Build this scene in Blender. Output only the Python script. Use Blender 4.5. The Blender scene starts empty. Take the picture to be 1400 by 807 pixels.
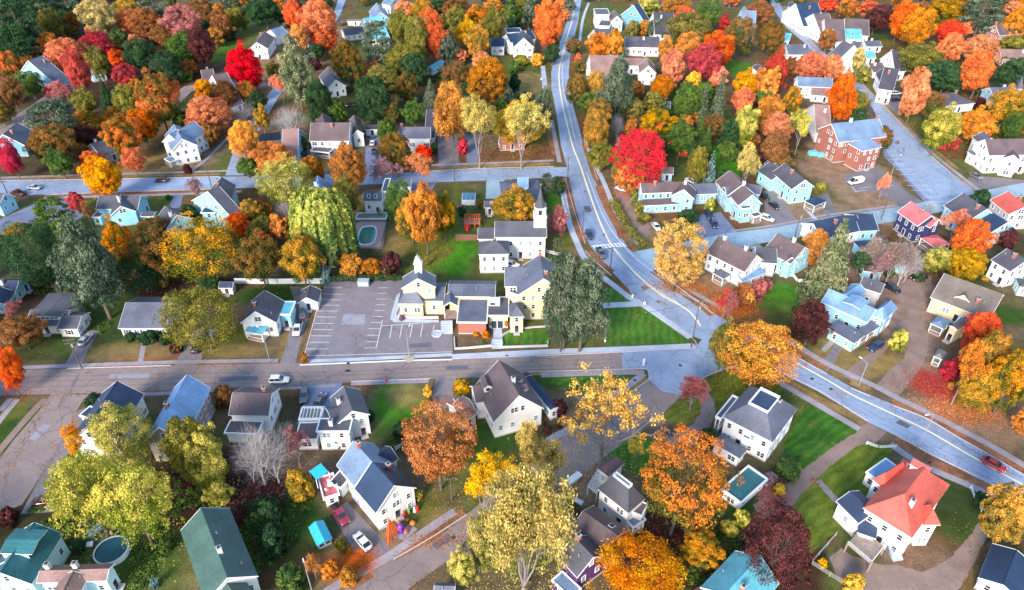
import bpy, math, random
import numpy as np
from mathutils import Vector, Matrix
random.seed(7)
S = bpy.context.scene
C = S.collection
# ------------------------------------------------------------------ camera
CAM_H = 116.0; PITCH = math.radians(36.2); FPX = 985.0
cd = bpy.data.cameras.new("camera"); cam = bpy.data.objects.new("camera", cd); C.objects.link(cam)
cam.location = (0, 0, CAM_H); cam.rotation_euler = (math.pi/2-PITCH, 0, 0)
cd.sensor_width = 36; cd.lens = FPX/1400*36; cd.clip_start = 1; cd.clip_end = 6000
S.camera = cam
# ------------------------------------------------------------------ light
SUN_EL = math.radians(26); SUN_AZ = math.radians(207)      # azimuth from north (+Y) clockwise: behind-left of the camera
w = bpy.data.worlds.new("World"); S.world = w; w.use_nodes = True
nt = w.node_tree; nt.nodes.clear()
sky = nt.nodes.new('ShaderNodeTexSky'); sky.sky_type = 'NISHITA'; sky.sun_disc = False
sky.sun_elevation = SUN_EL; sky.sun_rotation = SUN_AZ; sky.air_density = 1.2; sky.dust_density = 0.3; sky.ozone_density = 1.2
bg = nt.nodes.new('ShaderNodeBackground'); bg.inputs['Strength'].default_value = 0.13
ow = nt.nodes.new('ShaderNodeOutputWorld')
nt.links.new(sky.outputs[0], bg.inputs[0]); nt.links.new(bg.outputs[0], ow.inputs[0])
sd = bpy.data.lights.new("sun", 'SUN'); sun = bpy.data.objects.new("sun", sd); C.objects.link(sun)
sd.energy = 2.5; sd.angle = math.radians(18); sd.color = (1.0, 0.86, 0.72)
sv = Vector((math.sin(SUN_AZ)*math.cos(SUN_EL), math.cos(SUN_AZ)*math.cos(SUN_EL), math.sin(SUN_EL)))
sun.rotation_euler = sv.to_track_quat('Z', 'Y').to_euler(); sun.location = sv*400
S.view_settings.view_transform = 'Standard'; S.view_settings.look = 'None'
S.view_settings.exposure = 1.55; S.view_settings.gamma = 1.0
S.render.engine = 'CYCLES'
S.render.resolution_x = 1024; S.render.resolution_y = 590
try:
    S.cycles.max_bounces = 4; S.cycles.diffuse_bounces = 2; S.cycles.glossy_bounces = 2; S.cycles.transparent_max_bounces = 4
except Exception: pass
# ------------------------------------------------------------------ photograph point -> place in the town
cP, sP = math.cos(PITCH), math.sin(PITCH)
def at(px, py, z=0.0):
    u = (px-700)/FPX; v = (py-403.5)/FPX
    dx, dy, dz = u, cP-v*sP, -sP-v*cP
    t = (z-CAM_H)/dz
    return Vector((dx*t, dy*t, z))
def proj(p):
    x, y, z = p[0], p[1], p[2]-CAM_H
    dep = y*cP-z*sP
    return 700+FPX*x/dep, 403.5-FPX*(y*sP+z*cP)/dep
def kscale(p):                      # pixels per metre at a point
    return FPX/(p[1]*cP-(p[2]-CAM_H)*sP)
def height_at(base, py):            # height of a vertical pole on base whose tip shows at py
    lo, hi = 0.0, 60.0
    for _ in range(40):
        m = (lo+hi)/2
        if proj((base.x, base.y, m))[1] > py: lo = m
        else: hi = m
    return lo
# ------------------------------------------------------------------ materials
MATS = {}
def lin(r, g, b):
    f = lambda c: (c/255/12.92) if c/255 <= .04045 else ((c/255+.055)/1.055)**2.4
    return (f(r), f(g), f(b))
def mat(name, col, rough=.8, var=.15, scale=1.5, bump=0.0, bscale=8., metal=0., spec=.4, bands=0, band_dark=.8, stain=0., cracks=False):
    if name in MATS: return MATS[name]
    m = bpy.data.materials.new(name); m.use_nodes = True; n = m.node_tree.nodes; l = m.node_tree.links
    b = n['Principled BSDF']; b.inputs['Roughness'].default_value = rough; b.inputs['Metallic'].default_value = metal
    b.inputs['Specular IOR Level'].default_value = spec
    tc = n.new('ShaderNodeTexCoord'); src = tc.outputs['Object']
    nz = n.new('ShaderNodeTexNoise'); nz.inputs['Scale'].default_value = scale; nz.inputs['Detail'].default_value = 5; nz.inputs['Roughness'].default_value = .65
    l.new(src, nz.inputs['Vector'])
    r = n.new('ShaderNodeMapRange'); r.inputs[1].default_value = .3; r.inputs[2].default_value = .7
    r.inputs[3].default_value = 1-var; r.inputs[4].default_value = 1+var
    l.new(nz.outputs['Fac'], r.inputs[0])
    vm = n.new('ShaderNodeVectorMath'); vm.operation = 'SCALE'; vm.inputs[0].default_value = col
    l.new(r.outputs[0], vm.inputs['Scale']); out = vm.outputs[0]
    if bands:
        sx = n.new('ShaderNodeSeparateXYZ'); l.new(src, sx.inputs[0])
        a = n.new('ShaderNodeMath'); a.operation = 'MULTIPLY'; a.inputs[1].default_value = 1/bands; l.new(sx.outputs['Z'], a.inputs[0])
        f = n.new('ShaderNodeMath'); f.operation = 'FRACT'; l.new(a.outputs[0], f.inputs[0])
        g = n.new('ShaderNodeMath'); g.operation = 'GREATER_THAN'; g.inputs[1].default_value = .8; l.new(f.outputs[0], g.inputs[0])
        mr = n.new('ShaderNodeMapRange'); mr.inputs[3].default_value = 1; mr.inputs[4].default_value = band_dark; l.new(g.outputs[0], mr.inputs[0])
        v2 = n.new('ShaderNodeVectorMath'); v2.operation = 'SCALE'; l.new(out, v2.inputs[0]); l.new(mr.outputs[0], v2.inputs['Scale']); out = v2.outputs[0]
    if stain:
        n3 = n.new('ShaderNodeTexNoise'); n3.inputs['Scale'].default_value = .22; n3.inputs['Detail'].default_value = 3; l.new(src, n3.inputs['Vector'])
        m3 = n.new('ShaderNodeMapRange'); m3.inputs[1].default_value = .35; m3.inputs[2].default_value = .65; m3.inputs[3].default_value = 1-stain; m3.inputs[4].default_value = 1+stain
        l.new(n3.outputs['Fac'], m3.inputs[0])
        v3 = n.new('ShaderNodeVectorMath'); v3.operation = 'SCALE'; l.new(out, v3.inputs[0]); l.new(m3.outputs[0], v3.inputs['Scale']); out = v3.outputs[0]
    if cracks:
        nw = n.new('ShaderNodeTexNoise'); nw.inputs['Scale'].default_value = .5; l.new(src, nw.inputs['Vector'])
        sc = n.new('ShaderNodeVectorMath'); sc.operation = 'MULTIPLY_ADD'; l.new(nw.outputs['Color'], sc.inputs[0]); sc.inputs[1].default_value = (2.5, 2.5, 0); l.new(src, sc.inputs[2])
        vo = n.new('ShaderNodeTexVoronoi'); vo.feature = 'DISTANCE_TO_EDGE'; vo.inputs['Scale'].default_value = .13; l.new(sc.outputs[0], vo.inputs['Vector'])
        cr = n.new('ShaderNodeMapRange'); cr.inputs[1].default_value = .004; cr.inputs[2].default_value = .016; cr.inputs[3].default_value = .68; cr.inputs[4].default_value = 1.; l.new(vo.outputs['Distance'], cr.inputs[0])
        v4 = n.new('ShaderNodeVectorMath'); v4.operation = 'SCALE'; l.new(out, v4.inputs[0]); l.new(cr.outputs[0], v4.inputs['Scale']); out = v4.outputs[0]
        vp = n.new('ShaderNodeTexVoronoi'); vp.inputs['Scale'].default_value = .045; l.new(sc.outputs[0], vp.inputs['Vector']); sp_ = n.new('ShaderNodeSeparateColor'); l.new(vp.outputs['Color'], sp_.inputs[0])
        mp_ = n.new('ShaderNodeMapRange'); mp_.inputs[3].default_value = .88; mp_.inputs[4].default_value = 1.1; l.new(sp_.outputs['Red'], mp_.inputs[0])
        v5 = n.new('ShaderNodeVectorMath'); v5.operation = 'SCALE'; l.new(out, v5.inputs[0]); l.new(mp_.outputs[0], v5.inputs['Scale']); out = v5.outputs[0]
    l.new(out, b.inputs['Base Color'])
    if bump:
        n2 = n.new('ShaderNodeTexNoise'); n2.inputs['Scale'].default_value = bscale; l.new(src, n2.inputs['Vector'])
        bp = n.new('ShaderNodeBump'); bp.inputs['Strength'].default_value = bump; bp.inputs['Distance'].default_value = .05
        l.new(n2.outputs['Fac'], bp.inputs['Height']); l.new(bp.outputs[0], b.inputs['Normal'])
    MATS[name] = m; return m
def leafmat(name, A, B, D=None, zmix=.5, nscale=1.6, bias=0.):
    """two colours of one tree: B at the top / outside (turned leaves in autumn trees), A elsewhere, darkened as gap shade"""
    if name in MATS: return MATS[name]
    m = bpy.data.materials.new(name); m.use_nodes = True; n = m.node_tree.nodes; l = m.node_tree.links
    b = n['Principled BSDF']; b.inputs['Roughness'].default_value = .7; b.inputs['Specular IOR Level'].default_value = .15
    at_ = n.new('ShaderNodeAttribute'); at_.attribute_name = 'var'
    sp = n.new('ShaderNodeSeparateColor'); l.new(at_.outputs['Color'], sp.inputs[0])
    oi = n.new('ShaderNodeObjectInfo')
    tc = n.new('ShaderNodeTexCoord')
    ad = n.new('ShaderNodeVectorMath'); l.new(tc.outputs['Object'], ad.inputs[0])
    cb = n.new('ShaderNodeCombineXYZ'); mu = n.new('ShaderNodeMath'); mu.operation = 'MULTIPLY'; mu.inputs[1].default_value = 37.
    l.new(oi.outputs['Random'], mu.inputs[0]); l.new(mu.outputs[0], cb.inputs[0]); l.new(cb.outputs[0], ad.inputs[1])
    nz = n.new('ShaderNodeTexNoise'); nz.inputs['Scale'].default_value = nscale; nz.inputs['Detail'].default_value = 3; l.new(ad.outputs[0], nz.inputs['Vector'])
    def math_(op, a, b_):
        x = n.new('ShaderNodeMath'); x.operation = op
        for i, v in enumerate((a, b_)):
            if isinstance(v, (int, float)): x.inputs[i].default_value = v
            else: l.new(v, x.inputs[i])
        return x.outputs[0]
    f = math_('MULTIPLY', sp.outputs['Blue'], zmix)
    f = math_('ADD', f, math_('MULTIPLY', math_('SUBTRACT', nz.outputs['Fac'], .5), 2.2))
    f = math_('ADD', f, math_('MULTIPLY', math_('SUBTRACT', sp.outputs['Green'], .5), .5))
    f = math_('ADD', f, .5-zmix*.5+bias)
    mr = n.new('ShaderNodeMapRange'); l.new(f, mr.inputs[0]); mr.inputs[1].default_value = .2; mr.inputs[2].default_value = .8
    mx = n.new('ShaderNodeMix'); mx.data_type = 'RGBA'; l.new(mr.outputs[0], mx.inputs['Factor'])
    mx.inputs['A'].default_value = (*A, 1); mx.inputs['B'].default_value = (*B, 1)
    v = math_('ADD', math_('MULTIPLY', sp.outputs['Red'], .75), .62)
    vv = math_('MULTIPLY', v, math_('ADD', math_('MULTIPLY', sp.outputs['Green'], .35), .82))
    vm = n.new('ShaderNodeVectorMath'); vm.operation = 'SCALE'; l.new(mx.outputs['Result'], vm.inputs[0]); l.new(vv, vm.inputs['Scale'])
    hs = n.new('ShaderNodeHueSaturation'); l.new(vm.outputs[0], hs.inputs['Color'])
    def rndmap(mul, lo, hi, dst):
        fr = math_('FRACT', math_('MULTIPLY', oi.outputs['Random'], mul), 0); q = n.new('ShaderNodeMapRange'); q.inputs[3].default_value = lo; q.inputs[4].default_value = hi; l.new(fr, q.inputs[0]); l.new(q.outputs[0], dst)
    rndmap(13.7, .491, .508, hs.inputs['Hue']); rndmap(29.3, .94, 1.04, hs.inputs['Saturation']); rndmap(51.1, .84, 1.1, hs.inputs['Value'])
    vm = hs
    l.new(vm.outputs[0], b.inputs['Base Color'])
    tr = n.new('ShaderNodeBsdfTranslucent'); l.new(vm.outputs[0], tr.inputs['Color'])
    ms = n.new('ShaderNodeMixShader'); ms.inputs[0].default_value = .22
    l.new(b.outputs[0], ms.inputs[1]); l.new(tr.outputs[0], ms.inputs[2]); l.new(ms.outputs[0], n['Material Output'].inputs['Surface'])
    MATS[name] = m; return m
# ------------------------------------------------------------------ mesh helpers
class MB:
    def __init__(s): s.v = []; s.f = []; s.m = []
    def face(s, pts, m=0):
        i = len(s.v); s.v += [tuple(p) for p in pts]; s.f.append(tuple(range(i, i+len(pts)))); s.m.append(m)
    def hexa(s, p, m=0, mt=None):    # 8 points: bottom 4 then top 4
        i = len(s.v); s.v += [tuple(q) for q in p]
        for k, q in enumerate(((3, 2, 1, 0), (4, 5, 6, 7), (0, 1, 5, 4), (1, 2, 6, 5), (2, 3, 7, 6), (3, 0, 4, 7))):
            s.f.append(tuple(i+a for a in q)); s.m.append(mt if (mt is not None and k == 1) else m)
    def box(s, x0, y0, z0, x1, y1, z1, m=0, mt=None):
        s.hexa([(x0, y0, z0), (x1, y0, z0), (x1, y1, z0), (x0, y1, z0), (x0, y0, z1), (x1, y0, z1), (x1, y1, z1), (x0, y1, z1)], m, mt)
    def tube(s, a, b, ra, rb, n=6, m=0, caps=True):
        a = Vector(a); b = Vector(b); d = (b-a)
        if d.length < 1e-6: return
        d.normalize(); x = d.orthogonal().normalized(); y = d.cross(x); i = len(s.v)
        for c, r in ((a, ra), (b, rb)):
            for k in range(n):
                t = 2*math.pi*k/n; s.v.append(tuple(c+x*(r*math.cos(t))+y*(r*math.sin(t))))
        for k in range(n):
            j = (k+1) % n; s.f.append((i+k, i+j, i+n+j, i+n+k)); s.m.append(m)
        if caps:
            s.f.append(tuple(i+k for k in reversed(range(n)))); s.m.append(m)
            s.f.append(tuple(i+n+k for k in range(n))); s.m.append(m)
    def lathe(s, c, prof, n=12, m=0, sx=1, sy=1, cap=True):
        i = len(s.v)
        for r, z in prof:
            for k in range(n):
                t = 2*math.pi*k/n; s.v.append((c[0]+sx*r*math.cos(t), c[1]+sy*r*math.sin(t), c[2]+z))
        for q in range(len(prof)-1):
            for k in range(n):
                j = (k+1) % n; s.f.append((i+q*n+k, i+q*n+j, i+(q+1)*n+j, i+(q+1)*n+k)); s.m.append(m)
        if cap: s.f.append(tuple(i+(len(prof)-1)*n+k for k in range(n))); s.m.append(m)
    def mesh(s, name, mats, smooth=False):
        me = bpy.data.meshes.new(name); me.from_pydata(s.v, [], s.f)
        for m in mats: me.materials.append(m)
        if len(mats) > 1: me.polygons.foreach_set('material_index', s.m)
        if smooth: me.polygons.foreach_set('use_smooth', [True]*len(s.f))
        me.update(); return me
    def build(s, name, mats, parent=None, loc=(0, 0, 0), smooth=False):
        if not isinstance(mats, (list, tuple)): mats = [mats]
        return obj(name, s.mesh(name, mats, smooth), parent, loc)
def obj(name, me, parent=None, loc=(0, 0, 0), rz=0., scale=None):
    o = bpy.data.objects.new(name, me); C.objects.link(o); o.location = loc
    if rz: o.rotation_euler = (0, 0, rz)
    if scale is not None: o.scale = scale
    if parent is not None: o.parent = parent
    return o
def tag(o, label=None, cat=None, group=None, kind=None):
    if label: o['label'] = label
    if cat: o['category'] = cat
    if group: o['group'] = group
    if kind: o['kind'] = kind
    return o
def thing(name, label, cat, loc=(0, 0, 0), rz=0., group=None):
    return tag(obj(name, None, None, loc, rz), label, cat, group)
# ------------------------------------------------------------------ surfaces of houses
WALLC = dict(white=(.80, .79, .77), cream=(.74, .61, .37), cyan=(.30, .66, .77), pale=(.56, .80, .86), ltblue=(.27, .52, .67), navy=(.03, .035, .12),
             purple=(.09, .025, .12), grey=(.42, .42, .45), tan=(.45, .38, .33), blue=(.15, .38, .55), brick=(.34, .13, .10), taupe=(.34, .28, .26), pinkw=(.72, .62, .62))
ROOFC = dict(grey=(0.081, 0.081, 0.105), brown=(0.124, 0.087, 0.093), dark=(0.050, 0.048, 0.068), navy=(0.016, 0.040, 0.096), blue=(0.170, 0.306, 0.527), steel=(0.149, 0.223, 0.347), cyan=(0.120, 0.440, 0.560),
             teal=(0.024, 0.136, 0.152), red=(0.620, 0.100, 0.085), salmon=(.52, .095, .07), pink=(0.570, 0.142, 0.152), tan=(0.161, 0.133, 0.112), green=(0.050, 0.110, 0.100), stone=(0.168, 0.175, 0.175), rose=(0.252, 0.154, 0.140),
             greyblue=(0.102, 0.114, 0.162), slate=(0.072, 0.102, 0.144), deep=(0.028, 0.048, 0.104))
def wallmat(k): return mat('wall '+k, WALLC[k], .75, .07, 1.2, bands=.22 if k != 'brick' else .3, band_dark=.9, stain=.05)
def roofmat(k): return mat('roof '+k, ROOFC[k], .62, .26, 2.6, bump=.3, bscale=9, bands=.16, band_dark=.8, stain=.2, spec=.5)
M_TRIM = mat('white trim', (.80, .82, .84), .6, .04)
M_GLASS = mat('window glass', (.02, .03, .05), .08, .2, .7, spec=.8)
M_GLASS2 = mat('curtained glass', (.20, .26, .32), .15, .3, .9, spec=.8)
M_DOOR = mat('door paint', (.05, .045, .07), .5)
M_CHIM = mat('chimney brick', (.36, .14, .11), .9, .2, 3)
M_CHIMW = mat('chimney white', (.7, .7, .7), .8)
M_WOOD = mat('weathered wood', (.30, .24, .21), .85, .25, 2)
M_CONC = mat('pale concrete', (.45, .43, .42), .85, .12, 1.)
M_SHUT = mat('dark shutter', (.03, .035, .05), .6)
M_METAL = mat('grey metal', (.3, .31, .33), .5)
WIN = {}
def win_meshes(w, h, double=False, shut=False, gl=None):
    gl = gl or M_GLASS; key = (round(w, 2), round(h, 2), double, shut, gl.name)
    if key in WIN: return WIN[key]
    f = MB(); t = .11; d = .09
    f.box(-w/2, 0, -h/2, -w/2+t, d, h/2); f.box(w/2-t, 0, -h/2, w/2, d, h/2)
    f.box(-w/2+t, 0, h/2-t, w/2-t, d, h/2); f.box(-w/2-.05, 0, -h/2-.04, w/2+.05, d+.05, -h/2+.06)
    f.box(-w/2+t, 0, -.03, w/2-t, d-.01, .03)
    if double: f.box(-.07, 0, -h/2+.06, .07, d+.01, h/2-t)
    if shut:
        for s in (-1, 1):
            x = s*(w/2+.22); f.box(x-.2, 0, -h/2, x+.2, .05, h/2, 1)
    p = MB(); p.box(-w/2+t*.8, 0, -h/2+t*.6, w/2-t*.8, .035, h/2-t*.8)
    c = MB(); c.v = f.v+p.v; c.f = f.f+[tuple(i+len(f.v) for i in q) for q in p.f]; c.m = f.m+[2]*len(p.f)
    WIN[key] = (f.mesh('window', [M_TRIM, M_SHUT]), p.mesh('pane', [gl]), c.mesh('window', [M_TRIM, M_SHUT, gl]))
    return WIN[key]
class Blk: pass
def g(A, B, E, hw, p=.75, **o):       # gabled wing: ridge tip A, ridge tip B, a point of the eave, eave height, pitch
    best = None
    for i in range(150):
        r = .25+i*.06
        a, b, e = at(*A, hw+r), at(*B, hw+r), at(*E, hw)
        d = (b-a); d.z = 0; L = d.length; d.normalize(); q = e-a; wd = abs(q.x*d.y-q.y*d.x)
        er = abs(p*wd-r)
        if best is None or er < best[0]: best = (er, r, wd, a, b, L)
    _, r, wd, a, b, L = best
    k = Blk(); d = (b-a); d.z = 0; k.u = d.normalized(); k.c = (a+b)/2; k.c.z = 0; k.L = L; k.W = max(2*wd, 2.); k.hw = hw; k.rise = min(r, p*wd*1.4) if wd > .5 else r; k.kind = 'gable'
    k.o = o; return k
def r(P, Q, R, hw, kind='hip', rise=None, p=.55, **o):   # wing from three eave corners
    a, b, c = at(*P, hw), at(*Q, hw), at(*R, hw)
    k = Blk(); u = (b-a); L = u.length; u.normalize(); n = Vector((-u.y, u.x, 0)); W = (c-b).dot(n)
    k.c = a+u*(L/2)+n*(W/2); k.c.z = 0; W = abs(W)
    if kind == 'gable2' or (kind in ('hip', 'deck') and W > L): u = n; L, W = W, L
    if kind == 'gable2': kind = 'gable'
    k.u = u; k.L = L; k.W = W; k.hw = hw; k.kind = kind; k.rise = rise if rise is not None else p*W/2
    if kind == 'flat': k.rise = 0.
    k.o = o; return k
def rw(c, L, W, deg, hw, kind='gable', rise=2., **o):       # wing from its centre (Vector), size and heading
    k = Blk(); k.c = Vector((c[0], c[1], 0)); k.L = L; k.W = W; k.u = Vector((math.cos(math.radians(deg)), math.sin(math.radians(deg)), 0)); k.hw = hw; k.kind = kind; k.rise = rise; k.o = o; return k
def roof_z(b, x, y):    # height of a roof surface above block-local x,y
    if b.kind == 'gable': return b.hw+b.rise*(1-abs(y)/(b.W/2))
    if b.kind in ('hip', 'deck'):
        return b.hw+b.rise*min(1, (b.W/2-abs(y))/(b.W/2), (b.L/2-abs(x))/(b.W/2))
    if b.kind == 'shed': return b.hw+b.rise*(y/b.W+.5)*1.0
    return b.hw
HOUSES = []; HOUSE_PX = []
T = .2
def roof_mesh(b, rm, m_trim):
    mb = MB(); L, W, hw, ri = b.L/2, b.W/2, b.hw, b.rise
    if b.kind == 'gable':
        for s in (-1, 1):
            p = [(-L, s*W, hw), (L, s*W, hw), (L, 0, hw+ri), (-L, 0, hw+ri)]
            q = [(x, y, z-T) for x, y, z in p]
            mb.face(p if s < 0 else p[::-1], 0); mb.face(q[::-1] if s < 0 else q, 1)
            mb.face([q[0], q[1], p[1], p[0]] if s < 0 else [p[0], p[1], q[1], q[0]], 1)
            for i, j in ((1, 2), (3, 0)):
                f = [q[i], q[j], p[j], p[i]]; mb.face(f if s < 0 else f[::-1], 1)
        for s in (-1, 1):                               # rake boards stand a little proud of the roof
            for e in (-1, 1):
                x = e*L; x2 = e*(L+.06)
                mb.hexa([(min(x, x2), s*W, hw-.26), (max(x, x2), s*W, hw-.26), (max(x, x2), 0, hw+ri-.26), (min(x, x2), 0, hw+ri-.26),
                         (min(x, x2), s*W, hw+.06), (max(x, x2), s*W, hw+.06), (max(x, x2), 0, hw+ri+.06), (min(x, x2), 0, hw+ri+.06)], 1)
        mb.tube((-L, 0, hw+ri+.02), (L, 0, hw+ri+.02), .1, .1, 5, 0)
    elif b.kind in ('hip', 'deck'):
        f = b.o.get('df', .62) if b.kind == 'deck' else 1.
        rl = max(L-W*f, .02); rw_ = W*(1-f); z = hw+ri
        lo = [(-L, -W, hw), (L, -W, hw), (L, W, hw), (-L, W, hw)]; hi = [(-rl, -rw_, z), (rl, -rw_, z), (rl, rw_, z), (-rl, rw_, z)]
        for i in range(4):
            j = (i+1) % 4; mb.face([lo[i], lo[j], hi[j], hi[i]], 0)
            mb.tube(lo[i], hi[i], .09, .09, 4, 0)
        if b.kind == 'deck':
            mb.face([(x*.93, y*.93, z+.03) for x, y, z_ in hi], 2); mb.face(hi, 1)
            for i in range(4):
                j = (i+1) % 4; a = Vector(hi[i]); c = Vector(hi[j])
                for dz in (.12, .55): mb.tube(a+Vector((0, 0, dz)), c+Vector((0, 0, dz)), .11, .11, 4, 1)
                n = max(2, int((c-a).length/1.0))
                for q in range(n): p = a.lerp(c, q/n); mb.box(p.x-.07, p.y-.07, p.z, p.x+.07, p.y+.07, p.z+.7, 1)
        for i in range(4):
            j = (i+1) % 4; a, c = lo[i], lo[j]
            mb.face([(a[0], a[1], hw-T), (c[0], c[1], hw-T), c, a], 1)
        mb.face([(x, y, hw-T) for x, y, z_ in lo][::-1], 1)
    elif b.kind == 'flat':
        mb.box(-L, -W, hw-.25, L, W, hw-.05, 0)
        for a in ((-L-.05, -W-.05, L+.05, -W+.22), (-L-.05, W-.22, L+.05, W+.05), (-L-.05, -W+.22, -L+.22, W-.22), (L-.22, -W+.22, L+.05, W-.22)):
            mb.box(a[0], a[1], hw-.35, a[2], a[3], hw+(.32 if b.o.get('parapet') else .06), 1)
    elif b.kind == 'shed':
        p = [(-L, -W, hw), (L, -W, hw), (L, W, hw+ri), (-L, W, hw+ri)]
        q = [(x, y, z-T) for x, y, z in p]; mb.hexa(q+p, 1, 0)
    return mb.mesh('roof', [rm, m_trim, roofmat('deep')])
def wall_mesh(b, o=.35):
    mb = MB(); X, Y = b.L/2-o, b.W/2-o; X = max(X, .3); Y = max(Y, .3); zt = roof_z(b, 0, Y)-T-.01 if b.kind == 'gable' else b.hw-T+.02
    if b.kind == 'flat': zt = b.hw-.24
    if b.kind == 'gable':
        za = b.hw+b.rise-T-.01
        a = [(-X, -Y), (X, -Y), (X, Y), (-X, Y)]
        mb.face([(-X, -Y, 0), (X, -Y, 0), (X, -Y, zt), (-X, -Y, zt)]); mb.face([(X, Y, 0), (-X, Y, 0), (-X, Y, zt), (X, Y, zt)])
        mb.face([(X, -Y, 0), (X, Y, 0), (X, Y, zt), (X, 0, za), (X, -Y, zt)]); mb.face([(-X, Y, 0), (-X, -Y, 0), (-X, -Y, zt), (-X, 0, za), (-X, Y, zt)])
    elif b.kind == 'shed':
        z0, z1 = roof_z(b, 0, -Y)-T, roof_z(b, 0, Y)-T
        mb.hexa([(-X, -Y, 0), (X, -Y, 0), (X, Y, 0), (-X, Y, 0), (-X, -Y, z0), (X, -Y, z0), (X, Y, z1), (-X, Y, z1)])
    else: mb.box(-X, -Y, 0, X, Y, zt)
    mb.box(-X-.04, -Y-.04, 0, X+.04, Y+.04, .35, 1)
    return mb.mesh('wall', [None, M_CONC])
def house(label, short, blocks, wall='white', roof='grey', cat='house', near=None, seed=None, shut=False, extra=(), wskip=.12, door=True, wins=True, trim=None):
    rd = random.Random(len(HOUSES)*17+3 if seed is None else seed)
    b0 = blocks[0]; base = b0.c.copy()
    root = thing('house' if cat in ('house',) else cat.replace(' ', '_'), label, cat, base)
    px = proj((base.x, base.y, b0.hw*.6)); HOUSES.append((root, blocks)); HOUSE_PX.append((short, px[0], px[1]))
    if near is None: near = kscale(base) > 4.4
    mt = trim or M_TRIM
    for bi, b in enumerate(blocks):
        ang = math.atan2(b.u.y, b.u.x)
        loc = b.c-base; wk = b.o.get('wall', wall); rk = b.o.get('roof', roof)
        b.hwz = b.hw
        if b.o.get('porch'):
            mb = MB(); X, Y = b.L/2-.25, b.W/2-.25
            mb.box(-X, -Y, 0, X, Y, .45, 1)
            zt = lambda y: (roof_z(b, 0, y) if b.kind == 'shed' else b.hw)-.27
            n = max(2, int(b.L/2.6)); m = max(2, int(b.W/2.6))
            pts = [(-X+2*X*i/(n-1), s*Y) for i in range(n) for s in (-1, 1)]+[(s*X, -Y+2*Y*i/(m-1)) for i in range(1, m-1) for s in (-1, 1)]
            for x, y in pts: mb.box(x-.1, y-.1, .45, x+.1, y+.1, zt(y), 0)
            if b.o.get('rail', 1):
                for s in (-1, 1): mb.box(-X, s*Y-.04, 1.15, X, s*Y+.04, 1.25, 0); mb.box(s*X-.04, -Y, 1.15, s*X+.04, Y, 1.25, 0)
            po = mb.build('porch', [mt, M_WOOD], root, loc); po.rotation_euler.z = ang
        else:
            me = wall_mesh(b, .35 if min(b.L, b.W) > 3 else .15); me.materials[0] = M_CHIM if wk == 'chim' else wallmat(wk)
            wo = obj('wall', me, root, loc, ang)
        ro = obj('roof', roof_mesh(b, roofmat(rk), mt), root, loc, ang); b.ro = ro
    # windows and doors
    def hidden(b, P, z):
        for c in blocks:
            if c is b: continue
            d = P-c.c; x = d.dot(c.u); y = d.x*-c.u.y+d.y*c.u.x
            if abs(x) < c.L/2 and abs(y) < c.W/2 and (not c.o.get('porch') or z > c.hw-1.0) and z < c.hw+c.rise*.8+.2: return True
        return False
    best = None
    for bi, b in enumerate(blocks):
        if b.o.get('porch') or not b.o.get('win', wins): continue
        v = Vector((-b.u.y, b.u.x, 0)); oh = .35 if min(b.L, b.W) > 3 else .15
        for n_, a_, ln, off, gab in ((v, b.u, b.L, b.W/2, 0), (-v, b.u, b.L, b.W/2, 0), (b.u, v, b.W, b.L/2, 1), (-b.u, v, b.W, b.L/2, 1)):
            off -= oh; ln -= 2*oh
            c = b.c+n_*off; tc = Vector((-c.x, -c.y, 0)).normalized(); fc = n_.dot(tc)
            if fc < -.3: continue
            rz = math.atan2(n_.y, n_.x)-math.pi/2
            nf = max(1, int((b.hw-.2)/2.6)); hz = b.o.get('fh', b.hw/nf if nf > 1 else 2.7)
            nw = max(1, int((ln-.6)/2.3))
            if ln < 1.6: continue
            w, h = (1.0, 1.45) if near else (1.05, 1.4)
            if b.hw < 2.6: h = 1.0
            rows = [(1.55+hz*i if nf > 1 else b.hw*.52, nw, ln) for i in range(nf)]
            if gab and b.kind == 'gable' and b.rise > 2.0: rows.append((b.hw+b.rise*.28, 1 if b.W < 9 else 2, ln*.35))
            for ri_, (z, n, span) in enumerate(rows):
                if z+h/2 > b.hw-.25 and ri_ < nf: z = b.hw-.3-h/2
                if z-h/2 < .3: z = .35+h/2
                for i in range(n):
                    if ri_ < nf and rd.random() < wskip: continue
                    t = ((i+.5)/n-.5)*span
                    P = c+a_*t+n_*.05
                    if hidden(b, P+n_*.25, z): continue
                    isdoor = door and ri_ == 0 and i == n//2 and best is None and fc > .45 and not b.o.get('nodoor')
                    if isdoor:
                        best = 1; mb = MB(); mb.box(-.65, 0, .3, .65, .06, 2.5, 1); mb.box(-.48, .05, .35, .48, .1, 2.4, 0); mb.box(-.8, 0, .0, .8, 1.1, .3, 2)
                        mb.box(-.3, .09, 1.5, .3, .12, 2.2, 3)
                        d = mb.build('door', [M_DOOR, mt, M_CONC, M_GLASS], root, P-base-n_*.05); d.rotation_euler.z = rz
                        k2 = MB(); k2.lathe((.36, .13, 1.25), [(.05, -.05), (.06, 0), (.05, .05)], 6); k2.build('handle', M_METAL, d)
                        continue
                    db = rd.random() < .18
                    fm, pm, cm = win_meshes(w*(1.7 if db else 1), h, db, shut and not db and ri_ < nf, M_GLASS2 if rd.random() < .3 else M_GLASS)
                    L_ = P-base-n_*.05; L_.z = z
                    if near:
                        wo = obj('window', fm, root, L_, rz); obj('pane', pm, wo)
                    else: obj('window', cm, root, L_, rz)
    # chimneys, dormers, skylights, vents
    auto = [('ch', 0, rd.uniform(-.3, .3), rd.choice((-.12, .12)), rd.choice(('b', 'w', 'b')))] if (not extra and b0.W > 6 and b0.kind != 'flat') else []
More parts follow.
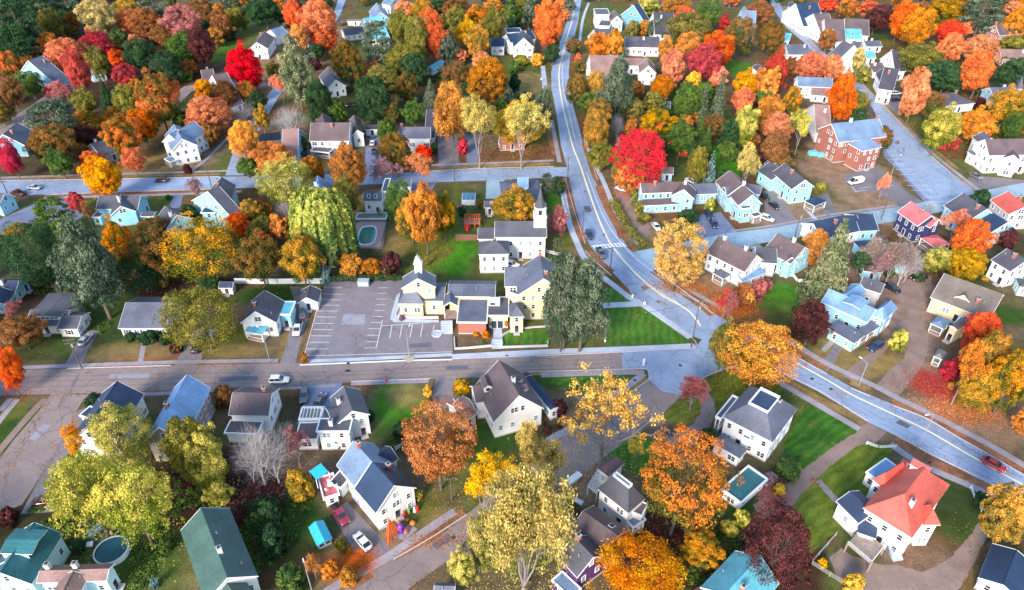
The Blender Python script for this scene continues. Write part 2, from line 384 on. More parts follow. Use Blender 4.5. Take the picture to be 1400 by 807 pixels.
    if near: auto += [('vent', 0, rd.uniform(-.35, .35), rd.uniform(.15, .38)*rd.choice((-1, 1)))] if b0.kind != 'flat' else []
    for e in list(extra)+auto:
        b = blocks[e[1]]; x = e[2]*b.L; y = e[3]*b.W; z = roof_z(b, x, y)
        if e[0] == 'ch':
            s = .38; mb = MB(); mb.box(-s, -s, -1.2, s, s, 1.3, 0); mb.box(-s-.07, -s-.07, 1.3, s+.07, s+.07, 1.45, 1); mb.box(-.2, -.2, 1.4, .2, .2, 1.65, 2)
            mb.build('chimney', [M_CHIM if e[4] == 'b' else M_CHIMW, M_CONC, M_SHUT], b.ro, (x, y, z))
        elif e[0] == 'vent':
            mb = MB(); mb.lathe((0, 0, -.3), [(.09, 0), (.09, .8), (.13, .8), (.13, .9)], 6); mb.build('roof_vent', M_METAL, b.ro, (x, y, z))
        elif e[0] == 'sk':
            sl = math.atan2(b.rise, b.W/2)*(-1 if y > 0 else 1); mb = MB(); mb.box(-.5, -.7, -.05, .5, .7, .12, 0); mb.box(-.4, -.6, .1, .4, .6, .14, 1)
            o_ = mb.build('skylight', [M_TRIM, M_GLASS], b.ro, (x, y, z)); o_.rotation_euler.x = sl
        elif e[0] == 'do':     # dormer: width, height
            wd, ht = e[4], e[5]; s = -1 if y < 0 else 1; dp = (ht+.35*wd)/(b.rise/(b.W/2))+.2; zb = z-.4; wm = wallmat(wall)
            mb = MB(); h2 = wd/2
            def Y(d): return -s*d
            z1 = .4+ht; ra = .38*wd if wd < 3 else .35
            P0 = lambda xx, d, zz: (xx, Y(d), zz)
            F = [P0(-h2, 0, 0), P0(h2, 0, 0), P0(h2, 0, z1), P0(0, 0, z1+ra), P0(-h2, 0, z1)]
            Bk = [P0(-h2, dp, 0), P0(h2, dp, 0), P0(h2, dp, z1), P0(0, dp, z1+ra), P0(-h2, dp, z1)]
            mb.face(F if s < 0 else F[::-1], 0); mb.face([F[0], F[4], Bk[4], Bk[0]] if s < 0 else [F[0], F[4], Bk[4], Bk[0]][::-1], 0); mb.face([F[2], F[1], Bk[1], Bk[2]] if s < 0 else [F[2], F[1], Bk[1], Bk[2]][::-1], 0)
            for q in (-1, 1):
                e0 = h2+.2
                pts = [P0(q*e0, -.25, z1-.1), P0(0, -.25, z1+ra+.05), P0(0, dp+1, z1+ra+.05), P0(q*e0, dp+1, z1-.1)]
                top = [(a, b_, c_+.14) for a, b_, c_ in pts]; mb.hexa(pts+top if (q*s > 0) else pts[::-1]+top[::-1], 1, 2)
            n = max(1, int(wd/1.3))
            for i in range(n):
                xc = ((i+.5)/n-.5)*wd*.85; ww = .42
                ya, yb = sorted((Y(-.05), Y(0))); mb.box(xc-ww-.08, ya, .65, xc+ww+.08, yb, .4+ht-.05, 1)
                ya, yb = sorted((Y(-.08), Y(-.04))); mb.box(xc-ww, ya, .73, xc+ww, yb, .4+ht-.13, 3)
            mb.build('dormer', [wm, mt, roofmat(b.o.get('roof', roof)), M_GLASS], b.ro, (x, y, zb))
    return root
# ------------------------------------------------------------------ trees
def leaf_mesh(name, P, N, size, tv, zz, flat=0., asp=1.5, zsq=1.):
    """P centres, N normals, size array, tv per-tuft value, zz 'turned' value -> one mesh of small leaf-clump faces"""
    n = len(P); rg = np.random.default_rng(len(P)+int(abs(P[0, 0])*1e4))
    N = N+rg.normal(0, .55, (n, 3)); N /= np.linalg.norm(N, axis=1)[:, None]+1e-9
    t = rg.normal(0, 1, (n, 3)); t -= (t*N).sum(1)[:, None]*N; t /= np.linalg.norm(t, axis=1)[:, None]+1e-9
    b = np.cross(N, t); s = size[:, None]
    a = s*asp*.5*t; c = s*.5*b; dr = s*.18*N
    for q_ in (a, c, dr): q_[:, 2] *= zsq
    V = np.stack([P-a-dr, P+c*rg.uniform(.6, 1.1, (n, 1))+dr*.5, P+a-dr, P-c*rg.uniform(.6, 1.1, (n, 1))+dr*.5], 1).reshape(-1, 3)
    me = bpy.data.meshes.new(name); me.vertices.add(4*n); me.vertices.foreach_set('co', V.ravel().astype(np.float32))
    me.loops.add(4*n); me.loops.foreach_set('vertex_index', np.arange(4*n, dtype=np.int32))
    me.polygons.add(n); me.polygons.foreach_set('loop_start', np.arange(0, 4*n, 4, dtype=np.int32)); me.polygons.foreach_set('loop_total', np.full(n, 4, dtype=np.int32))
    me.update(calc_edges=True)
    ca = me.color_attributes.new('var', 'FLOAT_COLOR', 'POINT')
    col = np.stack([rg.random(n), tv, zz, np.ones(n)], 1).repeat(4, 0)
    ca.data.foreach_set('color', col.ravel().astype(np.float32)); return me
def fib(n, rg):
    i = np.arange(n)+.5; z = 1-2*i/n; ph = i*2.39996+rg.random()*6; rr = np.sqrt(1-z*z)
    return np.stack([rr*np.cos(ph), rr*np.sin(ph), z], 1)
def crown_round(seed, ntuft=75, nleaf=190, lsize=.062, shape='round', rlo=.17, rhi=.30, gap=.0):
    rg = np.random.default_rng(seed); D = fib(ntuft, rg)+rg.normal(0, .10, (ntuft, 3)); D /= np.linalg.norm(D, axis=1)[:, None]
    bumps = rg.normal(0, 1, (5, 3)); bumps /= np.linalg.norm(bumps, axis=1)[:, None]
    R = np.full(ntuft, .74)
    for b in bumps: R += .24*np.clip(D@b, 0, 1)**2.5*rg.choice([-1., 1.])
    R *= rg.uniform(.78, 1.12, ntuft)
    C0 = D*R[:, None]
    if shape == 'oval': C0[:, :2] *= (1-.35*np.clip(C0[:, 2:3], 0, 1)**1.5)
    if shape == 'fir': C0[:, :2] *= (1.05-.62*(C0[:, 2:3]*.5/.8+.5)); nl_ = 1
    keep = (C0[:, 2] > -.62)|(rg.random(ntuft) < .45); C0 = C0[keep]; D = D[keep]
    inn = rg.normal(0, .33, (ntuft//4, 3)); C0 = np.vstack([C0, inn]); D = np.vstack([D, inn/(np.linalg.norm(inn, axis=1)[:, None]+1e-6)])
    P = []; N = []; SZ = []; TV = []; ZZ = []
    for c, d in zip(C0, D):
        if rg.random() < gap: continue
        tr = rg.uniform(rlo, rhi); m = int(nleaf*(tr/.24)**2)
        q = rg.normal(0, 1, (m, 3))+d*.7+np.array([0, 0, .35]); q /= np.linalg.norm(q, axis=1)[:, None]
        rad = tr*rg.uniform(.62, 1.08, m)
        stretch = np.array([1, 1, .78]); p = c+q*rad[:, None]*stretch
        P.append(p); N.append(q); SZ.append(lsize*rg.uniform(.6, 1.35, m)); v = rg.random(); TV.append(np.full(m, v))
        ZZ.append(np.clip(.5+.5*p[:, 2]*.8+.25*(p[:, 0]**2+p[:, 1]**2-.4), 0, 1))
    P = np.vstack(P); N = np.vstack(N)
    mx = np.percentile(np.abs(P), 99.3, axis=0); mx[:2] = mx[:2].max(); P /= mx
    return leaf_mesh('crown', P, N, np.concatenate(SZ), np.concatenate(TV), np.concatenate(ZZ))
def crown_conifer(seed, tiers=20, nb=14, nl=64, lsize=.055):
    rg = np.random.default_rng(seed); P = []; N = []; SZ = []; TV = []; ZZ = []
    for t in range(tiers):
        f = (t+.3)/tiers; z = -1+2*f*.98; R = (1-f)**.85*.98+.03; n = max(4, int(nb*(1-f*.55)))
        for k in range(n):
            a = 2*math.pi*(k+rg.random()*.6)/n+t*.7; rr = R*rg.uniform(.78, 1.08); m = int(nl*(.35+R)); s = rg.random(m)**.7
            x = s*rr; dz = -.10*s*R*1.2+.05*R*s*s; wd = .16*R*(1-.55*s)+.015
            lat = rg.normal(0, 1, m)*wd
            p = np.stack([x*math.cos(a)-lat*math.sin(a), x*math.sin(a)+lat*math.cos(a), z+dz*1.6-np.abs(lat)*.35+rg.normal(0, .012, m)], 1)
            nn = np.tile(np.array([math.cos(a)*.5, math.sin(a)*.5, .9]), (m, 1))
            P.append(p); N.append(nn); SZ.append(lsize*rg.uniform(.5, 1.2, m)*(.55+.5*R)); v = rg.random(); TV.append(np.full(m, v)); ZZ.append(np.clip(s*.8+rg.random()*.2, 0, 1))
    return leaf_mesh('crown', np.vstack(P), np.vstack(N), np.concatenate(SZ), np.concatenate(TV), np.concatenate(ZZ), asp=2.1)
def crown_pine(seed, nt=64, nleaf=120, lsize=.06):
    rg = np.random.default_rng(seed); P = []; N = []; SZ = []; TV = []; ZZ = []
    for t in range(nt):
        f = rg.random(); z = -1+1.95*f; R = .95*math.sin(math.pi*min(1, (1-f)*.72+.10))**.8*rg.uniform(.45, 1.0); a = rg.random()*6.283
        c = np.array([R*math.cos(a)*.82, R*math.sin(a)*.82, z]); tr = rg.uniform(.14, .26)
        m = nleaf; q = rg.normal(0, 1, (m, 3)); q /= np.linalg.norm(q, axis=1)[:, None]
        p = c+q*(tr*rg.uniform(.4, 1.05, m))[:, None]*np.array([1.25, 1.25, .42]); p[:, 2] -= .10*np.hypot(p[:, 0]-c[0], p[:, 1]-c[1])
        P.append(p); N.append(q*.5+np.array([0, 0, .7])); SZ.append(lsize*rg.uniform(.5, 1.2, m)); TV.append(np.full(m, rg.random())); ZZ.append(np.clip(.5+.5*q[:, 2], 0, 1))
    P = np.vstack(P); mx = np.percentile(np.abs(P), 99.5, axis=0); mx[:2] = mx[:2].max(); P /= mx
    return leaf_mesh('crown', P, np.vstack(N), np.concatenate(SZ), np.concatenate(TV), np.concatenate(ZZ), asp=2.3)
def crown_willow(seed):
    rg = np.random.default_rng(seed); P = []; N = []; SZ = []; TV = []; ZZ = []
    for t in range(300):
        a = rg.random()*6.283; R0 = math.sqrt(rg.random())*.80; z0 = math.sqrt(max(0, 1-R0**2))*.82+.12+rg.normal(0, .05); ln = rg.uniform(.45, 1.25)*(.5+R0*.9)
        m = int(100*ln); s = rg.random(m); R = R0+.22*np.sqrt(s)*R0**.5
        lob = 1+.10*math.sin(3*a+1)+.07*math.sin(7*a)
        x = R*math.cos(a)*lob+rg.normal(0, .018, m); y = R*math.sin(a)*lob+rg.normal(0, .018, m); z = z0-ln*s**1.15
        P.append(np.stack([x, y, z], 1)); N.append(np.tile([math.cos(a)*.9, math.sin(a)*.9, .5], (m, 1))); SZ.append(.05*rg.uniform(.6, 1.3, m)); TV.append(np.full(m, rg.random())); ZZ.append(1-s)
    P = np.vstack(P); mx = np.percentile(np.abs(P), 99.7, axis=0); mx[:2] = mx[:2].max(); P /= mx
    return leaf_mesh('crown', P, np.vstack(N), np.concatenate(SZ), np.concatenate(TV), np.concatenate(ZZ), asp=2.6)
def skeleton(seed, depth=4, forks=3, spread=.6, first=1., thin=1.):
    """trunk, limbs and twigs; z 0..1 from ground to tip, sideways -1..1. returns (mesh builder, tip points)"""
    rd = random.Random(seed); mb = MB(); tips = []
    def grow(p, d, ln, ra, lev):
        e = p+d*ln; rb = ra*(.68 if lev else .82)
        mid = p.lerp(e, .5)+Vector((rd.uniform(-1, 1), rd.uniform(-1, 1), 0))*ln*.08
        nn = 7 if lev == 0 else (5 if lev < 2 else 3)
        mb.tube(p, mid, ra, (ra+rb)/2, nn, caps=False); mb.tube(mid, e, (ra+rb)/2, rb, nn, caps=False)
        if lev >= depth: tips.append(e); return
        n = forks+(1 if rd.random() < .5 else 0)+(1 if lev == 0 else 0)
        a0 = rd.random()*6.28
        for k in range(n):
            a = a0+6.283*k/n+rd.uniform(-.5, .5); sp = spread*(rd.uniform(.5, 1.25) if lev else rd.uniform(.55, 1.0))
            if k == 0 and lev < 2: sp *= .3
            ax = d.orthogonal().normalized(); ax.rotate(Matrix.Rotation(a, 3, d)); nd = (d*math.cos(sp)+ax*math.sin(sp)+Vector((0, 0, .12))).normalized()
            st = p.lerp(e, rd.uniform(.72, 1.)) if lev else e
            grow(st, nd, ln*rd.uniform(.62, .9) if lev else rd.uniform(.8, 1.15), rb*rd.uniform(.55, .72), lev+1)
            if lev == 2: tips.append(st+nd*ln*.4)
    grow(Vector((0, 0, 0)), Vector((0, 0, 1)), first, .085*thin, 0)
    V = np.array(mb.v); zm = V[:, 2].max(); rm = np.percentile(np.hypot(V[:, 0], V[:, 1]), 99.5)
    # keep trunk clear length share
    f = lambda z: z/zm
    V[:, 2] = V[:, 2]/zm; sc = 1/rm; V[:, :2] *= sc*.97; mb.v = [tuple(v) for v in V]
    tp = np.array([[t.x*sc*.97, t.y*sc*.97, t.z/zm] for t in tips]); return mb, tp
def crown_tips(seed, tp, nleaf=60, tr=.11, lsize=.045, keep=.8, zmin=.0):
    rg = np.random.default_rng(seed); P = []; N = []; SZ = []; TV = []; ZZ = []
    for c in tp:
        if rg.random() > keep or c[2] < zmin: continue
        m = int(nleaf*rg.uniform(.5, 1.4)); q = rg.normal(0, 1, (m, 3)); q /= np.linalg.norm(q, axis=1)[:, None]
        p = c+q*(tr*rg.uniform(.2, 1.1, m))[:, None]*np.array([1, 1, .36])*rg.uniform(.7, 1.2)
        P.append(p); N.append(q); SZ.append(lsize*rg.uniform(.6, 1.3, m)); TV.append(np.full(m, rg.random())); ZZ.append(np.clip(p[:, 2], 0, 1))
    return leaf_mesh('crown', np.vstack(P), np.vstack(N), np.concatenate(SZ), np.concatenate(TV), np.concatenate(ZZ), zsq=.5)
M_BARK = mat('bark', (.13, .105, .095), .9, .25, 3); M_BARKP = mat('pale bark', (.24, .205, .20), .9, .2, 3)
PROTO = {}
PROTO['round'] = [crown_round(s, 150, 250, .038, 'round', .10, .26) for s in (1, 2, 3, 4, 5)]
PROTO['round_lo'] = [crown_round(s, 62, 190, .062, 'round', .14, .33) for s in (11, 12, 13, 14, 15)]
PROTO['fine'] = [crown_round(s, 300, 175, .030, 'round', .07, .18, .05) for s in (7, 8, 9)]
PROTO['oval'] = [crown_round(s, 140, 240, .039, 'oval', .10, .26) for s in (21, 22, 23)]
PROTO['oval_lo'] = [crown_round(s, 50, 150, .08, 'oval', .16, .34) for s in (24, 25)]
PROTO['broad'] = [crown_round(s, 150, 250, .038, 'broad', .11, .22, .08) for s in (31, 32, 33)]
PROTO['fir'] = [crown_round(s, 150, 190, .042, 'fir', .10, .22) for s in (34, 35)]
PROTO['conifer'] = [crown_conifer(s) for s in (41, 42)]
PROTO['conifer_lo'] = [crown_conifer(s, 11, 8, 22, .12) for s in (43, 44)]
PROTO['pine'] = [crown_pine(s) for s in (51, 52, 53)]
PROTO['willow'] = [crown_willow(61)]
PROTO['shrub'] = [crown_round(s, 26, 110, .12, 'round', .26, .40) for s in (71, 72)]
SK = {}
SK['round'] = [skeleton(s, 3, 3, .62)[0].mesh('trunk', [M_BARK]) for s in (1, 2, 3)]
SK['lo'] = [skeleton(s, 1, 3, .6)[0].mesh('trunk', [M_BARK]) for s in (4,)]
_sp = [skeleton(s, 4, 3, .52, first=.55, thin=.9) for s in (81, 82, 83)]
SK['sparse'] = [a.mesh('trunk', [M_BARKP]) for a, _ in _sp]
PROTO['sparse'] = [crown_tips(90+i, t, 55, .105, .028, .45, .45) for i, (_, t) in enumerate(_sp)]
PROTO['haze'] = [crown_tips(95+i, t, 75, .15, .030, .95, .28) for i, (_, t) in enumerate(_sp)]
_br = [skeleton(s, 5, 4, .66, first=.42, thin=1.0)[0] for s in (85, 86)]
M_BARKG = mat('grey bare bark', (.36, .33, .34), .9, .2, 3)
SK['bare'] = [a.mesh('trunk', [M_BARKG]) for a in _br]
mbp = MB(); mbp.tube((0, 0, 0), (0, 0, 1), 1., .25, 7); SK['pole'] = [mbp.mesh('trunk', [M_BARK])]
# colour sets: (inner/lower, darkened to paint the shade in crown gaps, outer/turned, height influence, bias, words)
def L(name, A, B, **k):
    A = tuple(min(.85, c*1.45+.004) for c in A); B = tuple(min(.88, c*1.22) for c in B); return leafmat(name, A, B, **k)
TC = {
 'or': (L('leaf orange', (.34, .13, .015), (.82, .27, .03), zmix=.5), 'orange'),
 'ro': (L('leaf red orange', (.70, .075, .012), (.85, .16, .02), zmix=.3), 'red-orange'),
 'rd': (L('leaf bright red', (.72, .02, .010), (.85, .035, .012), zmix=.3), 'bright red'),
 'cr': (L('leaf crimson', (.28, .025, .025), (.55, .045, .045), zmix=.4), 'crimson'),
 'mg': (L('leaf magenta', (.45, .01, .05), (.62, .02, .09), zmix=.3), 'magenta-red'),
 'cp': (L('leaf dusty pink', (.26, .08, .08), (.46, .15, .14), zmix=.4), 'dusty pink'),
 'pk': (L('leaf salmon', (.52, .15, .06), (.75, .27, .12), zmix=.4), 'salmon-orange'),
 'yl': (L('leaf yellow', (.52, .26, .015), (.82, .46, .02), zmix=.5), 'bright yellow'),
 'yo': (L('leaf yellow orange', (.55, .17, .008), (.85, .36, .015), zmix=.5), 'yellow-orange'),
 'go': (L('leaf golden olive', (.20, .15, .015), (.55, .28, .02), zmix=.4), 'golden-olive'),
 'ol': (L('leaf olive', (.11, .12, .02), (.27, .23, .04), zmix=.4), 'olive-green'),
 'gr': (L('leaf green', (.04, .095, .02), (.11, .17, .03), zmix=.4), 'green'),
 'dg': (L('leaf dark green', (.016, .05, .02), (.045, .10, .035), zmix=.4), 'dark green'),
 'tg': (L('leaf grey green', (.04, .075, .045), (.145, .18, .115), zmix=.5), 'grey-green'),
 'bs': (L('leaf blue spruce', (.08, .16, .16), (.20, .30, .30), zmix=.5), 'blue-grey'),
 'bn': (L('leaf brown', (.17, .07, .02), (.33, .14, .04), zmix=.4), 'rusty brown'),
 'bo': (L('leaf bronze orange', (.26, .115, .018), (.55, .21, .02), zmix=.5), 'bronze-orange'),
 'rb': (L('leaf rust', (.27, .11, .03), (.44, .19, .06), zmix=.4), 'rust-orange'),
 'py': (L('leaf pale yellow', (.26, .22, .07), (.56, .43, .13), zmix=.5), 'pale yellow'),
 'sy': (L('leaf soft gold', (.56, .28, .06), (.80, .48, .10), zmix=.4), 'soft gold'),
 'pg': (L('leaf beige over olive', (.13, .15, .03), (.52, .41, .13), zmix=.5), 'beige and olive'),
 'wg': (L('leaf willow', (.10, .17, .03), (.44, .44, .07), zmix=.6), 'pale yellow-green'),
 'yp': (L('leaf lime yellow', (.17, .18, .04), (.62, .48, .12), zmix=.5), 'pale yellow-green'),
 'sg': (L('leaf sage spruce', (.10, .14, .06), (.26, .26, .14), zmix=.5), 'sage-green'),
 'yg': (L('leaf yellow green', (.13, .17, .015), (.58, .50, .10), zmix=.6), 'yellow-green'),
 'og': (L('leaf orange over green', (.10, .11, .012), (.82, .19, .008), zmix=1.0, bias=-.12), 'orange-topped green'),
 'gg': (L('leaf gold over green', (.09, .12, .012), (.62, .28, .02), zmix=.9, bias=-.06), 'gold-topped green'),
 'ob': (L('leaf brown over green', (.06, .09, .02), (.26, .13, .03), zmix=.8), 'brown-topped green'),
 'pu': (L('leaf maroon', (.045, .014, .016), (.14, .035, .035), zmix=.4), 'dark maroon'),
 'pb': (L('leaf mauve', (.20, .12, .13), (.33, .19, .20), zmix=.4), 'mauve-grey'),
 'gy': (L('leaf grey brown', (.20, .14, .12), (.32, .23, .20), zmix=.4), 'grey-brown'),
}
KIND = {'m': ('round', 'maple'), 'o': ('oval', 'upright tree'), 'B': ('broad', 'broad maple'), 'c': ('conifer', 'spruce'), 'p': ('pine', 'pine'), 'w': ('willow', 'weeping willow'),
        's': ('shrub', 'shrub'), 'h': ('haze', 'open-crowned tree'), 'S': ('sparse', 'thinly leaved tree'), 'b': ('bare', 'leafless tree'), 'f': ('fir', 'tall pine')}
NAMES = {'m': 'maple_tree', 'o': 'upright_tree', 'B': 'maple_tree', 'c': 'spruce_tree', 'p': 'pine_tree', 'w': 'willow_tree', 's': 'shrub', 'h': 'open_tree', 'S': 'thin_tree', 'b': 'bare_tree', 'f': 'pine_tree'}
TREES = []
SKI = {}
def tree(x0, y0, x1, y1, spec, base=None, a_frac=None, lbl=None):
    kd, col = spec[0], spec[1:]
    cx, cy, hx, hy = (x0+x1)/2, (y0+y1)/2, (x1-x0)/2*1.05, (y1-y0)/2*1.04
    rd = random.Random(int(x0*31+y0*17+x1)); clear = {'s': -.15, 'c': .12, 'w': .12, 'h': .55, 'S': .6, 'b': .2, 'p': .45, 'f': .18}.get(kd, .30)
    zc = 5.
    for _ in range(12):
        p = at(cx, cy, zc); k = kscale(p); rr = hx/k
        el = math.atan2(CAM_H-zc, math.hypot(p.x, p.y)); cf, sf = math.cos(el), math.sin(el)
        a = math.sqrt(max((hy/k)**2-(rr*sf)**2, 0))/cf
        lo, hi = {'c': (1.3, 3.6), 'w': (.7, 1.1), 's': (.6, 1.3), 'p': (1.0, 2.2), 'f': (1.1, 2.4)}.get(kd, (.68, 1.7)); a = min(max(a, lo*rr), hi*rr)
        if base is None: zn = a*(1+clear)
        else:
            bp = at(*base); zn = None
            H = height_at(bp, y0+2); zn = H-a
        zn = max(zn, a*.6); zc = zc*.5+zn*.5
        if base is not None: p = at(*base)+Vector((0, 0, zc)); k = kscale(p); rr = hx/k
    # beyond a plausible size the crown stands closer to the ground
    H = zc+a; ground = Vector((p.x, p.y, 0))
    small = hx < 15
    leafy = kd in 'mB' and col in ('ol', 'gr', 'dg', 'go', 'ob', 'bn', 'yg', 'bo', 'gg', 'tg', 'py')
    root = obj('leafy_tree' if leafy else NAMES[kd], None, None, ground, rd.random()*6.28)
    TREES.append([root, kd, col, cx, cy, hx*2, H, lbl])
    key = KIND[kd][0]
    if kd in 'mo' and small: key += '_lo'
    if kd == 'c' and hx < 12: key += '_lo'
    if kd in 'mB' and hx > 36: key = 'fine'
    M = TC[col][0]
    if kd in 'hSb':
        i = rd.randrange(2 if kd == 'b' else 3); sk = SK['bare' if kd == 'b' else 'sparse'][i]
        obj('trunk', sk, root, scale=(rr, rr, H))
        if kd != 'b': me = PROTO[key][i]; c = obj('crown', me, root, scale=(rr, rr, H))
        else: c = None
    else:
        me = rd.choice(PROTO[key]); c = obj('crown', me, root, (0, 0, zc), scale=(rr, rr, a))
        if kd == 's': c.location.z = max(a*.85, .2)
        elif kd in 'cpf': obj('trunk', SK['pole'][0], root, scale=(.05*rr+.12, .05*rr+.12, H*.92))
        else: obj('trunk', SK['lo' if small else 'round'][0 if small else rd.randrange(3)], root, scale=(rr*.75, rr*.75, H*.86))
    if c is not None:
        if not c.data.materials: c.data.materials.append(None)
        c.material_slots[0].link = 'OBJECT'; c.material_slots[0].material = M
    return root
# ------------------------------------------------------------------ ground
def blobs_ground():
    x0, x1, y0, y1, st = -620, 620, 30, 760, 1.6
    nx, ny = int((x1-x0)/st)+1, int((y1-y0)/st)+1
    X, Y = np.meshgrid(x0+np.arange(nx)*st, y0+np.arange(ny)*st)
    base = np.array([.125, .092, .055]); col = np.tile(base, (ny, nx, 1)).astype(float)
    rg = np.random.default_rng(5)
    # low frequency natural variation: leaf litter browns and tired olive grass
    def vnoise(sc):
        gx, gy = int((x1-x0)/sc)+3, int((y1-y0)/sc)+3; G = rg.random((gy, gx)); fx = (X-x0)/sc; fy = (Y-y0)/sc
        ix = fx.astype(int); iy = fy.astype(int); tx = fx-ix; ty = fy-iy; tx = tx*tx*(3-2*tx); ty = ty*ty*(3-2*ty)
        return G[iy, ix]*(1-tx)*(1-ty)+G[iy, ix+1]*tx*(1-ty)+G[iy+1, ix]*(1-tx)*ty+G[iy+1, ix+1]*tx*ty
    n1 = vnoise(34)*.5+vnoise(13)*.3+vnoise(5)*.2
    w = np.clip((n1-.42)/.2, 0, 1)[..., None]; col = col*(1-w)+np.array([.085, .10, .026])*w
    n2 = vnoise(24)*.5+vnoise(9)*.3+vnoise(4)*.2
    w = np.clip((n2-.55)/.15, 0, 1)[..., None]*.8; col = col*(1-w)+np.array([.15, .065, .032])*w
    warp = (vnoise(9)-.5)*1.0+(vnoise(4)-.5)*.7
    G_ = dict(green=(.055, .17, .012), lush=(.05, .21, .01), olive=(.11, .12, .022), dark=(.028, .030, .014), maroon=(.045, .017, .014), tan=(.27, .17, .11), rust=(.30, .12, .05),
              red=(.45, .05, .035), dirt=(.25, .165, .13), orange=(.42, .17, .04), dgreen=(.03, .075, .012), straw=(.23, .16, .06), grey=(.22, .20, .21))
    for bx, by, rx, ry, c, s in BLOBS:  # dark and maroon blobs paint shade under the trees together with leaf litter
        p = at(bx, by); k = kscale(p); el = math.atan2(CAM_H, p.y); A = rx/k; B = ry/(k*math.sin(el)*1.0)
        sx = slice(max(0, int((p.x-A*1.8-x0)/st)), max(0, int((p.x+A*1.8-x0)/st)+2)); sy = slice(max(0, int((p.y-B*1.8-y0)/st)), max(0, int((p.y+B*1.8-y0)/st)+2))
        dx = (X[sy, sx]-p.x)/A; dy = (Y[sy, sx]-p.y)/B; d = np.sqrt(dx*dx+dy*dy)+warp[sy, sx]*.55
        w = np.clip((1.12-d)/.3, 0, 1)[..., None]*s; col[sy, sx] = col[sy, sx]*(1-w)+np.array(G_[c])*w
    V = np.stack([X, Y, np.zeros_like(X)], -1).reshape(-1, 3)
    i = np.arange(nx*ny).reshape(ny, nx); Q = np.stack([i[:-1, :-1], i[:-1, 1:], i[1:, 1:], i[1:, :-1]], -1).reshape(-1, 4)
    # the sheet goes on to the horizon
    n = len(Q); me = bpy.data.meshes.new('ground')
    big = np.array([[-5000, -5000, 0], [5000, -5000, 0], [5000, 5000, 0], [-5000, 5000, 0]], float)
    V = np.vstack([V, big]); o = nx*ny; c00, c10, c11, c01 = i[0, 0], i[0, -1], i[-1, -1], i[-1, 0]
    R = np.array([[o, o+1, c10, c00], [o+1, o+2, c11, c10], [o+2, o+3, c01, c11], [o+3, o, c00, c01]]); Q = np.vstack([Q, R])
    me.vertices.add(len(V)); me.vertices.foreach_set('co', V.ravel().astype(np.float32)); me.loops.add(Q.size); me.loops.foreach_set('vertex_index', Q.ravel().astype(np.int32))
    me.polygons.add(len(Q)); me.polygons.foreach_set('loop_start', np.arange(0, Q.size, 4, dtype=np.int32)); me.polygons.foreach_set('loop_total', np.full(len(Q), 4, dtype=np.int32)); me.update(calc_edges=True)
    ca = me.color_attributes.new('soil_and_shade', 'FLOAT_COLOR', 'POINT'); cc = np.ones((len(V), 4)); cc[:o, :3] = col.reshape(-1, 3); cc[o:, :3] = (.07, .075, .03); ca.data.foreach_set('color', cc.ravel().astype(np.float32))
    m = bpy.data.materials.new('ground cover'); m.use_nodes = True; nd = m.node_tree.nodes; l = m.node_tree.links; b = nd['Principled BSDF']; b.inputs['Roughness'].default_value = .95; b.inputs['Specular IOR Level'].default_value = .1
    a = nd.new('ShaderNodeAttribute'); a.attribute_name = 'soil_and_shade'; tc = nd.new('ShaderNodeTexCoord')
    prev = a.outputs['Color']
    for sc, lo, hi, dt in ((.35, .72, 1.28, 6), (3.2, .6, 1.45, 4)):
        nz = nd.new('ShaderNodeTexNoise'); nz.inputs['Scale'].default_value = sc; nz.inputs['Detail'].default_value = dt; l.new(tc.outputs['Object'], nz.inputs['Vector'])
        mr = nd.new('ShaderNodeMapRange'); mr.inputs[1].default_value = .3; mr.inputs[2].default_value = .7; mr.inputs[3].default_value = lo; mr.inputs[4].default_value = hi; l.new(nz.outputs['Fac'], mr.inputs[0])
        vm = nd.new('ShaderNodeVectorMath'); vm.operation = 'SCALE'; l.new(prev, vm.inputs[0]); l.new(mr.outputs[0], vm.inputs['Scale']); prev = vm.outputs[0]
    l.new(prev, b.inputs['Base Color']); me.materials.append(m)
    tag(obj('ground', me), kind='structure')
# asphalt: aged, bluish grey and a little glossy, so it mirrors the pale sky
def roadmat(name, col, rough):
    m = mat(name, col, rough, .10, .8, bump=.15, bscale=6, spec=.5, stain=.08, cracks=True); return m
M_ROAD = roadmat('aged asphalt', (.26, .33, .46), .55)
M_ROAD2 = roadmat('grey asphalt', (.25, .195, .185), .75)
M_LOT = roadmat('parking asphalt', (.20, .178, .20), .75)
M_DRIVE = roadmat('driveway asphalt', (.20, .175, .19), .8)
M_DBLUE = roadmat('smooth driveway asphalt', (.17, .20, .31), .65)
M_ECON = roadmat('bleached asphalt', (.30, .42, .50), .6)
M_WALK = mat('pavement concrete', (.30, .27, .30), .85, .12, 1., stain=.15)
M_WALKB = mat('pale pavement concrete', (.42, .47, .56), .8, .1, 1., stain=.12)
M_KERB = mat('kerb stone', (.46, .45, .48), .8, .12, 1.)
M_PAINT = mat('road paint', (.80, .82, .86), .6, .08, 2.)
M_WORN = mat('worn road paint', (.66, .67, .71), .7, .3, 1.2)
M_YPAINT = mat('yellow road paint', (.85, .74, .48), .6, .08, 2.)
M_LITTER = mat('leaf littered verge', (.25, .115, .06), .95, .35, 1.3, bump=.4, bscale=5, spec=.1, stain=.3)
M_LITTER2 = mat('straw verge', (.24, .16, .07), .95, .3, 1.3, bump=.4, bscale=5, spec=.1, stain=.3)
M_GRAVEL = mat('gravel', (.25, .18, .155), .95, .15, 2., bump=.3, bscale=10, spec=.1, stain=.15)
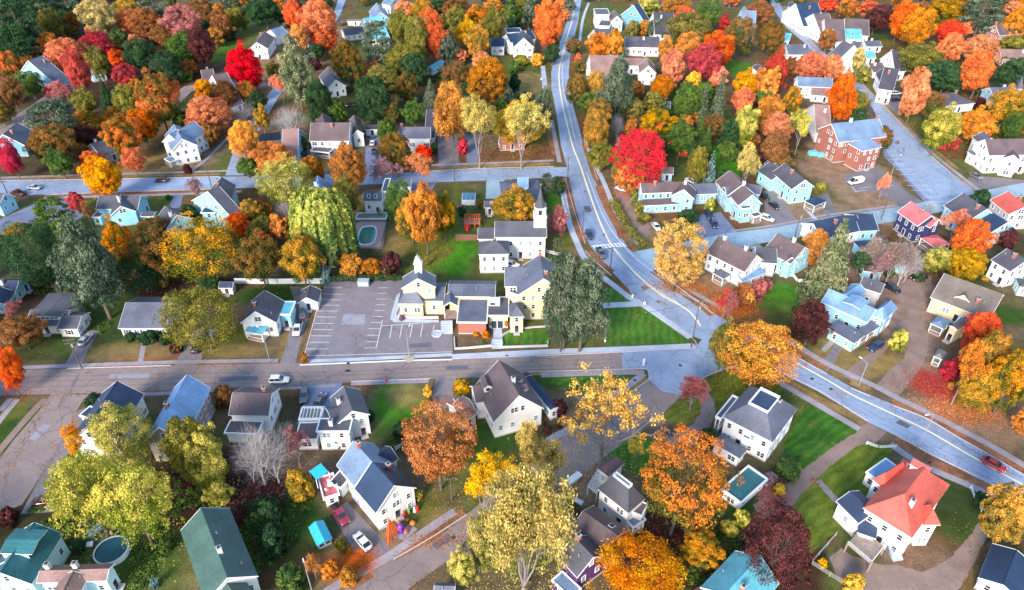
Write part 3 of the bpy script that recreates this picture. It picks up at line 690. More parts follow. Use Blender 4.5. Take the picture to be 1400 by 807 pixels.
def lawnmat(name, c, stripes=None):
    if name in MATS: return MATS[name]
    m = mat(name, c, .95, .3, 1.8, bump=.3, bscale=8, spec=.1, stain=.22)
    n = m.node_tree.nodes; l = m.node_tree.links; b = n['Principled BSDF']; src0 = b.inputs['Base Color'].links[0].from_socket
    tc0 = n.new('ShaderNodeTexCoord'); nz0 = n.new('ShaderNodeTexNoise'); nz0.inputs['Scale'].default_value = .33; nz0.inputs['Detail'].default_value = 6; nz0.inputs['Roughness'].default_value = .7; l.new(tc0.outputs['Object'], nz0.inputs['Vector'])
    m0 = n.new('ShaderNodeMapRange'); m0.inputs[1].default_value = .50; m0.inputs[2].default_value = .72; m0.inputs[4].default_value = .75; l.new(nz0.outputs['Fac'], m0.inputs[0])
    x0 = n.new('ShaderNodeMix'); x0.data_type = 'RGBA'; l.new(m0.outputs[0], x0.inputs['Factor']); l.new(src0, x0.inputs['A']); x0.inputs['B'].default_value = (.15, .15, .035, 1); l.new(x0.outputs['Result'], b.inputs['Base Color'])
    if stripes is not None:
        n = m.node_tree.nodes; l = m.node_tree.links; b = n['Principled BSDF']; src = b.inputs['Base Color'].links[0].from_socket
        tc = n.new('ShaderNodeTexCoord'); mp = n.new('ShaderNodeMapping'); mp.inputs['Rotation'].default_value = (0, 0, math.radians(stripes)); l.new(tc.outputs['Object'], mp.inputs[0])
        wv = n.new('ShaderNodeTexWave'); wv.inputs['Scale'].default_value = .16; wv.inputs['Distortion'].default_value = 6; wv.inputs['Detail'].default_value = 2; l.new(mp.outputs[0], wv.inputs['Vector'])
        mr = n.new('ShaderNodeMapRange'); mr.inputs[3].default_value = .84; mr.inputs[4].default_value = 1.14; l.new(wv.outputs['Fac'], mr.inputs[0])
        vm = n.new('ShaderNodeVectorMath'); vm.operation = 'SCALE'; l.new(src, vm.inputs[0]); l.new(mr.outputs[0], vm.inputs['Scale']); l.new(vm.outputs[0], b.inputs['Base Color'])
    return m
M_LAWN = lawnmat('mown bright lawn', (.06, .165, .02), 8)
M_LAWN2 = lawnmat('deep green lawn', (.035, .12, .015), 50)
M_LAWN3 = lawnmat('olive lawn', (.10, .14, .018), 55)
LAY = 0; SHEETS = []; RAGGED = [M_LAWN, M_LAWN2, M_LAWN3, M_GRAVEL]
def smooth(pts, n=4):
    out = []
    P = [pts[0]]+list(pts)+[pts[-1]]
    for i in range(1, len(P)-2):
        p0, p1, p2, p3 = [np.array(q, float) for q in P[i-1:i+3]]
        for t in np.arange(n)/n: out.append(tuple(.5*((2*p1)+(-p0+p2)*t+(2*p0-5*p1+4*p2-p3)*t*t+(-p0+3*p1-3*p2+p3)*t**3)))
    out.append(tuple(pts[-1])); return out
def sheet(name, pts, m, z, sm=False, world=False):
    """flat patch of ground cover whose outline is pts; z = its layer in metres"""
    global LAY; LAY = (LAY+1) % 30; z = z+LAY*.0001
    P = [Vector(p) for p in pts] if world else [at(*p) for p in pts]
    Q = smooth([(p.x, p.y) for p in P]) if sm else [(p.x, p.y) for p in P]
    SHEETS.append(Q)
    if m in RAGGED:
        rj = random.Random(int(abs(Q[0][0])*10)); R_ = []
        for (x0, y0), (x1, y1) in zip(Q, Q[1:]+Q[:1]):
            L_ = math.hypot(x1-x0, y1-y0); k_ = max(1, int(L_/.8))
            for i_ in range(k_): t_ = i_/k_; R_.append((x0+(x1-x0)*t_+rj.gauss(0, .09), y0+(y1-y0)*t_+rj.gauss(0, .09)))
        Q = R_
    me = bpy.data.meshes.new(name); n = len(Q)
    me.from_pydata([(x, y, z) for x, y in Q], [], [tuple(range(n))]); me.update()
    if me.polygons[0].normal.z < 0: me.flip_normals()
    me.materials.append(m); return tag(obj(name, me), kind='structure')
def strip_mb(pts, wd, z0, z1, mb=None, world=False, sm=True):
    P = [(p[0], p[1]) for p in pts] if world else [(at(*p).x, at(*p).y) for p in pts]
    if sm and len(P) > 2: P = smooth(P)
    mb = mb or MB(); n = len(P); Lf = []; Rt = []
    for i in range(n):
        a = np.array(P[max(0, i-1)]); b = np.array(P[min(n-1, i+1)]); d = b-a; d = d/(np.linalg.norm(d)+1e-9); nn = np.array([-d[1], d[0]])*wd/2
        p = np.array(P[i]); Lf.append(p+nn); Rt.append(p-nn)
    for i in range(n-1):
        a, b, c, d = Rt[i], Rt[i+1], Lf[i+1], Lf[i]
        if z1-z0 < .02: mb.face([(*a, z1), (*b, z1), (*c, z1), (*d, z1)])
        else:
            mb.face([(*a, z1), (*b, z1), (*c, z1), (*d, z1)]); mb.face([(*a, z0), (*b, z0), (*b, z1), (*a, z1)]); mb.face([(*c, z0), (*d, z0), (*d, z1), (*c, z1)])
            if i == 0: mb.face([(*d, z0), (*a, z0), (*a, z1), (*d, z1)])
            if i == n-2: mb.face([(*b, z0), (*c, z0), (*c, z1), (*b, z1)])
    return mb
def strip(name, pts, wd, m, z=.01, h=0., sm=True):
    global LAY; LAY = (LAY+1) % 30; z = z+LAY*.0001
    return tag(strip_mb(pts, wd, 0 if h else z, z+h, sm=sm).build(name, m), kind='structure')
# px outline helpers; road edges as seen in the photograph
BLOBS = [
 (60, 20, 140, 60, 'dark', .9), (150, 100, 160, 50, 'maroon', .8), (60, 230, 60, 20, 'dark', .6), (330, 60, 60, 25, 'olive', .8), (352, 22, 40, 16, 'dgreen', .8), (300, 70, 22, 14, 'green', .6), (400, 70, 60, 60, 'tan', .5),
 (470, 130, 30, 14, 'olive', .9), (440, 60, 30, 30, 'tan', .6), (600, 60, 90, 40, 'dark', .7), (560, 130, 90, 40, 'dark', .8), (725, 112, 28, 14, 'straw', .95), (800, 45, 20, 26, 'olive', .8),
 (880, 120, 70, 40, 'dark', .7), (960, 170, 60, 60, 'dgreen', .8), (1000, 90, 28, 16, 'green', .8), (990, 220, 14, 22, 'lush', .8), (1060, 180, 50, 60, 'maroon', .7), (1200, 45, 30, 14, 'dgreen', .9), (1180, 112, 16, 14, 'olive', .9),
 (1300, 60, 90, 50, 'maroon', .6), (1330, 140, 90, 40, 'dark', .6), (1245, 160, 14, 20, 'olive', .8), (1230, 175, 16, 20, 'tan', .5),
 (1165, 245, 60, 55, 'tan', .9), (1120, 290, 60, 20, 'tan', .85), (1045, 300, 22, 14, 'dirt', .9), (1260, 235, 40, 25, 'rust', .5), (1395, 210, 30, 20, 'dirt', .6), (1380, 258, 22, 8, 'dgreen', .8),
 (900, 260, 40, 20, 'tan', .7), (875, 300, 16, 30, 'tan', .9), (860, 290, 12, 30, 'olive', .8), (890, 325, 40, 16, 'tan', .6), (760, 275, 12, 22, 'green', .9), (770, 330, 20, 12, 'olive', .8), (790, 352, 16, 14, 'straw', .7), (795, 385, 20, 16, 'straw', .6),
 (615, 350, 40, 26, 'green', .95), (628, 355, 24, 22, 'lush', .6), (590, 345, 30, 22, 'olive', .9), (545, 330, 22, 30, 'straw', .7), (510, 355, 40, 14, 'dark', .6), (500, 388, 60, 8, 'dark', .95), (470, 360, 30, 14, 'dirt', .5), (600, 305, 20, 30, 'olive', .9), (620, 262, 12, 14, 'olive', .9),  # the flat dark blob paints hedge shade along the parking lot top
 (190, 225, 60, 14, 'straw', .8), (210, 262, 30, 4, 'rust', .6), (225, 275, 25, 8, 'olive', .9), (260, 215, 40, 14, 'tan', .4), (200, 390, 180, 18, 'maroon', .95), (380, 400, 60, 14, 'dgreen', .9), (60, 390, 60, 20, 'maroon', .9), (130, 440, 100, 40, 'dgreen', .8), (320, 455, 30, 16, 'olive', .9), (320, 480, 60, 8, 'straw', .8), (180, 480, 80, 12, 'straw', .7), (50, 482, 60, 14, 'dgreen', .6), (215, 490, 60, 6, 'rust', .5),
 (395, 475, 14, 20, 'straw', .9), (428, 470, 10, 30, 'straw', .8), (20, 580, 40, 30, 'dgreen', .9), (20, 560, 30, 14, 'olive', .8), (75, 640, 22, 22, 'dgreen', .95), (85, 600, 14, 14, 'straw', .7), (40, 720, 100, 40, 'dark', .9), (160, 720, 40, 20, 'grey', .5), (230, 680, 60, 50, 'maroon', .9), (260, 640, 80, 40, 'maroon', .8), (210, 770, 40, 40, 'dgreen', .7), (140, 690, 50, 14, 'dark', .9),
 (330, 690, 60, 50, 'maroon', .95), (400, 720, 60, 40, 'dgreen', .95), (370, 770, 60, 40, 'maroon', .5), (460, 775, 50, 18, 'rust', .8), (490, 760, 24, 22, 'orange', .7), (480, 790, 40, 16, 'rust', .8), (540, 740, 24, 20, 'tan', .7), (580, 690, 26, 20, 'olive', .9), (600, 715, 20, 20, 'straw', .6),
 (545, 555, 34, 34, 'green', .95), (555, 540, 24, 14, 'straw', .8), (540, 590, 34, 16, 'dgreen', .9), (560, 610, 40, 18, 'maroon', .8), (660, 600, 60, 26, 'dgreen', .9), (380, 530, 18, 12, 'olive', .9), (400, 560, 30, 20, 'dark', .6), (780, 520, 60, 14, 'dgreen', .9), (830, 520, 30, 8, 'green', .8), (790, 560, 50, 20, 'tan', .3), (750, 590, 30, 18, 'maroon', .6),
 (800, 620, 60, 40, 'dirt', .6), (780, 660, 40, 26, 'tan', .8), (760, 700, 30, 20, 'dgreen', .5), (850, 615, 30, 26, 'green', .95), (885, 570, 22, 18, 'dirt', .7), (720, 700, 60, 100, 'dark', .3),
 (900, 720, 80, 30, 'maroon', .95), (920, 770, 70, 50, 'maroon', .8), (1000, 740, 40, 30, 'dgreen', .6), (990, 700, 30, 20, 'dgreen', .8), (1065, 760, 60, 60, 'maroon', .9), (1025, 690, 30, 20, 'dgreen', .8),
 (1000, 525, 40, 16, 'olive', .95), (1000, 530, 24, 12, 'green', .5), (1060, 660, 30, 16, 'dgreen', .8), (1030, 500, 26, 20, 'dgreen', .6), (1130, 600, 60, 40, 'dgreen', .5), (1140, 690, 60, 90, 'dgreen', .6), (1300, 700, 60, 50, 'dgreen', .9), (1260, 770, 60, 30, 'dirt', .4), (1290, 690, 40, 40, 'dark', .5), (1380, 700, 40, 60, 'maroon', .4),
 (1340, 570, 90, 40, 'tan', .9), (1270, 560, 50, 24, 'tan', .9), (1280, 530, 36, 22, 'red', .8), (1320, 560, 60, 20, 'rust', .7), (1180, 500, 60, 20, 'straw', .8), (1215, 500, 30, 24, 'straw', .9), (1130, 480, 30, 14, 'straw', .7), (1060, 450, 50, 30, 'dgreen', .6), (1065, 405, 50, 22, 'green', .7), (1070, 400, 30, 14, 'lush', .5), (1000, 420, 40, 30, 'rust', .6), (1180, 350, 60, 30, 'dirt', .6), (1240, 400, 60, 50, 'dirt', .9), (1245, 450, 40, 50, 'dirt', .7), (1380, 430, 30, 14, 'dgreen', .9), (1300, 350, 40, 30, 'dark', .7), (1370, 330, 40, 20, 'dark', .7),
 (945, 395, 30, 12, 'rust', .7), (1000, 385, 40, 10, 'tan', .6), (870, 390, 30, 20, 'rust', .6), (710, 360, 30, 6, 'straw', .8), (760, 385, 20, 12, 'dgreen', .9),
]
blobs_ground()
E = .004
# main road through the town: left and right edges
ML = [(800, -60), (785, 0), (776, 26), (768, 52), (757, 78), (753.5, 100), (754, 122), (759, 146), (763, 172), (767, 200), (777, 235), (782, 268), (787, 288), (792, 306), (799, 322), (808, 338), (822, 356), (840, 375), (860, 396), (882, 419), (912, 440), (942, 458), (975, 470)]
MR = [(804, -60), (795, 0), (791, 26), (785, 52), (779.5, 78), (777.5, 100), (779, 122), (784, 146), (791, 172), (798, 200), (808, 230), (822, 268), (830, 288), (837, 304), (845, 320), (857, 335), (872, 348), (892, 364), (920, 386), (950, 408), (976, 428.6), (1000, 442), (1040, 463), (1089.5, 487), (1131, 510.6), (1165, 530), (1222, 553.6), (1266, 570.5), (1310, 597), (1355, 622), (1400, 648), (1480, 694)]
MD = [(1540, 760), (1400, 687), (1363, 667), (1274, 623), (1227, 597), (1186, 577), (1118, 535), (1068, 511), (1030, 490), (1000, 480)]
sheet('main_road', ML+[(960, 500), (1010, 505)]+[p for p in MD[::-1]]+MR[::-1], M_ROAD, .02)
sheet('street_junction', [(850, 481), (950, 475.5), (962, 462), (1000, 470), (1040, 485), (1030, 492), (1005, 502), (985, 507), (965, 516), (948, 528), (930, 540), (905, 535), (887, 518), (885, 505.4), (851, 505.4)], M_ROAD, .016)
sheet('front_street', [(-120, 512), (29, 506), (91, 504), (234, 500), (360, 497.5), (478, 495), (618, 490), (710, 487), (852, 481), (853, 505.6), (721, 509), (657, 516), (592, 518), (506, 521), (428, 526), (350, 530), (299, 530), (224, 535), (70, 539), (21, 540), (-120, 546)], M_ROAD2, .012)
sheet('side_street', [(886, 516), (853.6, 542), (800, 575), (741, 622), (700, 655), (641, 701), (600, 726), (536, 764), (468, 807), (380, 862), (500, 862), (561, 803), (610, 768), (652, 756), (700, 716), (760, 672), (800, 646), (835, 618), (866, 597), (897, 575), (916, 556), (935, 538)], M_ROAD2, .008)
sheet('left_side_street', [(70, 538), (55, 560), (20, 600), (-20, 655), (-60, 700), (-60, 760), (0, 702), (30, 690), (50, 660), (70, 625), (90, 590), (108, 556), (118, 540)], M_ROAD2, .008)
sheet('cross_street', [(-150, 250), (0, 247.5), (114, 246), (343, 241), (548, 236), (662, 231), (760, 228.8), (781, 229), (785, 243), (773, 242), (662, 247), (548, 251), (343.6, 257), (169, 262), (60, 266), (0, 268), (-150, 273)], M_ROAD, .016)
sheet('east_street', [(868, 344), (915, 335), (960, 326), (995, 319), (1060, 311), (1134, 296.5), (1227, 283.5), (1290, 271), (1400, 250), (1500, 232), (1500, 250), (1400, 268), (1290, 289), (1222, 303), (1130, 318), (1040, 333), (1003, 341), (950, 349), (905, 358), (893, 366)], M_ECON, .012)
sheet('east_avenue', [(1030, -60), (1048, -10), (1058, 14), (1075, 38), (1104, 62), (1118, 80), (1140, 100), (1166, 122), (1190, 142), (1203, 168), (1207, 200), (1230, 232), (1262.6, 268), (1290, 286), (1340, 270), (1300, 237), (1269, 210), (1240, 180), (1213, 150), (1170, 108), (1123, 70), (1097, 44), (1071, 16), (1060, -10), (1045, -60)], M_ROAD, .02)
sheet('avenue_car_park', [(1204, 196), (1222, 196), (1262, 216), (1330, 264), (1291, 287), (1264, 277), (1230, 235), (1209, 215)], M_DBLUE, .008)
sheet('north_left_street', [(308, 240), (320, 205), (343, 165), (366, 130), (392, 98), (419, 64), (440, 40), (456, 18), (470, -20), (480, -20), (466, 18), (452, 42), (430, 66), (404, 102), (380, 134), (360, 168), (340, 206), (333, 240)], M_ROAD, .008)
sheet('west_street', [(-60, 214), (0, 172), (40, 146), (70, 125), (110, 102), (118, 106), (90, 126), (62, 146), (30, 176), (-30, 222)], M_ROAD2, .008)
sheet('west_lane', [(238, 128), (252, 118), (290, 112), (345, 114), (372, 112), (372, 118), (340, 121), (290, 119), (262, 125), (247, 140)], M_ROAD2, .004)
# parking lot of the yellow building
sheet('parking_lot', [(447, 378), (553, 383), (541, 416), (538, 432), (560, 438), (618, 441), (619, 488), (413, 496.5), (415, 487)], M_LOT, .016)
sheet('driveway', [(22, 290), (60, 274), (105, 276), (128, 285), (104, 302), (70, 306), (30, 312), (-40, 335), (-40, 312), (0, 300)], M_DBLUE, .006)
for nm, p, m in (
 ('driveway', [(396, 392), (438, 392), (426, 420), (412, 462), (404, 497), (382, 498), (392, 470), (398, 440), (404, 415)], M_DRIVE),
 ('driveway', [(423, 515), (470, 516), (462, 548), (452, 575), (405, 580), (418, 545)], M_DBLUE),
 ('driveway', [(596, 517), (623, 516), (618, 556), (600, 560), (588, 560)], M_DRIVE),
 ('driveway', [(87, 502), (110, 502), (122, 475), (136, 452), (118, 452), (105, 470)], M_DRIVE),
 ('driveway', [(238, 500), (274, 499), (278, 478), (300, 450), (266, 452), (254, 470)], M_DRIVE),
 ('driveway', [(104, 563), (140, 548), (120, 580), (92, 622), (66, 668), (76, 690), (74, 700), (28, 703), (50, 662), (75, 616)], M_DRIVE),
 ('driveway', [(545, 208), (500, 200), (498, 236), (520, 236), (522, 205), (540, 190), (520, 186), (500, 190)], M_DBLUE),
 ('driveway', [(598, 183), (626, 183), (628, 232), (600, 234)], M_LOT), ('driveway', [(634, 183), (652, 183), (654, 231), (640, 232)], M_DBLUE),
 ('driveway', [(665, 247), (690, 246), (686, 272), (664, 272)], M_ECON), ('driveway', [(548, 251), (596, 249), (590, 262), (560, 268)], M_DBLUE),
 ('driveway', [(408, 198), (420, 196), (430, 215), (410, 236), (396, 238)], M_DRIVE), ('driveway', [(240, 262), (252, 260), (246, 284), (236, 285), (232, 280)], M_DBLUE),
 ('driveway', [(945, 295), (985, 290), (1012, 322), (990, 334), (965, 330), (952, 320)], M_DBLUE),
 ('driveway', [(1043, 262), (1062, 258), (1092, 306), (1060, 313), (1048, 300)], M_DRIVE),
 ('driveway', [(1115, 268), (1132, 264), (1146, 296), (1130, 300)], M_DRIVE),
 ('driveway', [(1150, 240), (1200, 228), (1240, 262), (1262, 276), (1230, 282), (1200, 262), (1166, 262)], M_DRIVE),
 ('driveway', [(1189, 145), (1225, 130), (1240, 138), (1225, 160), (1206, 158)], M_DRIVE), ('driveway', [(1060, 10), (1090, 8), (1100, 40), (1130, 62), (1125, 70), (1100, 50)], M_DRIVE),
 ('driveway', [(1310, 252), (1330, 240), (1400, 246), (1400, 254), (1350, 258), (1330, 264)], M_DRIVE),
 ('driveway', [(1170, 525), (1150, 512), (1180, 490), (1215, 462), (1232, 440), (1243, 425), (1222, 402), (1215, 385), (1262, 372), (1275, 378), (1258, 415), (1262, 440), (1270, 470), (1262, 500), (1246, 520), (1226, 545), (1196, 530), (1212, 510), (1236, 490), (1243, 470), (1240, 450), (1220, 470), (1190, 500)], M_GRAVEL),
 ('driveway', [(1118, 500), (1136, 480), (1145, 462), (1156, 465), (1146, 488), (1132, 508)], M_DRIVE),
 ('driveway', [(1186, 577), (1213, 592), (1196, 606), (1160, 622), (1130, 645), (1108, 668), (1085, 690), (1060, 700), (1040, 712), (1030, 690), (1060, 672), (1085, 655), (1100, 635), (1130, 612), (1165, 592)], M_GRAVEL),
 ('driveway', [(1374, 672), (1350, 700), (1325, 732), (1300, 763), (1264, 783), (1232, 774), (1200, 772), (1180, 764), (1150, 756), (1150, 790), (1170, 830), (1290, 840), (1318, 795), (1340, 752), (1358, 722), (1388, 684)], M_GRAVEL),
 ('driveway', [(940, 540), (962, 525), (975, 540), (978, 565), (966, 595), (945, 612), (905, 618), (870, 612), (900, 590), (920, 596), (948, 580), (958, 560), (955, 545)], M_DRIVE),
 ('driveway', [(780, 590), (846, 606), (820, 625), (770, 660), (700, 660), (740, 620)], M_DRIVE),
 ('driveway', [(452, 700), (474, 686), (530, 745), (536, 764), (512, 779), (488, 760)], M_DRIVE),
 ('driveway', [(330, 205), (338, 190), (350, 190), (342, 205)], M_DRIVE),
 ('driveway', [(838, 257), (862, 252), (868, 262), (862, 280), (890, 310), (878, 330), (862, 312), (850, 285), (842, 268)], M_GRAVEL),
 ): sheet(nm, p, m, .006)
sheet('gravel_yard', [(1133, 762), (1150, 750), (1170, 762), (1200, 790), (1180, 808), (1150, 800)], M_GRAVEL, .01)
# pavements, verges, kerbs
strip('pavement', [(780, 80), (778, 30), (786, 0), (800, -40)], 1.4, M_WALKB, .01)
for pts, wd, m in (
 ([(805, 4), (797, 26), (792, 60), (789, 78)], 1.5, M_WALKB), ([(742, 90), (744, 108), (745, 122)], 2.2, M_WALKB),
 ([(754, 164), (760, 195), (765, 222)], 1.6, M_WALK), ([(800, 190), (814, 225), (827.5, 254), (840.5, 286), (856, 312), (874, 334)], 1.6, M_WALKB),
 ([(769, 258), (778, 304), (788, 330), (799, 353), (817, 373), (840, 391), (861, 407), (885, 421), (944, 462)], 1.9, M_WALKB),
 ([(898, 368), (924, 384), (950, 401), (986, 421)], 1.5, M_WALK),
 ([(1058, 456), (1092, 474), (1131, 497.6), (1196, 528), (1227, 544.5), (1274, 567), (1352, 608), (1400, 636), (1450, 662)], 1.7, M_WALK),
 ([(1040, 508), (1055, 517), (1105, 546), (1175, 587)], 1.7, M_WALK), ([(1217, 607), (1261, 636), (1339, 670), (1400, 705)], 1.7, M_WALK),
 ([(0, 243.3), (114, 239.5), (273, 235), (343, 232.5)], 1.5, M_WALK), ([(590, 226), (662, 223.5), (757, 219.5)], 1.6, M_WALK), ([(60, 271), (160, 268), (250, 265.5), (330, 262)], 1.5, M_WALK),
 ([(26, 503), (91, 500.5), (234, 495.5), (380, 493)], 1.3, M_WALK), ([(410, 499.2), (480, 496.3), (560, 493), (618, 491.8)], .5, M_PAINT), ([(413, 494), (480, 491.8), (618, 485)], 1.2, M_WALKB),
 ([(618, 488), (700, 483.5), (765, 480.5), (850, 477.5), (950, 473)], 1.9, M_WALKB), ([(350, 533), (428, 529), (460, 527)], 1.0, M_WALK), ([(480, 524.5), (586, 521)], 1.3, M_WALK),
 ([(740, 513), (860, 509), (880, 511)], 1.7, M_WALK), ([(880, 511), (850, 534), (830, 545)], 1.7, M_WALK), ([(786, 582), (741.6, 608), (722, 624)], 1.9, M_WALK), ([(622, 699), (560, 741), (520, 768), (470, 795), (430, 820)], 1.7, M_WALK),
 ([(300, 533), (224, 538), (118, 541)], 1.2, M_WALK), ([(62, 545), (40, 568), (0, 615), (-20, 640)], 1.6, M_GRAVEL), ([(15, 545), (0, 562)], 1.4, M_WALK), ([(24, 546), (10, 562), (-4, 580)], 1.4, M_WALK),
 ([(1103, 54), (1125, 76), (1165, 103), (1200, 140), (1219, 158), (1250, 186), (1280, 214), (1340, 262)], 1.7, M_WALK), ([(1040, 336), (1000, 344)], 1.5, M_WALK), ([(1130, 294), (1060, 308), (1000, 316)], 1.2, M_WALK), ([(1227, 281), (1134, 293.8)], 1.2, M_WALK),
 ([(260, 236), (285, 215), (300, 200), (320, 180)], 1.4, M_WALK), ([(197, 468), (192, 495)], 1.2, M_WALK), ([(196, 538), (188, 556)], 1.2, M_WALK), ([(1103, 287), (1115, 300)], 1.4, M_WALKB),
 ([(1118, 657), (1150, 692)], 1.4, M_DRIVE), ([(1145, 460), (1125, 480)], 1.2, M_WALK), ([(930, 400), (955, 412)], .8, M_WALK),
 ): strip('pavement', pts, wd, m, .024)
for pts, wd, m in (
 ([(800, 196), (811, 228), (817, 246)], 3.0, M_LITTER), ([(819, 254), (832, 285), (845, 308), (853, 326)], 3.0, M_LITTER), ([(858, 334), (870, 344)], 2.2, M_LITTER),
 ([(773, 244), (782, 285), (789, 310), (797, 332)], 2.6, M_LITTER), ([(802, 344), (816, 358), (834, 373)], 3.4, M_LITTER), ([(893, 370), (920, 391), (952, 413), (975, 431)], 2.4, M_LITTER),
 ([(1090, 480), (1131, 503)], 2.6, M_LITTER), ([(1164, 521), (1190, 533)], 2.6, M_LITTER2), ([(1222, 549), (1268, 568), (1310, 592), (1355, 616), (1400, 642)], 2.2, M_LITTER),
 ([(1058, 511), (1110, 541), (1184, 578)], 2.3, M_LITTER2), ([(1222, 600), (1268, 628), (1318, 652), (1358, 670)], 2.6, M_LITTER),
 ([(783, 24), (775, 50), (764, 76), (760, 84)], 1.6, M_LITTER), ([(788, 28), (783, 60), (780, 82)], 1.8, M_LITTER), ([(748, 170), (756, 200), (760, 212)], 2.2, M_LITTER),
 ([(0, 245.3), (114, 242.5), (300, 238.5)], 1.3, M_LITTER2), ([(590, 231.6), (662, 227), (752, 224)], 2.2, M_LITTER2), ([(60, 268.6), (160, 265.4), (300, 261)], 1.6, M_LITTER),
 ([(92, 502.4), (160, 500.6), (232, 498)], .9, M_LITTER), ([(270, 498), (380, 495.3)], .9, M_LITTER), ([(480, 522), (586, 518.6)], 1.0, M_LITTER), ([(724, 510.4), (800, 508.4), (878, 507)], 1.6, M_LITTER2),
 ([(884, 517), (852, 540)], 1.8, M_LITTER2), ([(634, 700), (590, 733), (537, 762)], 1.8, M_LITTER), ([(508, 784), (478, 803)], 1.8, M_LITTER), ([(1110, 52), (1150, 88), (1180, 116), (1215, 148), (1250, 182), (1310, 232)], 1.6, M_LITTER2),
 ([(120, 540.5), (290, 532.6)], .8, M_LITTER),
 ): strip('verge', pts, wd, m, .018)
for pts in ([(800, 196), (817, 246)], [(773, 244), (784, 285), (794, 315), (800, 333)], [(800, 343), (812, 356), (836, 377)], [(861, 398), (884, 420), (913, 441), (942, 459), (952, 470), (948, 475.5)], [(893, 365), (920, 387.5), (950, 409.5), (976, 430)], [(1090, 488.5), (1131, 512)], [(1164, 531), (1190, 542)], [(1222, 555), (1266, 572), (1310, 598), (1355, 623.5), (1400, 650)],
            [(1186, 575.5), (1118, 533.5), (1068, 509.5), (1035, 491)], [(1374, 670), (1274, 621.5), (1229, 597)], [(92, 504), (234, 500)], [(620, 490.5), (710, 487.5), (850, 481.5), (948, 475.8)], [(480, 521.8), (588, 518)], [(722, 508.8), (851, 505.2), (884, 505.2), (889, 518)], [(889, 518), (856, 541)], [(950, 526), (966, 515), (986, 506.5), (1005, 501.5)],
            [(0, 247), (114, 245.5), (300, 241.7)], [(590, 234), (662, 230.4), (757, 228)], [(60, 266.6), (169, 262.6), (300, 258.5)], [(638, 704), (590, 735), (538, 765)], [(1097, 44), (1123, 70), (1170, 107), (1213, 149.5), (1269, 209.5), (1330, 260)], [(757, 90), (762, 70), (772, 50), (779, 26)]):
    strip('kerb', pts, .22, M_KERB, .0, .12)
# painted lines
strip('centre_line', [(791, -20), (784, 20), (777, 45), (770, 70), (764.5, 96), (765, 117), (769, 143), (775, 169), (783, 200), (793, 226), (805, 262), (816, 293), (826, 317), (836, 335), (846, 348), (858, 362), (880, 384), (905, 404), (940, 424), (958, 446)], .5, M_YPAINT, .03)
strip('centre_line', [(1086, 495), (1131, 520), (1165, 540), (1222, 567), (1266, 588), (1306, 611), (1360, 642), (1420, 674)], .42, M_YPAINT, .03)
for pts in ([(802, 236), (820, 285), (838, 318), (862, 346), (890, 370), (930, 396), (968, 420)], [(775, 60), (770, 78), (768.5, 98), (770, 122), (777, 150), (786, 190)], [(848, 350), (870, 376), (900, 398), (932, 418), (956, 440)]): strip('edge_line', pts, .16, M_PAINT, .028)
mb = MB()
for a, b in (((809, 336.4), (850, 332.4)), ((814, 340.6), (857, 336))): strip_mb([a, b], .28, 0, .032, mb)
for t in range(9):
    x0 = 811+t*4.9; strip_mb([(x0, 336.4-t*.48), (x0+4.2, 340.2-t*.5)], .45, 0, .0345, mb)
tag(mb.build('crosswalk_marking', M_PAINT), kind='structure')
def ticks(name, L, wd=.16, z=.026):
    for a, b in L: strip(name, [a, b], wd, M_WORN, z)
# stall ticks: zoomed readings converted
def q2(L): return [((350+a/3.842, 400+b/3.842), (350+c/3.842, 400+d/3.842)) for a, b, c, d in L]
ticks('stall_line', q2([(350, -24, 452, -24), (350, 8, 452, 10), (341, 38, 446, 40), (332, 68, 440, 68), (322, 98, 432, 98), (312, 128, 418, 130), (305, 163, 412, 164), (297, 195, 404, 196), (288, 228, 396, 229), (279, 262, 384, 262), (270, 297, 378, 297),
   (642, -24, 694, -24), (640, 5, 690, 5), (632, 35, 686, 35), (630, 65, 682, 65), (620, 93, 676, 96), (612, 125, 666, 127), (604, 158, 660, 159), (592, 190, 652, 191), (585, 225, 646, 225), (576, 260, 638, 260), (568, 293, 632, 290),
   (715, 170, 702, 240), (768, 170, 755, 238), (822, 168, 808, 238), (876, 166, 864, 234), (936, 172, 928, 215), (660, 176, 935, 156), (664, 145, 632, 292), (345, 0, 252, 335), (252, 333, 490, 328), (490, 328, 1030, 312)]))
ticks('stall_line', [((1040+a/3.842, 200+b/3.842), (1040+c/3.842, 200+d/3.842)) for a, b, c, d in [(655, 48, 720, 46), (672, 70, 745, 68), (690, 96, 770, 93), (708, 122, 795, 120), (728, 150, 822, 148), (750, 180, 850, 178), (770, 207, 878, 206), (792, 232, 900, 230), (850, 270, 985, 264), (880, 296, 1000, 290), (905, 314, 1010, 306), (500, 238, 560, 230), (520, 222, 580, 214), (640, 214, 700, 205), (655, 190, 690, 184), (480, 212, 500, 240)]])
sheet('worn_patch', [(876, 393), (882, 389.5), (888, 394), (881, 397.5)], M_LITTER, .024)
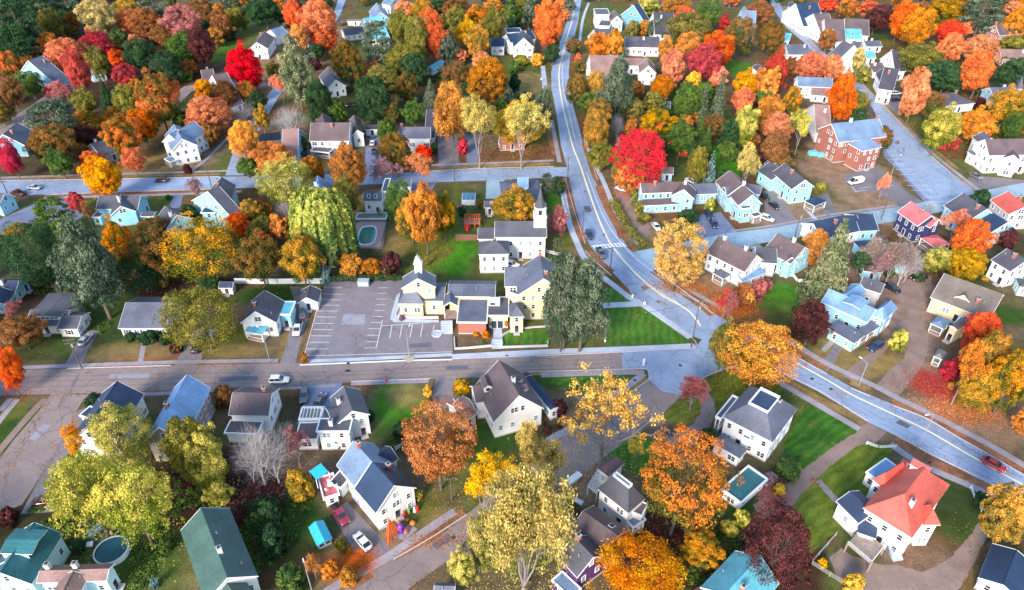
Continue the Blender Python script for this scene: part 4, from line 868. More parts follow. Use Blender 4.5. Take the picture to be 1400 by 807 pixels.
# lawns
sheet('lawn', [(826, 422.5), (880, 420.5), (914, 441), (943, 461), (942, 470), (828, 472.5)], M_LAWN, .01)
sheet('lawn', [(812, 394.5), (841, 394.5), (864, 411), (824, 413.5)], M_LAWN, .01)
sheet('footpath', [(820, 414.5), (868, 412), (880, 419), (824, 421.5)], M_WALKB, .012)
sheet('lawn', [(688, 457), (720, 452), (753, 449.5), (753, 473), (688, 474)], M_LAWN, .01)
sheet('lawn', [(1105, 553), (1176, 588), (1150, 604), (1124, 622), (1098, 642), (1080, 630), (1070, 610), (1085, 585)], M_LAWN2, .01)
sheet('lawn', [(1190, 605), (1168, 612), (1132, 640), (1092, 680), (1084, 700), (1098, 740), (1108, 757), (1140, 730), (1180, 700), (1190, 660), (1210, 630), (1222, 612)], M_LAWN3, .01)
sheet('lawn', [(985, 515), (1010, 508), (1040, 512), (1070, 528), (1050, 545), (1010, 550), (975, 545), (968, 530)], M_LAWN3, .01, sm=True)
sheet('lawn', [(908, 570), (918, 556), (942, 546), (958, 548), (956, 568), (938, 580), (918, 578)], M_LAWN3, .01, sm=True)
sheet('lawn', [(840, 618), (866, 600), (892, 600), (888, 630), (880, 655), (858, 640)], M_LAWN, .009, sm=True)
sheet('lawn', [(745, 515), (850, 512), (858, 514), (840, 524), (790, 530), (745, 524)], M_LAWN2, .009)

# tyre tracks, repairs and iron covers on the asphalt
M_TRACK = roadmat('tyre polished asphalt', (.225, .29, .41), .5); M_PATCH = roadmat('asphalt repair', (.115, .115, .15), .8); M_PATCH2 = roadmat('older asphalt repair', (.27, .27, .32), .8); M_TRACK2 = roadmat('tyre polished grey asphalt', (.21, .165, .16), .7)
mlw = [at(*p) for p in ML[3:20]]; mrw = [at(*p) for p in MR[3:20]]
for f_ in (.30, .42, .60, .72): tag(strip_mb([tuple(a.lerp(b_, f_)) for a, b_ in zip([at(*p) for p in [(784, 26), (765, 78), (762, 122), (771, 172), (782, 212), (792, 262), (806, 306), (830, 350), (868, 392)]], [at(*p) for p in [(791, 26), (779.5, 78), (779, 122), (791, 172), (802, 212), (820, 262), (838, 306), (872, 350), (925, 392)]])], .55, .0245, .0245, world=True).build('tyre_track', M_TRACK), kind='structure')
for f_ in (.2, .34, .64, .8): tag(strip_mb([tuple(at(*a).lerp(at(*b_), f_)) for a, b_ in (((1068, 511), (1089, 487)), ((1118, 535), (1148, 520)), ((1186, 577), (1222, 553)), ((1274, 623), (1310, 597)), ((1363, 667), (1400, 648)))], .55, .0245, .0245, world=True).build('tyre_track', M_TRACK), kind='structure')
for y0, y1, y2 in ((511, 508, 494), (517, 513, 500), (525, 521, 506)): strip('tyre_track', [(30, y0+5), (240, y0), (480, y1), (700, y2+2), (840, y2-3)], .6, M_TRACK2, .0145)
for q, m_ in (([(150, 512), (205, 511), (204, 517), (148, 518)], M_PATCH2), ([(300, 516), (352, 514), (353, 520), (299, 522)], M_PATCH), ([(610, 501), (640, 500), (641, 505), (610, 506)], M_PATCH), ([(798, 282), (806, 282), (809, 290), (800, 290)], M_PATCH), ([(1140, 530), (1160, 539), (1152, 545), (1132, 535)], M_PATCH2), ([(1230, 574), (1246, 582), (1240, 586), (1224, 578)], M_PATCH), ([(903, 408), (915, 416), (906, 419), (896, 412)], M_PATCH2), ([(40, 600), (60, 580), (70, 582), (48, 604)], M_PATCH2), ([(590, 745), (612, 730), (620, 736), (598, 752)], M_PATCH), ([(440, 250), (470, 249), (470, 252), (440, 253)], M_PATCH), ([(470, 430), (500, 430), (498, 444), (466, 444)], M_PATCH2), ([(560, 470), (590, 468), (590, 474), (560, 476)], M_PATCH)):
    sheet('road_patch', q, m_, .0265)
for x, y in ((476, 497), (474, 507), (477, 507), (693, 487), (800, 262), (826, 321), (900, 413), (1136, 532), (1110, 518), (930, 500), (868, 520), (40, 560), (620, 735), (850, 470)):
    mb = MB(); mb.lathe((0, 0, 0), [(.42, 0), (.42, .012)], 14); tag(mb.build('manhole_cover', mat('cast iron', (.05, .05, .055), .6), None, at(x, y)+Vector((0, 0, .024))), kind='structure')
# ------------------------------------------------------------------ the houses
def z(ox, oy, f, *p): return [(ox+p[i]/f, oy+p[i+1]/f) for i in range(0, len(p), 2)]
H = house
# -- top left quarter

H('dark grey roofed house half buried in orange trees at the far left', 'grey house among orange trees', [g((38, 83), (58, 76), (48, 97), 4.2)], 'ltblue', 'greyblue')
H('small pale house glimpsed between crimson and orange maples', 'pale hidden house', [g((122, 86), (132, 92), (120, 99), 4)], 'pale', 'stone')
H('blue walled house with a grey roof at the left edge beside a magenta tree', 'blue house by magenta tree', [g((24, 168), (4, 184), (37, 196), 4.5)], 'blue', 'greyblue')
H('white Victorian house with a blue grey roof and a gabled front above the cross street', 'white Victorian above cross street', [g((231, 184), (266, 166), (252, 198), 6.2, .8), g((238, 170), (249, 190), (226, 190), 6.2, .8), r((224, 217), (232, 222), (240, 216), 2.6, 'flat', porch=1)], 'white', 'steel')
H('brown roofed low house with cars under its white trimmed roof edge', 'low brown house with cars', [g((124, 197), (147, 190), (152, 211), 2.9, .5)], 'grey', 'grey')
H('white house with a dark roof and a long window row near the top', 'white house near top with dark roof', [g((351, 58), (362, 43), (374, 55), 5.2, .7), g((369, 41), (385, 36), (378, 50), 4.6, .6, roof='steel')], 'white', 'brown')
H('low white house left of the scarlet tree', 'low white house by scarlet tree', [g((274, 96), (291, 94), (282, 101), 2.8, .5), g((290, 103), (310, 99), (305, 113), 3, .6)], 'white', 'brown')
H('white cottage with a dark roof and brick chimney standing alone on its lawn', 'lone white cottage', [g((447, 93), (459, 109), (438, 108), 4.4, .8), g((458, 103), (471, 100), (468, 112), 3, .6)], 'white', 'grey', extra=(('ch', 0, -.3, 0, 'b'),))
H('long white shed roof house with a cyan roof at the top', 'cyan roofed house at top', [g((497, 25), (520, 22), (512, 34), 3.4, .6, roof='cyan'), g((468, 40), (500, 36), (490, 47), 3, .45)], 'white', 'grey')
H('pale house with a steep grey gable below the top edge', 'pale steep gabled house', [g((515, 4), (521, 17), (506, 21), 5, .9)], 'ltblue', 'steel')
H('white house with a blue roof cut by the top edge', 'white house cut by top edge', [g((528, -4), (540, -2), (535, 8), 5, .6)], 'white', 'steel')
H('long low white outbuilding beside the olive pine', 'low white outbuilding', [g((475, 27), (497, 27), (486, 29.5), 2.4, .3)], 'white', 'stone')
H('small white garage with a tilted cyan gable among golden trees', 'white garage among golden trees', [g((587, 91), (603, 81), (599, 91), 2.9, .6)], 'pale', 'cyan')
H('large white house with dark blue roofs beside the far end of the main road', 'large white house with blue roofs', [g((692, 47), (727, 42), (708, 57), 6.2, .6, roof='navy'), g((714, 41), (716, 52), (729, 60), 6.2, .9), g((671, 53), (690, 53), (684, 64), 4.5, .5), r((693, 45), (714, 44), (712, 38), 6.4, 'flat', wall='cyan')], 'white', 'navy')
H('big white house under a broad mauve brown roof with two rear gables', 'big mauve roofed house', [g((425, 168), (479, 168), (450, 193), 5.4, .75), g((441, 155), (444, 172), (455, 168), 5.4, .8), g((484, 158), (489, 178), (497, 180), 5.2, .8), r((424, 206), (450, 209), (452, 202), 2.8, 'flat', porch=1)], 'white', 'brown')
H('small white garage with two dark doors right of the mauve roofed house', 'white double garage', [g((499, 171), (519, 171), (509, 177), 2.9, .5)], 'white', 'dark')
H('white house with a slate roof and red shutters beside two columnar shrubs', 'white house with red shutters', [g((547, 174), (589, 174), (568, 190), 5.2, .7)], 'white', 'greyblue', shut=True, extra=(('ch', 0, -.45, 0, 'b'),))
H('red brick house behind two pale yellow trees', 'brick house behind yellow trees', [g((681, 176), (717, 174), (700, 187), 5.6, .6)], 'brick', 'grey')
H('dark roofed low house left of the mauve roofed house', 'dark low house beside bare tree', [g((352, 184), (384, 181), (368, 193), 2.9, .6), g((386, 177), (408, 176), (398, 184), 3, .6, roof='rose')], 'blue', 'dark')
H('tiny white shed with windows among dark shrubs', 'tiny white shed', [g((583, 150), (597, 150), (590, 154), 2.5, .5)], 'white', 'dark')
# -- top middle
H('white three level house with flat roofs and a gabled wing by the main road', 'white tiered house by road', [r((814, 20), (834, 20), (834, 12), 7.5, 'flat'), g((844, 22), (840, 14), (853, 32), 5.2, .9, roof='brown'), r((818, 35), (834, 36), (835, 28), 4.5, 'flat')], 'white', 'grey')
H('grey roofed single storey house behind the small orange maple', 'grey house behind small maple', [g((812, 40), (845, 39), (828, 50), 3, .55)], 'white', 'grey')
H('narrow blue house with a steep roof at the top', 'narrow blue house', [g((866, 7), (874, 5), (870, 15), 6, .8)], 'blue', 'navy')
H('white house with a nearly black roof near the top', 'white house with black roof', [g((893, 17), (921, 17), (907, 31), 5.6, .75)], 'white', 'dark')
H('long white house with a dark two tone roof above the pink roofed house', 'long white two tone house', [g((855, 50), (902, 51), (878, 65), 4.5, .6)], 'white', 'grey')
H('white house with a rose brown roof and a front gable behind the tall spruce', 'rose roofed white house', [g((806, 76), (846, 76), (828, 88), 4.6, .6), g((844, 79), (884, 80), (864, 90), 4.2, .5), g((885, 79), (887, 90), (874, 100), 5.6, .9)], 'white', 'rose')
H('white church with a small spire and pale blue roof among trees at the top', 'small far white church', [g((1013, 14), (1034, 15), (1026, 28), 5, .7), r((1008, 22), (1014, 24), (1016, 20), 8.5, 'hip', 5., wall='white', roof='steel')], 'white', 'steel', cat='church')
H('small dark blue roofed shed deep in the green trees', 'dark shed in green trees', [g((900, 138), (917, 139), (909, 148), 2.5, .4)], 'ltblue', 'slate')
H('sliver of a white house right of the crimson maple', 'white sliver house', [g((1036, 87), (1044, 94), (1033, 96), 4, .6)], 'white', 'grey')
# -- top right
H('white house with a tall white chimney stack beside the avenue top', 'white house at avenue top', [g((1088, 5), (1118, 4), (1104, 16), 5, .6), g((1083, 2), (1086, 14), (1080, 16), 6, .8)], 'white', 'navy')
H('white house with a brown roof next to the far end of the avenue', 'brown roofed house by avenue', [g((1112, 19), (1133, 18), (1124, 28), 5, .6), g((1110, 23), (1119, 33), (1107, 36), 5, .8)], 'white', 'brown')
H('white L shaped house with a dark roof and dormer row near the top right', 'white L shaped house', [g((1127, 26), (1154, 27), (1140, 38), 4.5, .6), g((1155, 25), (1188, 27), (1170, 33), 5, .5)], 'white', 'brown', extra=(('do', 0, -.2, -.3, 1.6, 1.1),))
H('house with a large plain cyan roof near the top right', 'cyan roofed house near avenue', [g((1136, 39), (1177, 40), (1157, 54), 3.6, .6)], 'white', 'cyan', extra=(('sk', 0, -.2, -.25), ('sk', 0, .2, -.25)))
H('white gabled house with grey roof facing the avenue left side', 'white gable house facing avenue', [g((1152, 56), (1168, 62), (1146, 68), 5, .8), g((1166, 56), (1179, 58), (1172, 66), 4, .6)], 'white', 'grey')
H('low grey roofed garage right of the white gabled house', 'low grey garage', [g((1181, 56), (1203, 56), (1192, 64), 2.8, .35)], 'white', 'greyblue')
H('small shed with a cyan metal roof', 'small cyan shed', [g((1182, 70), (1195, 70), (1189, 80), 2.8, .5)], 'white', 'cyan')
H('small white gabled house with a dark roof at the lawn edge', 'small white gabled house', [g((1219, 69), (1234, 69), (1227, 81), 4, .8)], 'white', 'dark')
H('low building with a brown flat roof between shed and tall white house', 'low brown roofed building', [g((1187, 87), (1206, 86), (1197, 99), 3, .4)], 'white', 'brown')
H('tall white Victorian house with a black roof and a porch near two parked cars', 'tall white Victorian with porch', [g((1209, 92), (1230, 95), (1206, 105), 6, .8), g((1205, 95), (1212, 108), (1201, 108), 6, .9), r((1206, 118), (1224, 119), (1224, 113), 2.8, 'shed', .6, porch=1)], 'white', 'dark')
H('low house with a grey roof at the left kerb of the avenue', 'low house at avenue kerb', [g((1074, 61), (1105, 61), (1090, 75), 3.2, .45), g((1072, 45), (1082, 46), (1078, 56), 3.2, .5, roof='cyan')], 'white', 'greyblue')
H('long white two storey house with a steel grey roof left of the red tree', 'long white house by red tree', [g((1090, 105), (1138, 107), (1113, 119), 5.4, .6), g((1109, 119), (1136, 121), (1120, 131), 3, .5, roof='rose')], 'white', 'steel', wskip=0)
H('white cottage with brown roof under the tall red tree', 'white cottage under red tree', [g((1113, 143), (1134, 144), (1124, 152), 4, .6), g((1117, 143), (1118, 152), (1109, 155), 4.5, .9)], 'white', 'rose')
H('large red brick hall with a blue grey roof, white trim and a glazed front wing', 'red brick hall', [g((1136.6, 169.6), (1201.6, 162), (1147, 195), 8.2, .7), r((1159.5, 196.5), (1179.3, 207), (1210.3, 203.3), 8, 'hip', 2.6)], 'brick', 'steel', cat='brick hall', extra=(('ch', 0, .47, .02, 'b'), ('ch', 0, -.1, 0, 'w')), wskip=.3)
H('red brick house with a tall chimney in the top right corner', 'brick house in top corner', [g((1361, 34), (1392, 31), (1367, 49), 6, .9)], 'brick', 'brown', extra=(('ch', 0, -.48, 0, 'b'),))
H('long rose brown roofed building at the right edge below the brick house', 'rose roofed long building', [g((1366, 67), (1420, 69), (1384, 82), 3, .5)], 'brick', 'rose')
H('white house with a brown hipped roof behind the yellow green tree', 'white hipped house', [r((1287, 146), (1334, 141), (1326, 123), 3.6, 'hip', 2.6)], 'white', 'grey', shut=True)
H('pale blue house with a pointed turret roof near the right edge', 'pale house with turret', [g((1353, 120), (1383, 119), (1366, 133), 4.6, .6), r((1390, 122), (1398, 122), (1398, 116), 5.2, 'hip', 5.)], 'ltblue', 'greyblue')
H('big white colonial house with a long brown roof and gabled front bay at right', 'big white colonial house', [g((1346.6, 190.8), (1440, 189), (1351, 213), 7., .75), g((1385, 200), (1386, 212), (1372, 218), 6.6, .7), g((1344, 180), (1356, 189), (1332, 190), 6.5, .6, roof='greyblue'), r((1322, 207), (1332, 213), (1342, 206), 4.0, 'hip', 1.2, roof='greyblue'), r((1372, 230), (1390, 230), (1390, 224), 2.8, 'flat', porch=1)], 'white', 'brown', wskip=0)
# -- left middle
H('pale cyan house cut by the left edge below the cross street', 'cyan house at left edge', [g((-12, 262), (6, 266), (12, 283), 4.5, .7)], 'cyan', 'grey')
H('cyan walled house with a dark roof, front cross gable and little white cupola', 'cyan house with cupola', [g((135, 268), (192, 268), (150, 286), 4.6, .65), g((167, 268), (165, 282), (186, 290), 4.6, .7), r((125, 297), (137, 297), (137, 287), 3.0, 'flat'), r((158.5, 269), (161.5, 269), (161.5, 266), 8.6, 'hip', .8, wall='white', win=False)], 'cyan', 'grey')
H('small cyan garage with a dark gable right of the cupola house', 'small cyan garage', [g((226, 282), (242, 294), (210, 300), 3., .7), g((194, 290), (212, 290), (204, 296), 2.6, .4)], 'cyan', 'grey')
H('steep gabled cyan house with a two storey glazed porch facing the orange maples', 'steep cyan gabled house', [g((303, 242), (293, 270), (314, 281), 5.8, .85), g((284, 262), (300, 255), (281, 266), 5.5, .6), r((274, 291), (294, 291), (298, 282), 5.4, 'flat', roof='navy')], 'cyan', 'grey', wskip=0)
H('dark navy roofed house cut by the left edge under the big trees', 'navy roofed house at left edge', [g((-6, 384), (26, 384), (10, 402), 3., .55), g((0, 392), (-14, 410), (12, 412), 3, .6)], 'cyan', 'deep')
H('tiny navy roofed shed by the white board fence', 'tiny navy shed', [g((300, 385.5), (319, 385.5), (310, 394), 2.4, .6)], 'white', 'deep')
H('house with a bright blue gable roof between the bronze tree and the willow', 'bright blue gabled house', [g((434, 240), (436, 256), (419, 258), 5.5, .9)], 'white', 'blue')
H('white house with a dark roof, two skylights and a timber deck above the swimming pool', 'white house above the pool', [g((497, 262), (523, 262), (509, 275), 4.8, .7), r((521, 262), (529, 262), (529, 244), 6.5, 'flat'), r((486, 299), (528, 299), (527, 291), 1.1, 'flat', porch=1, roof='stone', rail=0), g((524, 247), (562, 246), (544, 256), 5, .6)], 'white', 'slate', extra=(('sk', 0, -.2, -.25), ('sk', 0, .15, -.25)))
H('grey flat roofed building with a light blue roof part behind the church', 'flat building behind church', [r((686, 276), (742, 274), (741, 246), 4.2, 'hip', 1.2), g((708, 243), (722, 243), (716, 257), 6, .8, roof='blue')], 'ltblue', 'greyblue', extra=(('ch', 0, -.4, -.2, 'b'),))
H('low grey shed with a sloping roof left of the church maple', 'low grey shed by church', [g((662, 275), (677, 275), (669, 284), 3, .5)], 'grey', 'greyblue')
# church: nave, annex, porch; the steeple is a part added below
CH = [g((676.5, 303), (747, 303), (700, 324.5), 7.6, .6), r((654, 348), (696.4, 347.4), (690, 330), 6.6, 'hip', 2.3), g((653.5, 312), (676, 312), (662, 327), 6.2, .5)]
church = H('white wooden church with a dark grey roof and a belfry topped by a grey spire', 'white steepled church', CH, 'white', 'grey', cat='church', wskip=0, extra=(('vent', 0, -.2, .1),))
b = CH[0]; tx, tz = b.L/2-1.9, b.hw+b.rise
mb = MB(); zz = -1.5
mb.box(-1.75, -1.75, -4.5, 1.75, 1.75, 2.2, 0); mb.box(-1.95, -1.95, 2.2, 1.95, 1.95, 2.45, 0); mb.box(-1.45, -1.45, 2.45, 1.45, 1.45, 4.9, 0); mb.box(-1.7, -1.7, 4.9, 1.7, 1.7, 5.1, 0)
for s in (-1, 1):
    for a in (0, 1):
        if a: mb.box(-.5, s*1.45-.04, 2.9, .5, s*1.45+.04, 4.5, 1)
        else: mb.box(s*1.45-.04, -.5, 2.9, s*1.45+.04, .5, 4.5, 1)
st = mb.build('steeple', [mat('white belfry', (.8, .8, .79), .7, .03), M_SHUT], church, Vector((0, 0, tz))+b.u*tx*(1 if b.u.x > 0 else -1)); st.rotation_euler.z = math.atan2(b.u.y, b.u.x)
mb = MB()
for i in range(8):
    a0, a1 = math.pi*(2*i+1)/8, math.pi*(2*i+3)/8; R = 1.75
    mb.face([(R*math.cos(a0), R*math.sin(a0), 5.1), (R*math.cos(a1), R*math.sin(a1), 5.1), (.9*math.cos(a1), .9*math.sin(a1), 7.2), (.9*math.cos(a0), .9*math.sin(a0), 7.2)])
    mb.face([(.9*math.cos(a0), .9*math.sin(a0), 7.2), (.9*math.cos(a1), .9*math.sin(a1), 7.2), (0, 0, 11.4)])
mb.build('spire', roofmat('grey'), st)
mb = MB(); mb.tube((0, 0, 11.2), (0, 0, 12.3), .05, .05, 5); mb.box(-.3, -.03, 11.8, .3, .03, 11.9); mb.build('cross', M_METAL, st)
# municipal complex
YB = [g((738, 348), (743.5, 381), (708, 407), 8.2, .75), g((690, 366), (732, 366), (684, 392), 8, .6), r((696, 433.4), (717, 433.2), (716, 416), 5.4, 'hip', 2.0), r((692, 398), (712, 405), (713, 396), 6.4, 'flat'),
      r((612, 405.4), (677, 406), (677, 384), 5.2, 'gable', 1.3), r((624, 440.5), (666, 441), (667, 405), 4.1, 'flat', wall='chim', parapet=0, win=False), r((666, 431.5), (696, 431.5), (697, 406), 4.3, 'flat', roof='grey'),
      r((578, 411.6), (607, 411.8), (610, 386), 4.6, 'gable', 1.3), r((543.8, 415.4), (579, 415.6), (596, 384), 4.6, 'hip', 4.6), g((572, 366), (571, 381), (596, 388), 8.6, .65), g((615.5, 399), (615.5, 413), (626, 419), 4.6, .7, porch=1, rail=0)]
school = H('long cream municipal building with linked wings, slate gables, a brick front and a white cupola', 'cream municipal building', YB, 'cream', 'greyblue', cat='municipal building', wskip=.1, extra=(('ch', 0, -.45, 0, 'b'), ('ch', 0, .3, .05, 'b'), ('vent', 4, .1, -.2), ('vent', 4, -.2, -.3)), trim=mat('cream trim', (.78, .74, .62), .6, .04))
b = YB[9]
mb = MB(); mb.box(-.9, -.9, -.6, .9, .9, 2.2, 0); mb.box(-1.1, -1.1, 2.2, 1.1, 1.1, 2.4, 0); mb.box(-.6, -.6, 2.4, .6, .6, 3.6, 0); mb.lathe((0, 0, 3.6), [(.8, 0), (.55, .5), (.12, .9), (.02, 1.6)], 8, 1)
cu = mb.build('cupola', [MATS['white belfry'], M_METAL], school, b.c-YB[0].c+Vector((0, 0, b.hw+b.rise))+(at(574, 366)-at(571, 381)).normalized()*b.L*.3)
b = YB[6]; mb = MB(); mb.box(-1.4, -1.0, 0, 1.4, 1.0, 1.3, 0); mb.box(-1.1, -1.04, .3, .2, -.99, 1.0, 1)
mb.build('air_conditioner', [M_TRIM, M_SHUT], school, b.c-YB[0].c+Vector((-1, 1, b.hw)))
mb = MB(); mb.box(-1.6, 0, 0, 1.6, .12, 2.6, 0)
for i in (-1, 1): mb.box(i*.78-.68, -.04, .1, i*.78+.68, .0, 2.4, 1)
p = at(680.5, 446.5); q = YB[6]; dd = mb.build('door', [M_TRIM, M_GLASS], school, q.c-Vector((0, q.W/2-.18, 0))-YB[0].c+Vector((-.3, 0, 0)))
# -- right of the main road
H('light blue two storey farmhouse with a brown roof, cross gable and low navy side wing', 'light blue farmhouse', [g((875.7, 250.7), (938.6, 248.6), (880, 264.5), 5.6, .7), g((938, 248), (935, 259.3), (950, 269), 5.5, .75), g((942, 252), (979, 250.7), (965, 265.5), 3.8, .6, roof='greyblue'), r((880, 281.5), (929, 279), (929, 273), 3.0, 'shed', .7)], 'ltblue', 'brown', wskip=0, extra=(('ch', 0, -.2, -.1, 'b'), ('ch', 1, -.2, 0, 'w')))
H('small pale garage behind the huge scarlet tree', 'garage behind scarlet tree', [g((905, 228), (921, 229), (913, 238), 3, .5)], 'cyan', 'rose')
H('light blue house with two steep brown gables and a bay window by the east street', 'blue house with twin gables', [g((1016, 252), (1029, 266.4), (1010.7, 283), 5.6, .9), g((998.6, 233), (1016, 252), (983, 254), 5.8, .8), g((991, 256), (1012, 255.5), (995, 271), 5.2, .6, roof='greyblue'), g((1020, 251), (1042, 255), (1036, 266), 4, .5, roof='greyblue'), r((1015, 286), (1029, 284), (1028, 279), 5.2, 'flat'), r((1031, 297), (1043, 294), (1041, 288), 2.8, 'flat', porch=1)], 'ltblue', 'brown', wskip=0, extra=(('ch', 0, -.45, 0, 'w'),))
H('cyan two part house with grey roof and navy roofed corner porch beside its driveway', 'cyan two part house', [g((1073, 223), (1101, 246), (1084, 260.5), 5.6, .75), g((1052, 221), (1072, 234), (1048, 242), 4.4, .6), g((1054, 217), (1060, 222), (1048, 226), 3.5, .6), r((1100, 275), (1114, 282), (1124, 272), 3., 'hip', 1., porch=1, roof='navy')], 'cyan', 'grey', wskip=0)
H('white two storey house with brown roof, porch and blue lean-to beside the yellow tree', 'white house beside yellow tree', [g((980.9, 323), (1035, 349), (964, 345), 5.6, .8), r((974, 373), (989, 381.5), (995, 373), 3.0, 'hip', .8, porch=1, roof='greyblue'), r((1015, 385), (1047, 373), (1043, 366), 2.9, 'shed', .6, roof='blue'), g((1033, 338), (1062, 340), (1054, 360), 4.8, .6, roof='grey')], 'white', 'brown', wskip=0, extra=(('ch', 0, -.32, .02, 'w'), ('ch', 0, .22, .02, 'w')))
H('white house with a brown roof and small white gabled wing left of the tall spruce', 'white house left of tall spruce', [g((1063, 319), (1101, 338), (1054, 347), 5.2, .7), g((1079, 346), (1083, 352), (1070, 358), 4.8, .9)], 'cyan', 'brown', extra=(('ch', 0, .1, 0, 'w'),), wskip=0)
H('long white building with a deep navy roof behind the small orange maple', 'long navy roofed building', [g((1112, 306), (1171, 294), (1128, 326), 4.0, .55, wall='white'), g((1168, 294), (1194, 293), (1180, 316), 4.0, .5), r((1166, 330), (1180, 344), (1192, 330), 3.2, 'hip', 1.)], 'cyan', 'deep')
H('navy walled house under a bright pink red roof with white windows', 'navy house with pink roof', [g((1245.6, 275.5), (1274, 295), (1226, 289), 6., .8), g((1262, 288), (1284, 300), (1272, 312), 5.6, .9, roof='pink'), r((1258, 325), (1277, 338), (1289, 326), 3.0, 'hip', .9, porch=1)], 'navy', 'pink', wskip=0)
H('pale house with slate gable and navy roofed wing right of the pink roofed house', 'slate roofed pale house', [g((1317, 264), (1350, 286), (1307, 293), 5.4, .7), g((1352, 288), (1378, 304), (1340, 308), 4.8, .6, roof='navy')], 'cyan', 'grey', wskip=0)
H('grey house with a coral red roof at the right edge', 'coral roofed house at edge', [g((1378, 262), (1404, 282), (1362, 280), 5.6, .6), g((1392, 284), (1420, 290), (1396, 296), 4, .5, roof='navy')], 'grey', 'salmon', wskip=0)
H('pale cyan house with a grey roof at the right edge below the coral roof', 'pale house at right edge', [g((1377, 340), (1404, 356), (1356, 356), 5.6, .6), r((1394, 392), (1408, 394), (1410, 384), 3, 'hip', .8)], 'pale', 'grey', wskip=0)
H('cream yellow house under a wide tan brown roof with a small front gable', 'cream house with tan roof', [g((1291, 374), (1372, 403), (1273, 407), 4.6, .6), g((1322, 397), (1318, 404), (1334, 420), 4.6, .8), r((1302, 444), (1320, 452), (1328, 438), 3, 'flat', roof='steel'), r((1272, 442), (1290, 450), (1297, 438), 3, 'hip', .8, porch=1, roof='steel'), r((1322, 424), (1332, 428), (1336, 420), 3., 'shed', .8, roof='rose')], 'cream', 'tan', extra=(('vent', 0, -.2, -.2), ('ch', 0, .2, -.3, 'b')))
H('house with a vivid sky blue roof, dormer and wraparound porch above the main road', 'vivid blue roofed house', [g((1134, 395), (1197.8, 423), (1125, 414), 5.0, .8), r((1208, 438.5), (1227, 421.6), (1215.5, 408), 5.4, 'hip', 2.4), r((1178, 463), (1211, 441), (1202, 434), 3.2, 'shed', .7, porch=1, roof='greyblue'), r((1132, 449), (1168, 470), (1176, 459), 3.1, 'shed', .8, roof='greyblue'), g((1156, 402), (1176, 388), (1181, 402), 4.6, .6)], 'ltblue', 'blue', wskip=0, extra=(('do', 0, .1, .28, 4.2, 1.4),))
H('grey house with dark red shuttered windows behind the vivid blue roofed house', 'grey house behind blue roof', [g((1180, 378.5), (1210, 388), (1177, 393), 5.0, .7)], 'grey', 'grey', shut=False, wskip=0)
H('brown roofed house with cream porches beneath the red maple at the drive', 'brown roofed house at drive', [g((1304, 447), (1340, 426), (1287, 461), 4.4, .6), r((1276, 487), (1288, 492), (1294, 482), 2.9, 'hip', .8, porch=1, roof='stone')], 'cream', 'brown')
H('white hillside shed with a blue roof amid the tangled bare trees', 'white shed amid bare trees', [g((1228, 338), (1250, 345), (1234, 364), 3., .5), g((1180, 364), (1206, 366), (1196, 372), 2.8, .5, roof='brown')], 'cyan', 'grey')
# -- front street, upper side
H('single storey white house with a grey roof and a long window dormer at left', 'white house with long dormer', [g((42, 424), (96, 424), (56, 446), 2.8, .42), g((84, 432), (112, 432), (98, 450), 2.8, .42)], 'white', 'grey', shut=True, extra=(('do', 0, -.02, -.30, 8.0, .9),))
H('long ranch house with a plain grey roof and dark hedge under its windows', 'grey roofed ranch house', [g((172, 414), (236, 414), (200, 449), 3., .45)], 'white', 'greyblue', shut=True, wskip=0, extra=(('vent', 0, .2, .2),))
H('white gabled house with a cyan porch roof and side sunroom on the front street', 'white gabled house with cyan porch', [g((362, 397), (349, 426), (385, 424), 4.6, .8), r((334, 453), (358, 458), (364, 447), 2.9, 'shed', .6, roof='cyan', porch=1), r((380, 430), (397, 430), (402, 412), 4.6, 'flat', roof='cyan', wall='cyan')], 'white', 'grey', wskip=0)
H('small white garage with a grey gable beside the parking lot', 'small garage beside parking lot', [g((424, 390), (419, 407), (436, 410), 2.8, .6)], 'white', 'grey')
# -- front street, lower side
H('house with a steep dark navy roof at the corner of the left side street', 'steep navy roofed house', [g((160, 521), (119, 583), (193, 545), 5.4, .8), r((108, 568), (121, 572), (126, 556), 5., 'flat', wall='white')], 'white', 'deep')
H('tan house with a tall sky blue metal roof seen end on', 'tan house with sky blue metal roof', [g((256, 512), (217, 584), (288, 530), 6.4, 1.0)], 'taupe', 'blue', extra=(), wskip=0)
H('white house with a brown hipped roof and a side gable behind the grey bare tree', 'brown roofed house by bare tree', [g((318, 537), (372, 538), (330, 568), 5.0, .6), r((306, 592), (352, 594), (354, 576), 3.2, 'flat')], 'white', 'brown')
H('big white two storey house with a grey cross roof and a windowed side wing', 'big white cross roofed house', [g((470, 528), (482, 562), (505, 565), 6., .7), r((432, 590), (478, 590), (480, 572), 6., 'flat', roof='grey'), r((403, 602), (434, 601), (434, 577), 3.4, 'flat', roof='brown'), r((408, 574), (438, 574), (440, 556), 3.2, 'flat', roof='stone'), g((448, 562), (478, 552), (438, 584), 5.8, .5)], 'white', 'grey', wskip=0, extra=(('ch', 1, -.1, 0, 'w'), ('ch', 0, -.1, -.3, 'w')))
H('white house with a sweeping taupe gambrel roof, navy rear roof and small front dormer', 'taupe roofed white house', [g((682, 492), (709.8, 541), (676, 580), 5.2, 1.0), g((645.6, 528), (688, 519.6), (653, 551), 5.4, .9), g((722, 514), (758, 558), (756, 562), 3.2, .3, roof='navy')], 'white', 'brown', wskip=0, extra=(('do', 1, -.05, -.25, 1.7, 1.3), ('ch', 0, .1, .05, 'w'), ('do', 0, -.1, .28, 1.5, 1.), ('do', 0, .15, .28, 1.5, 1.)))
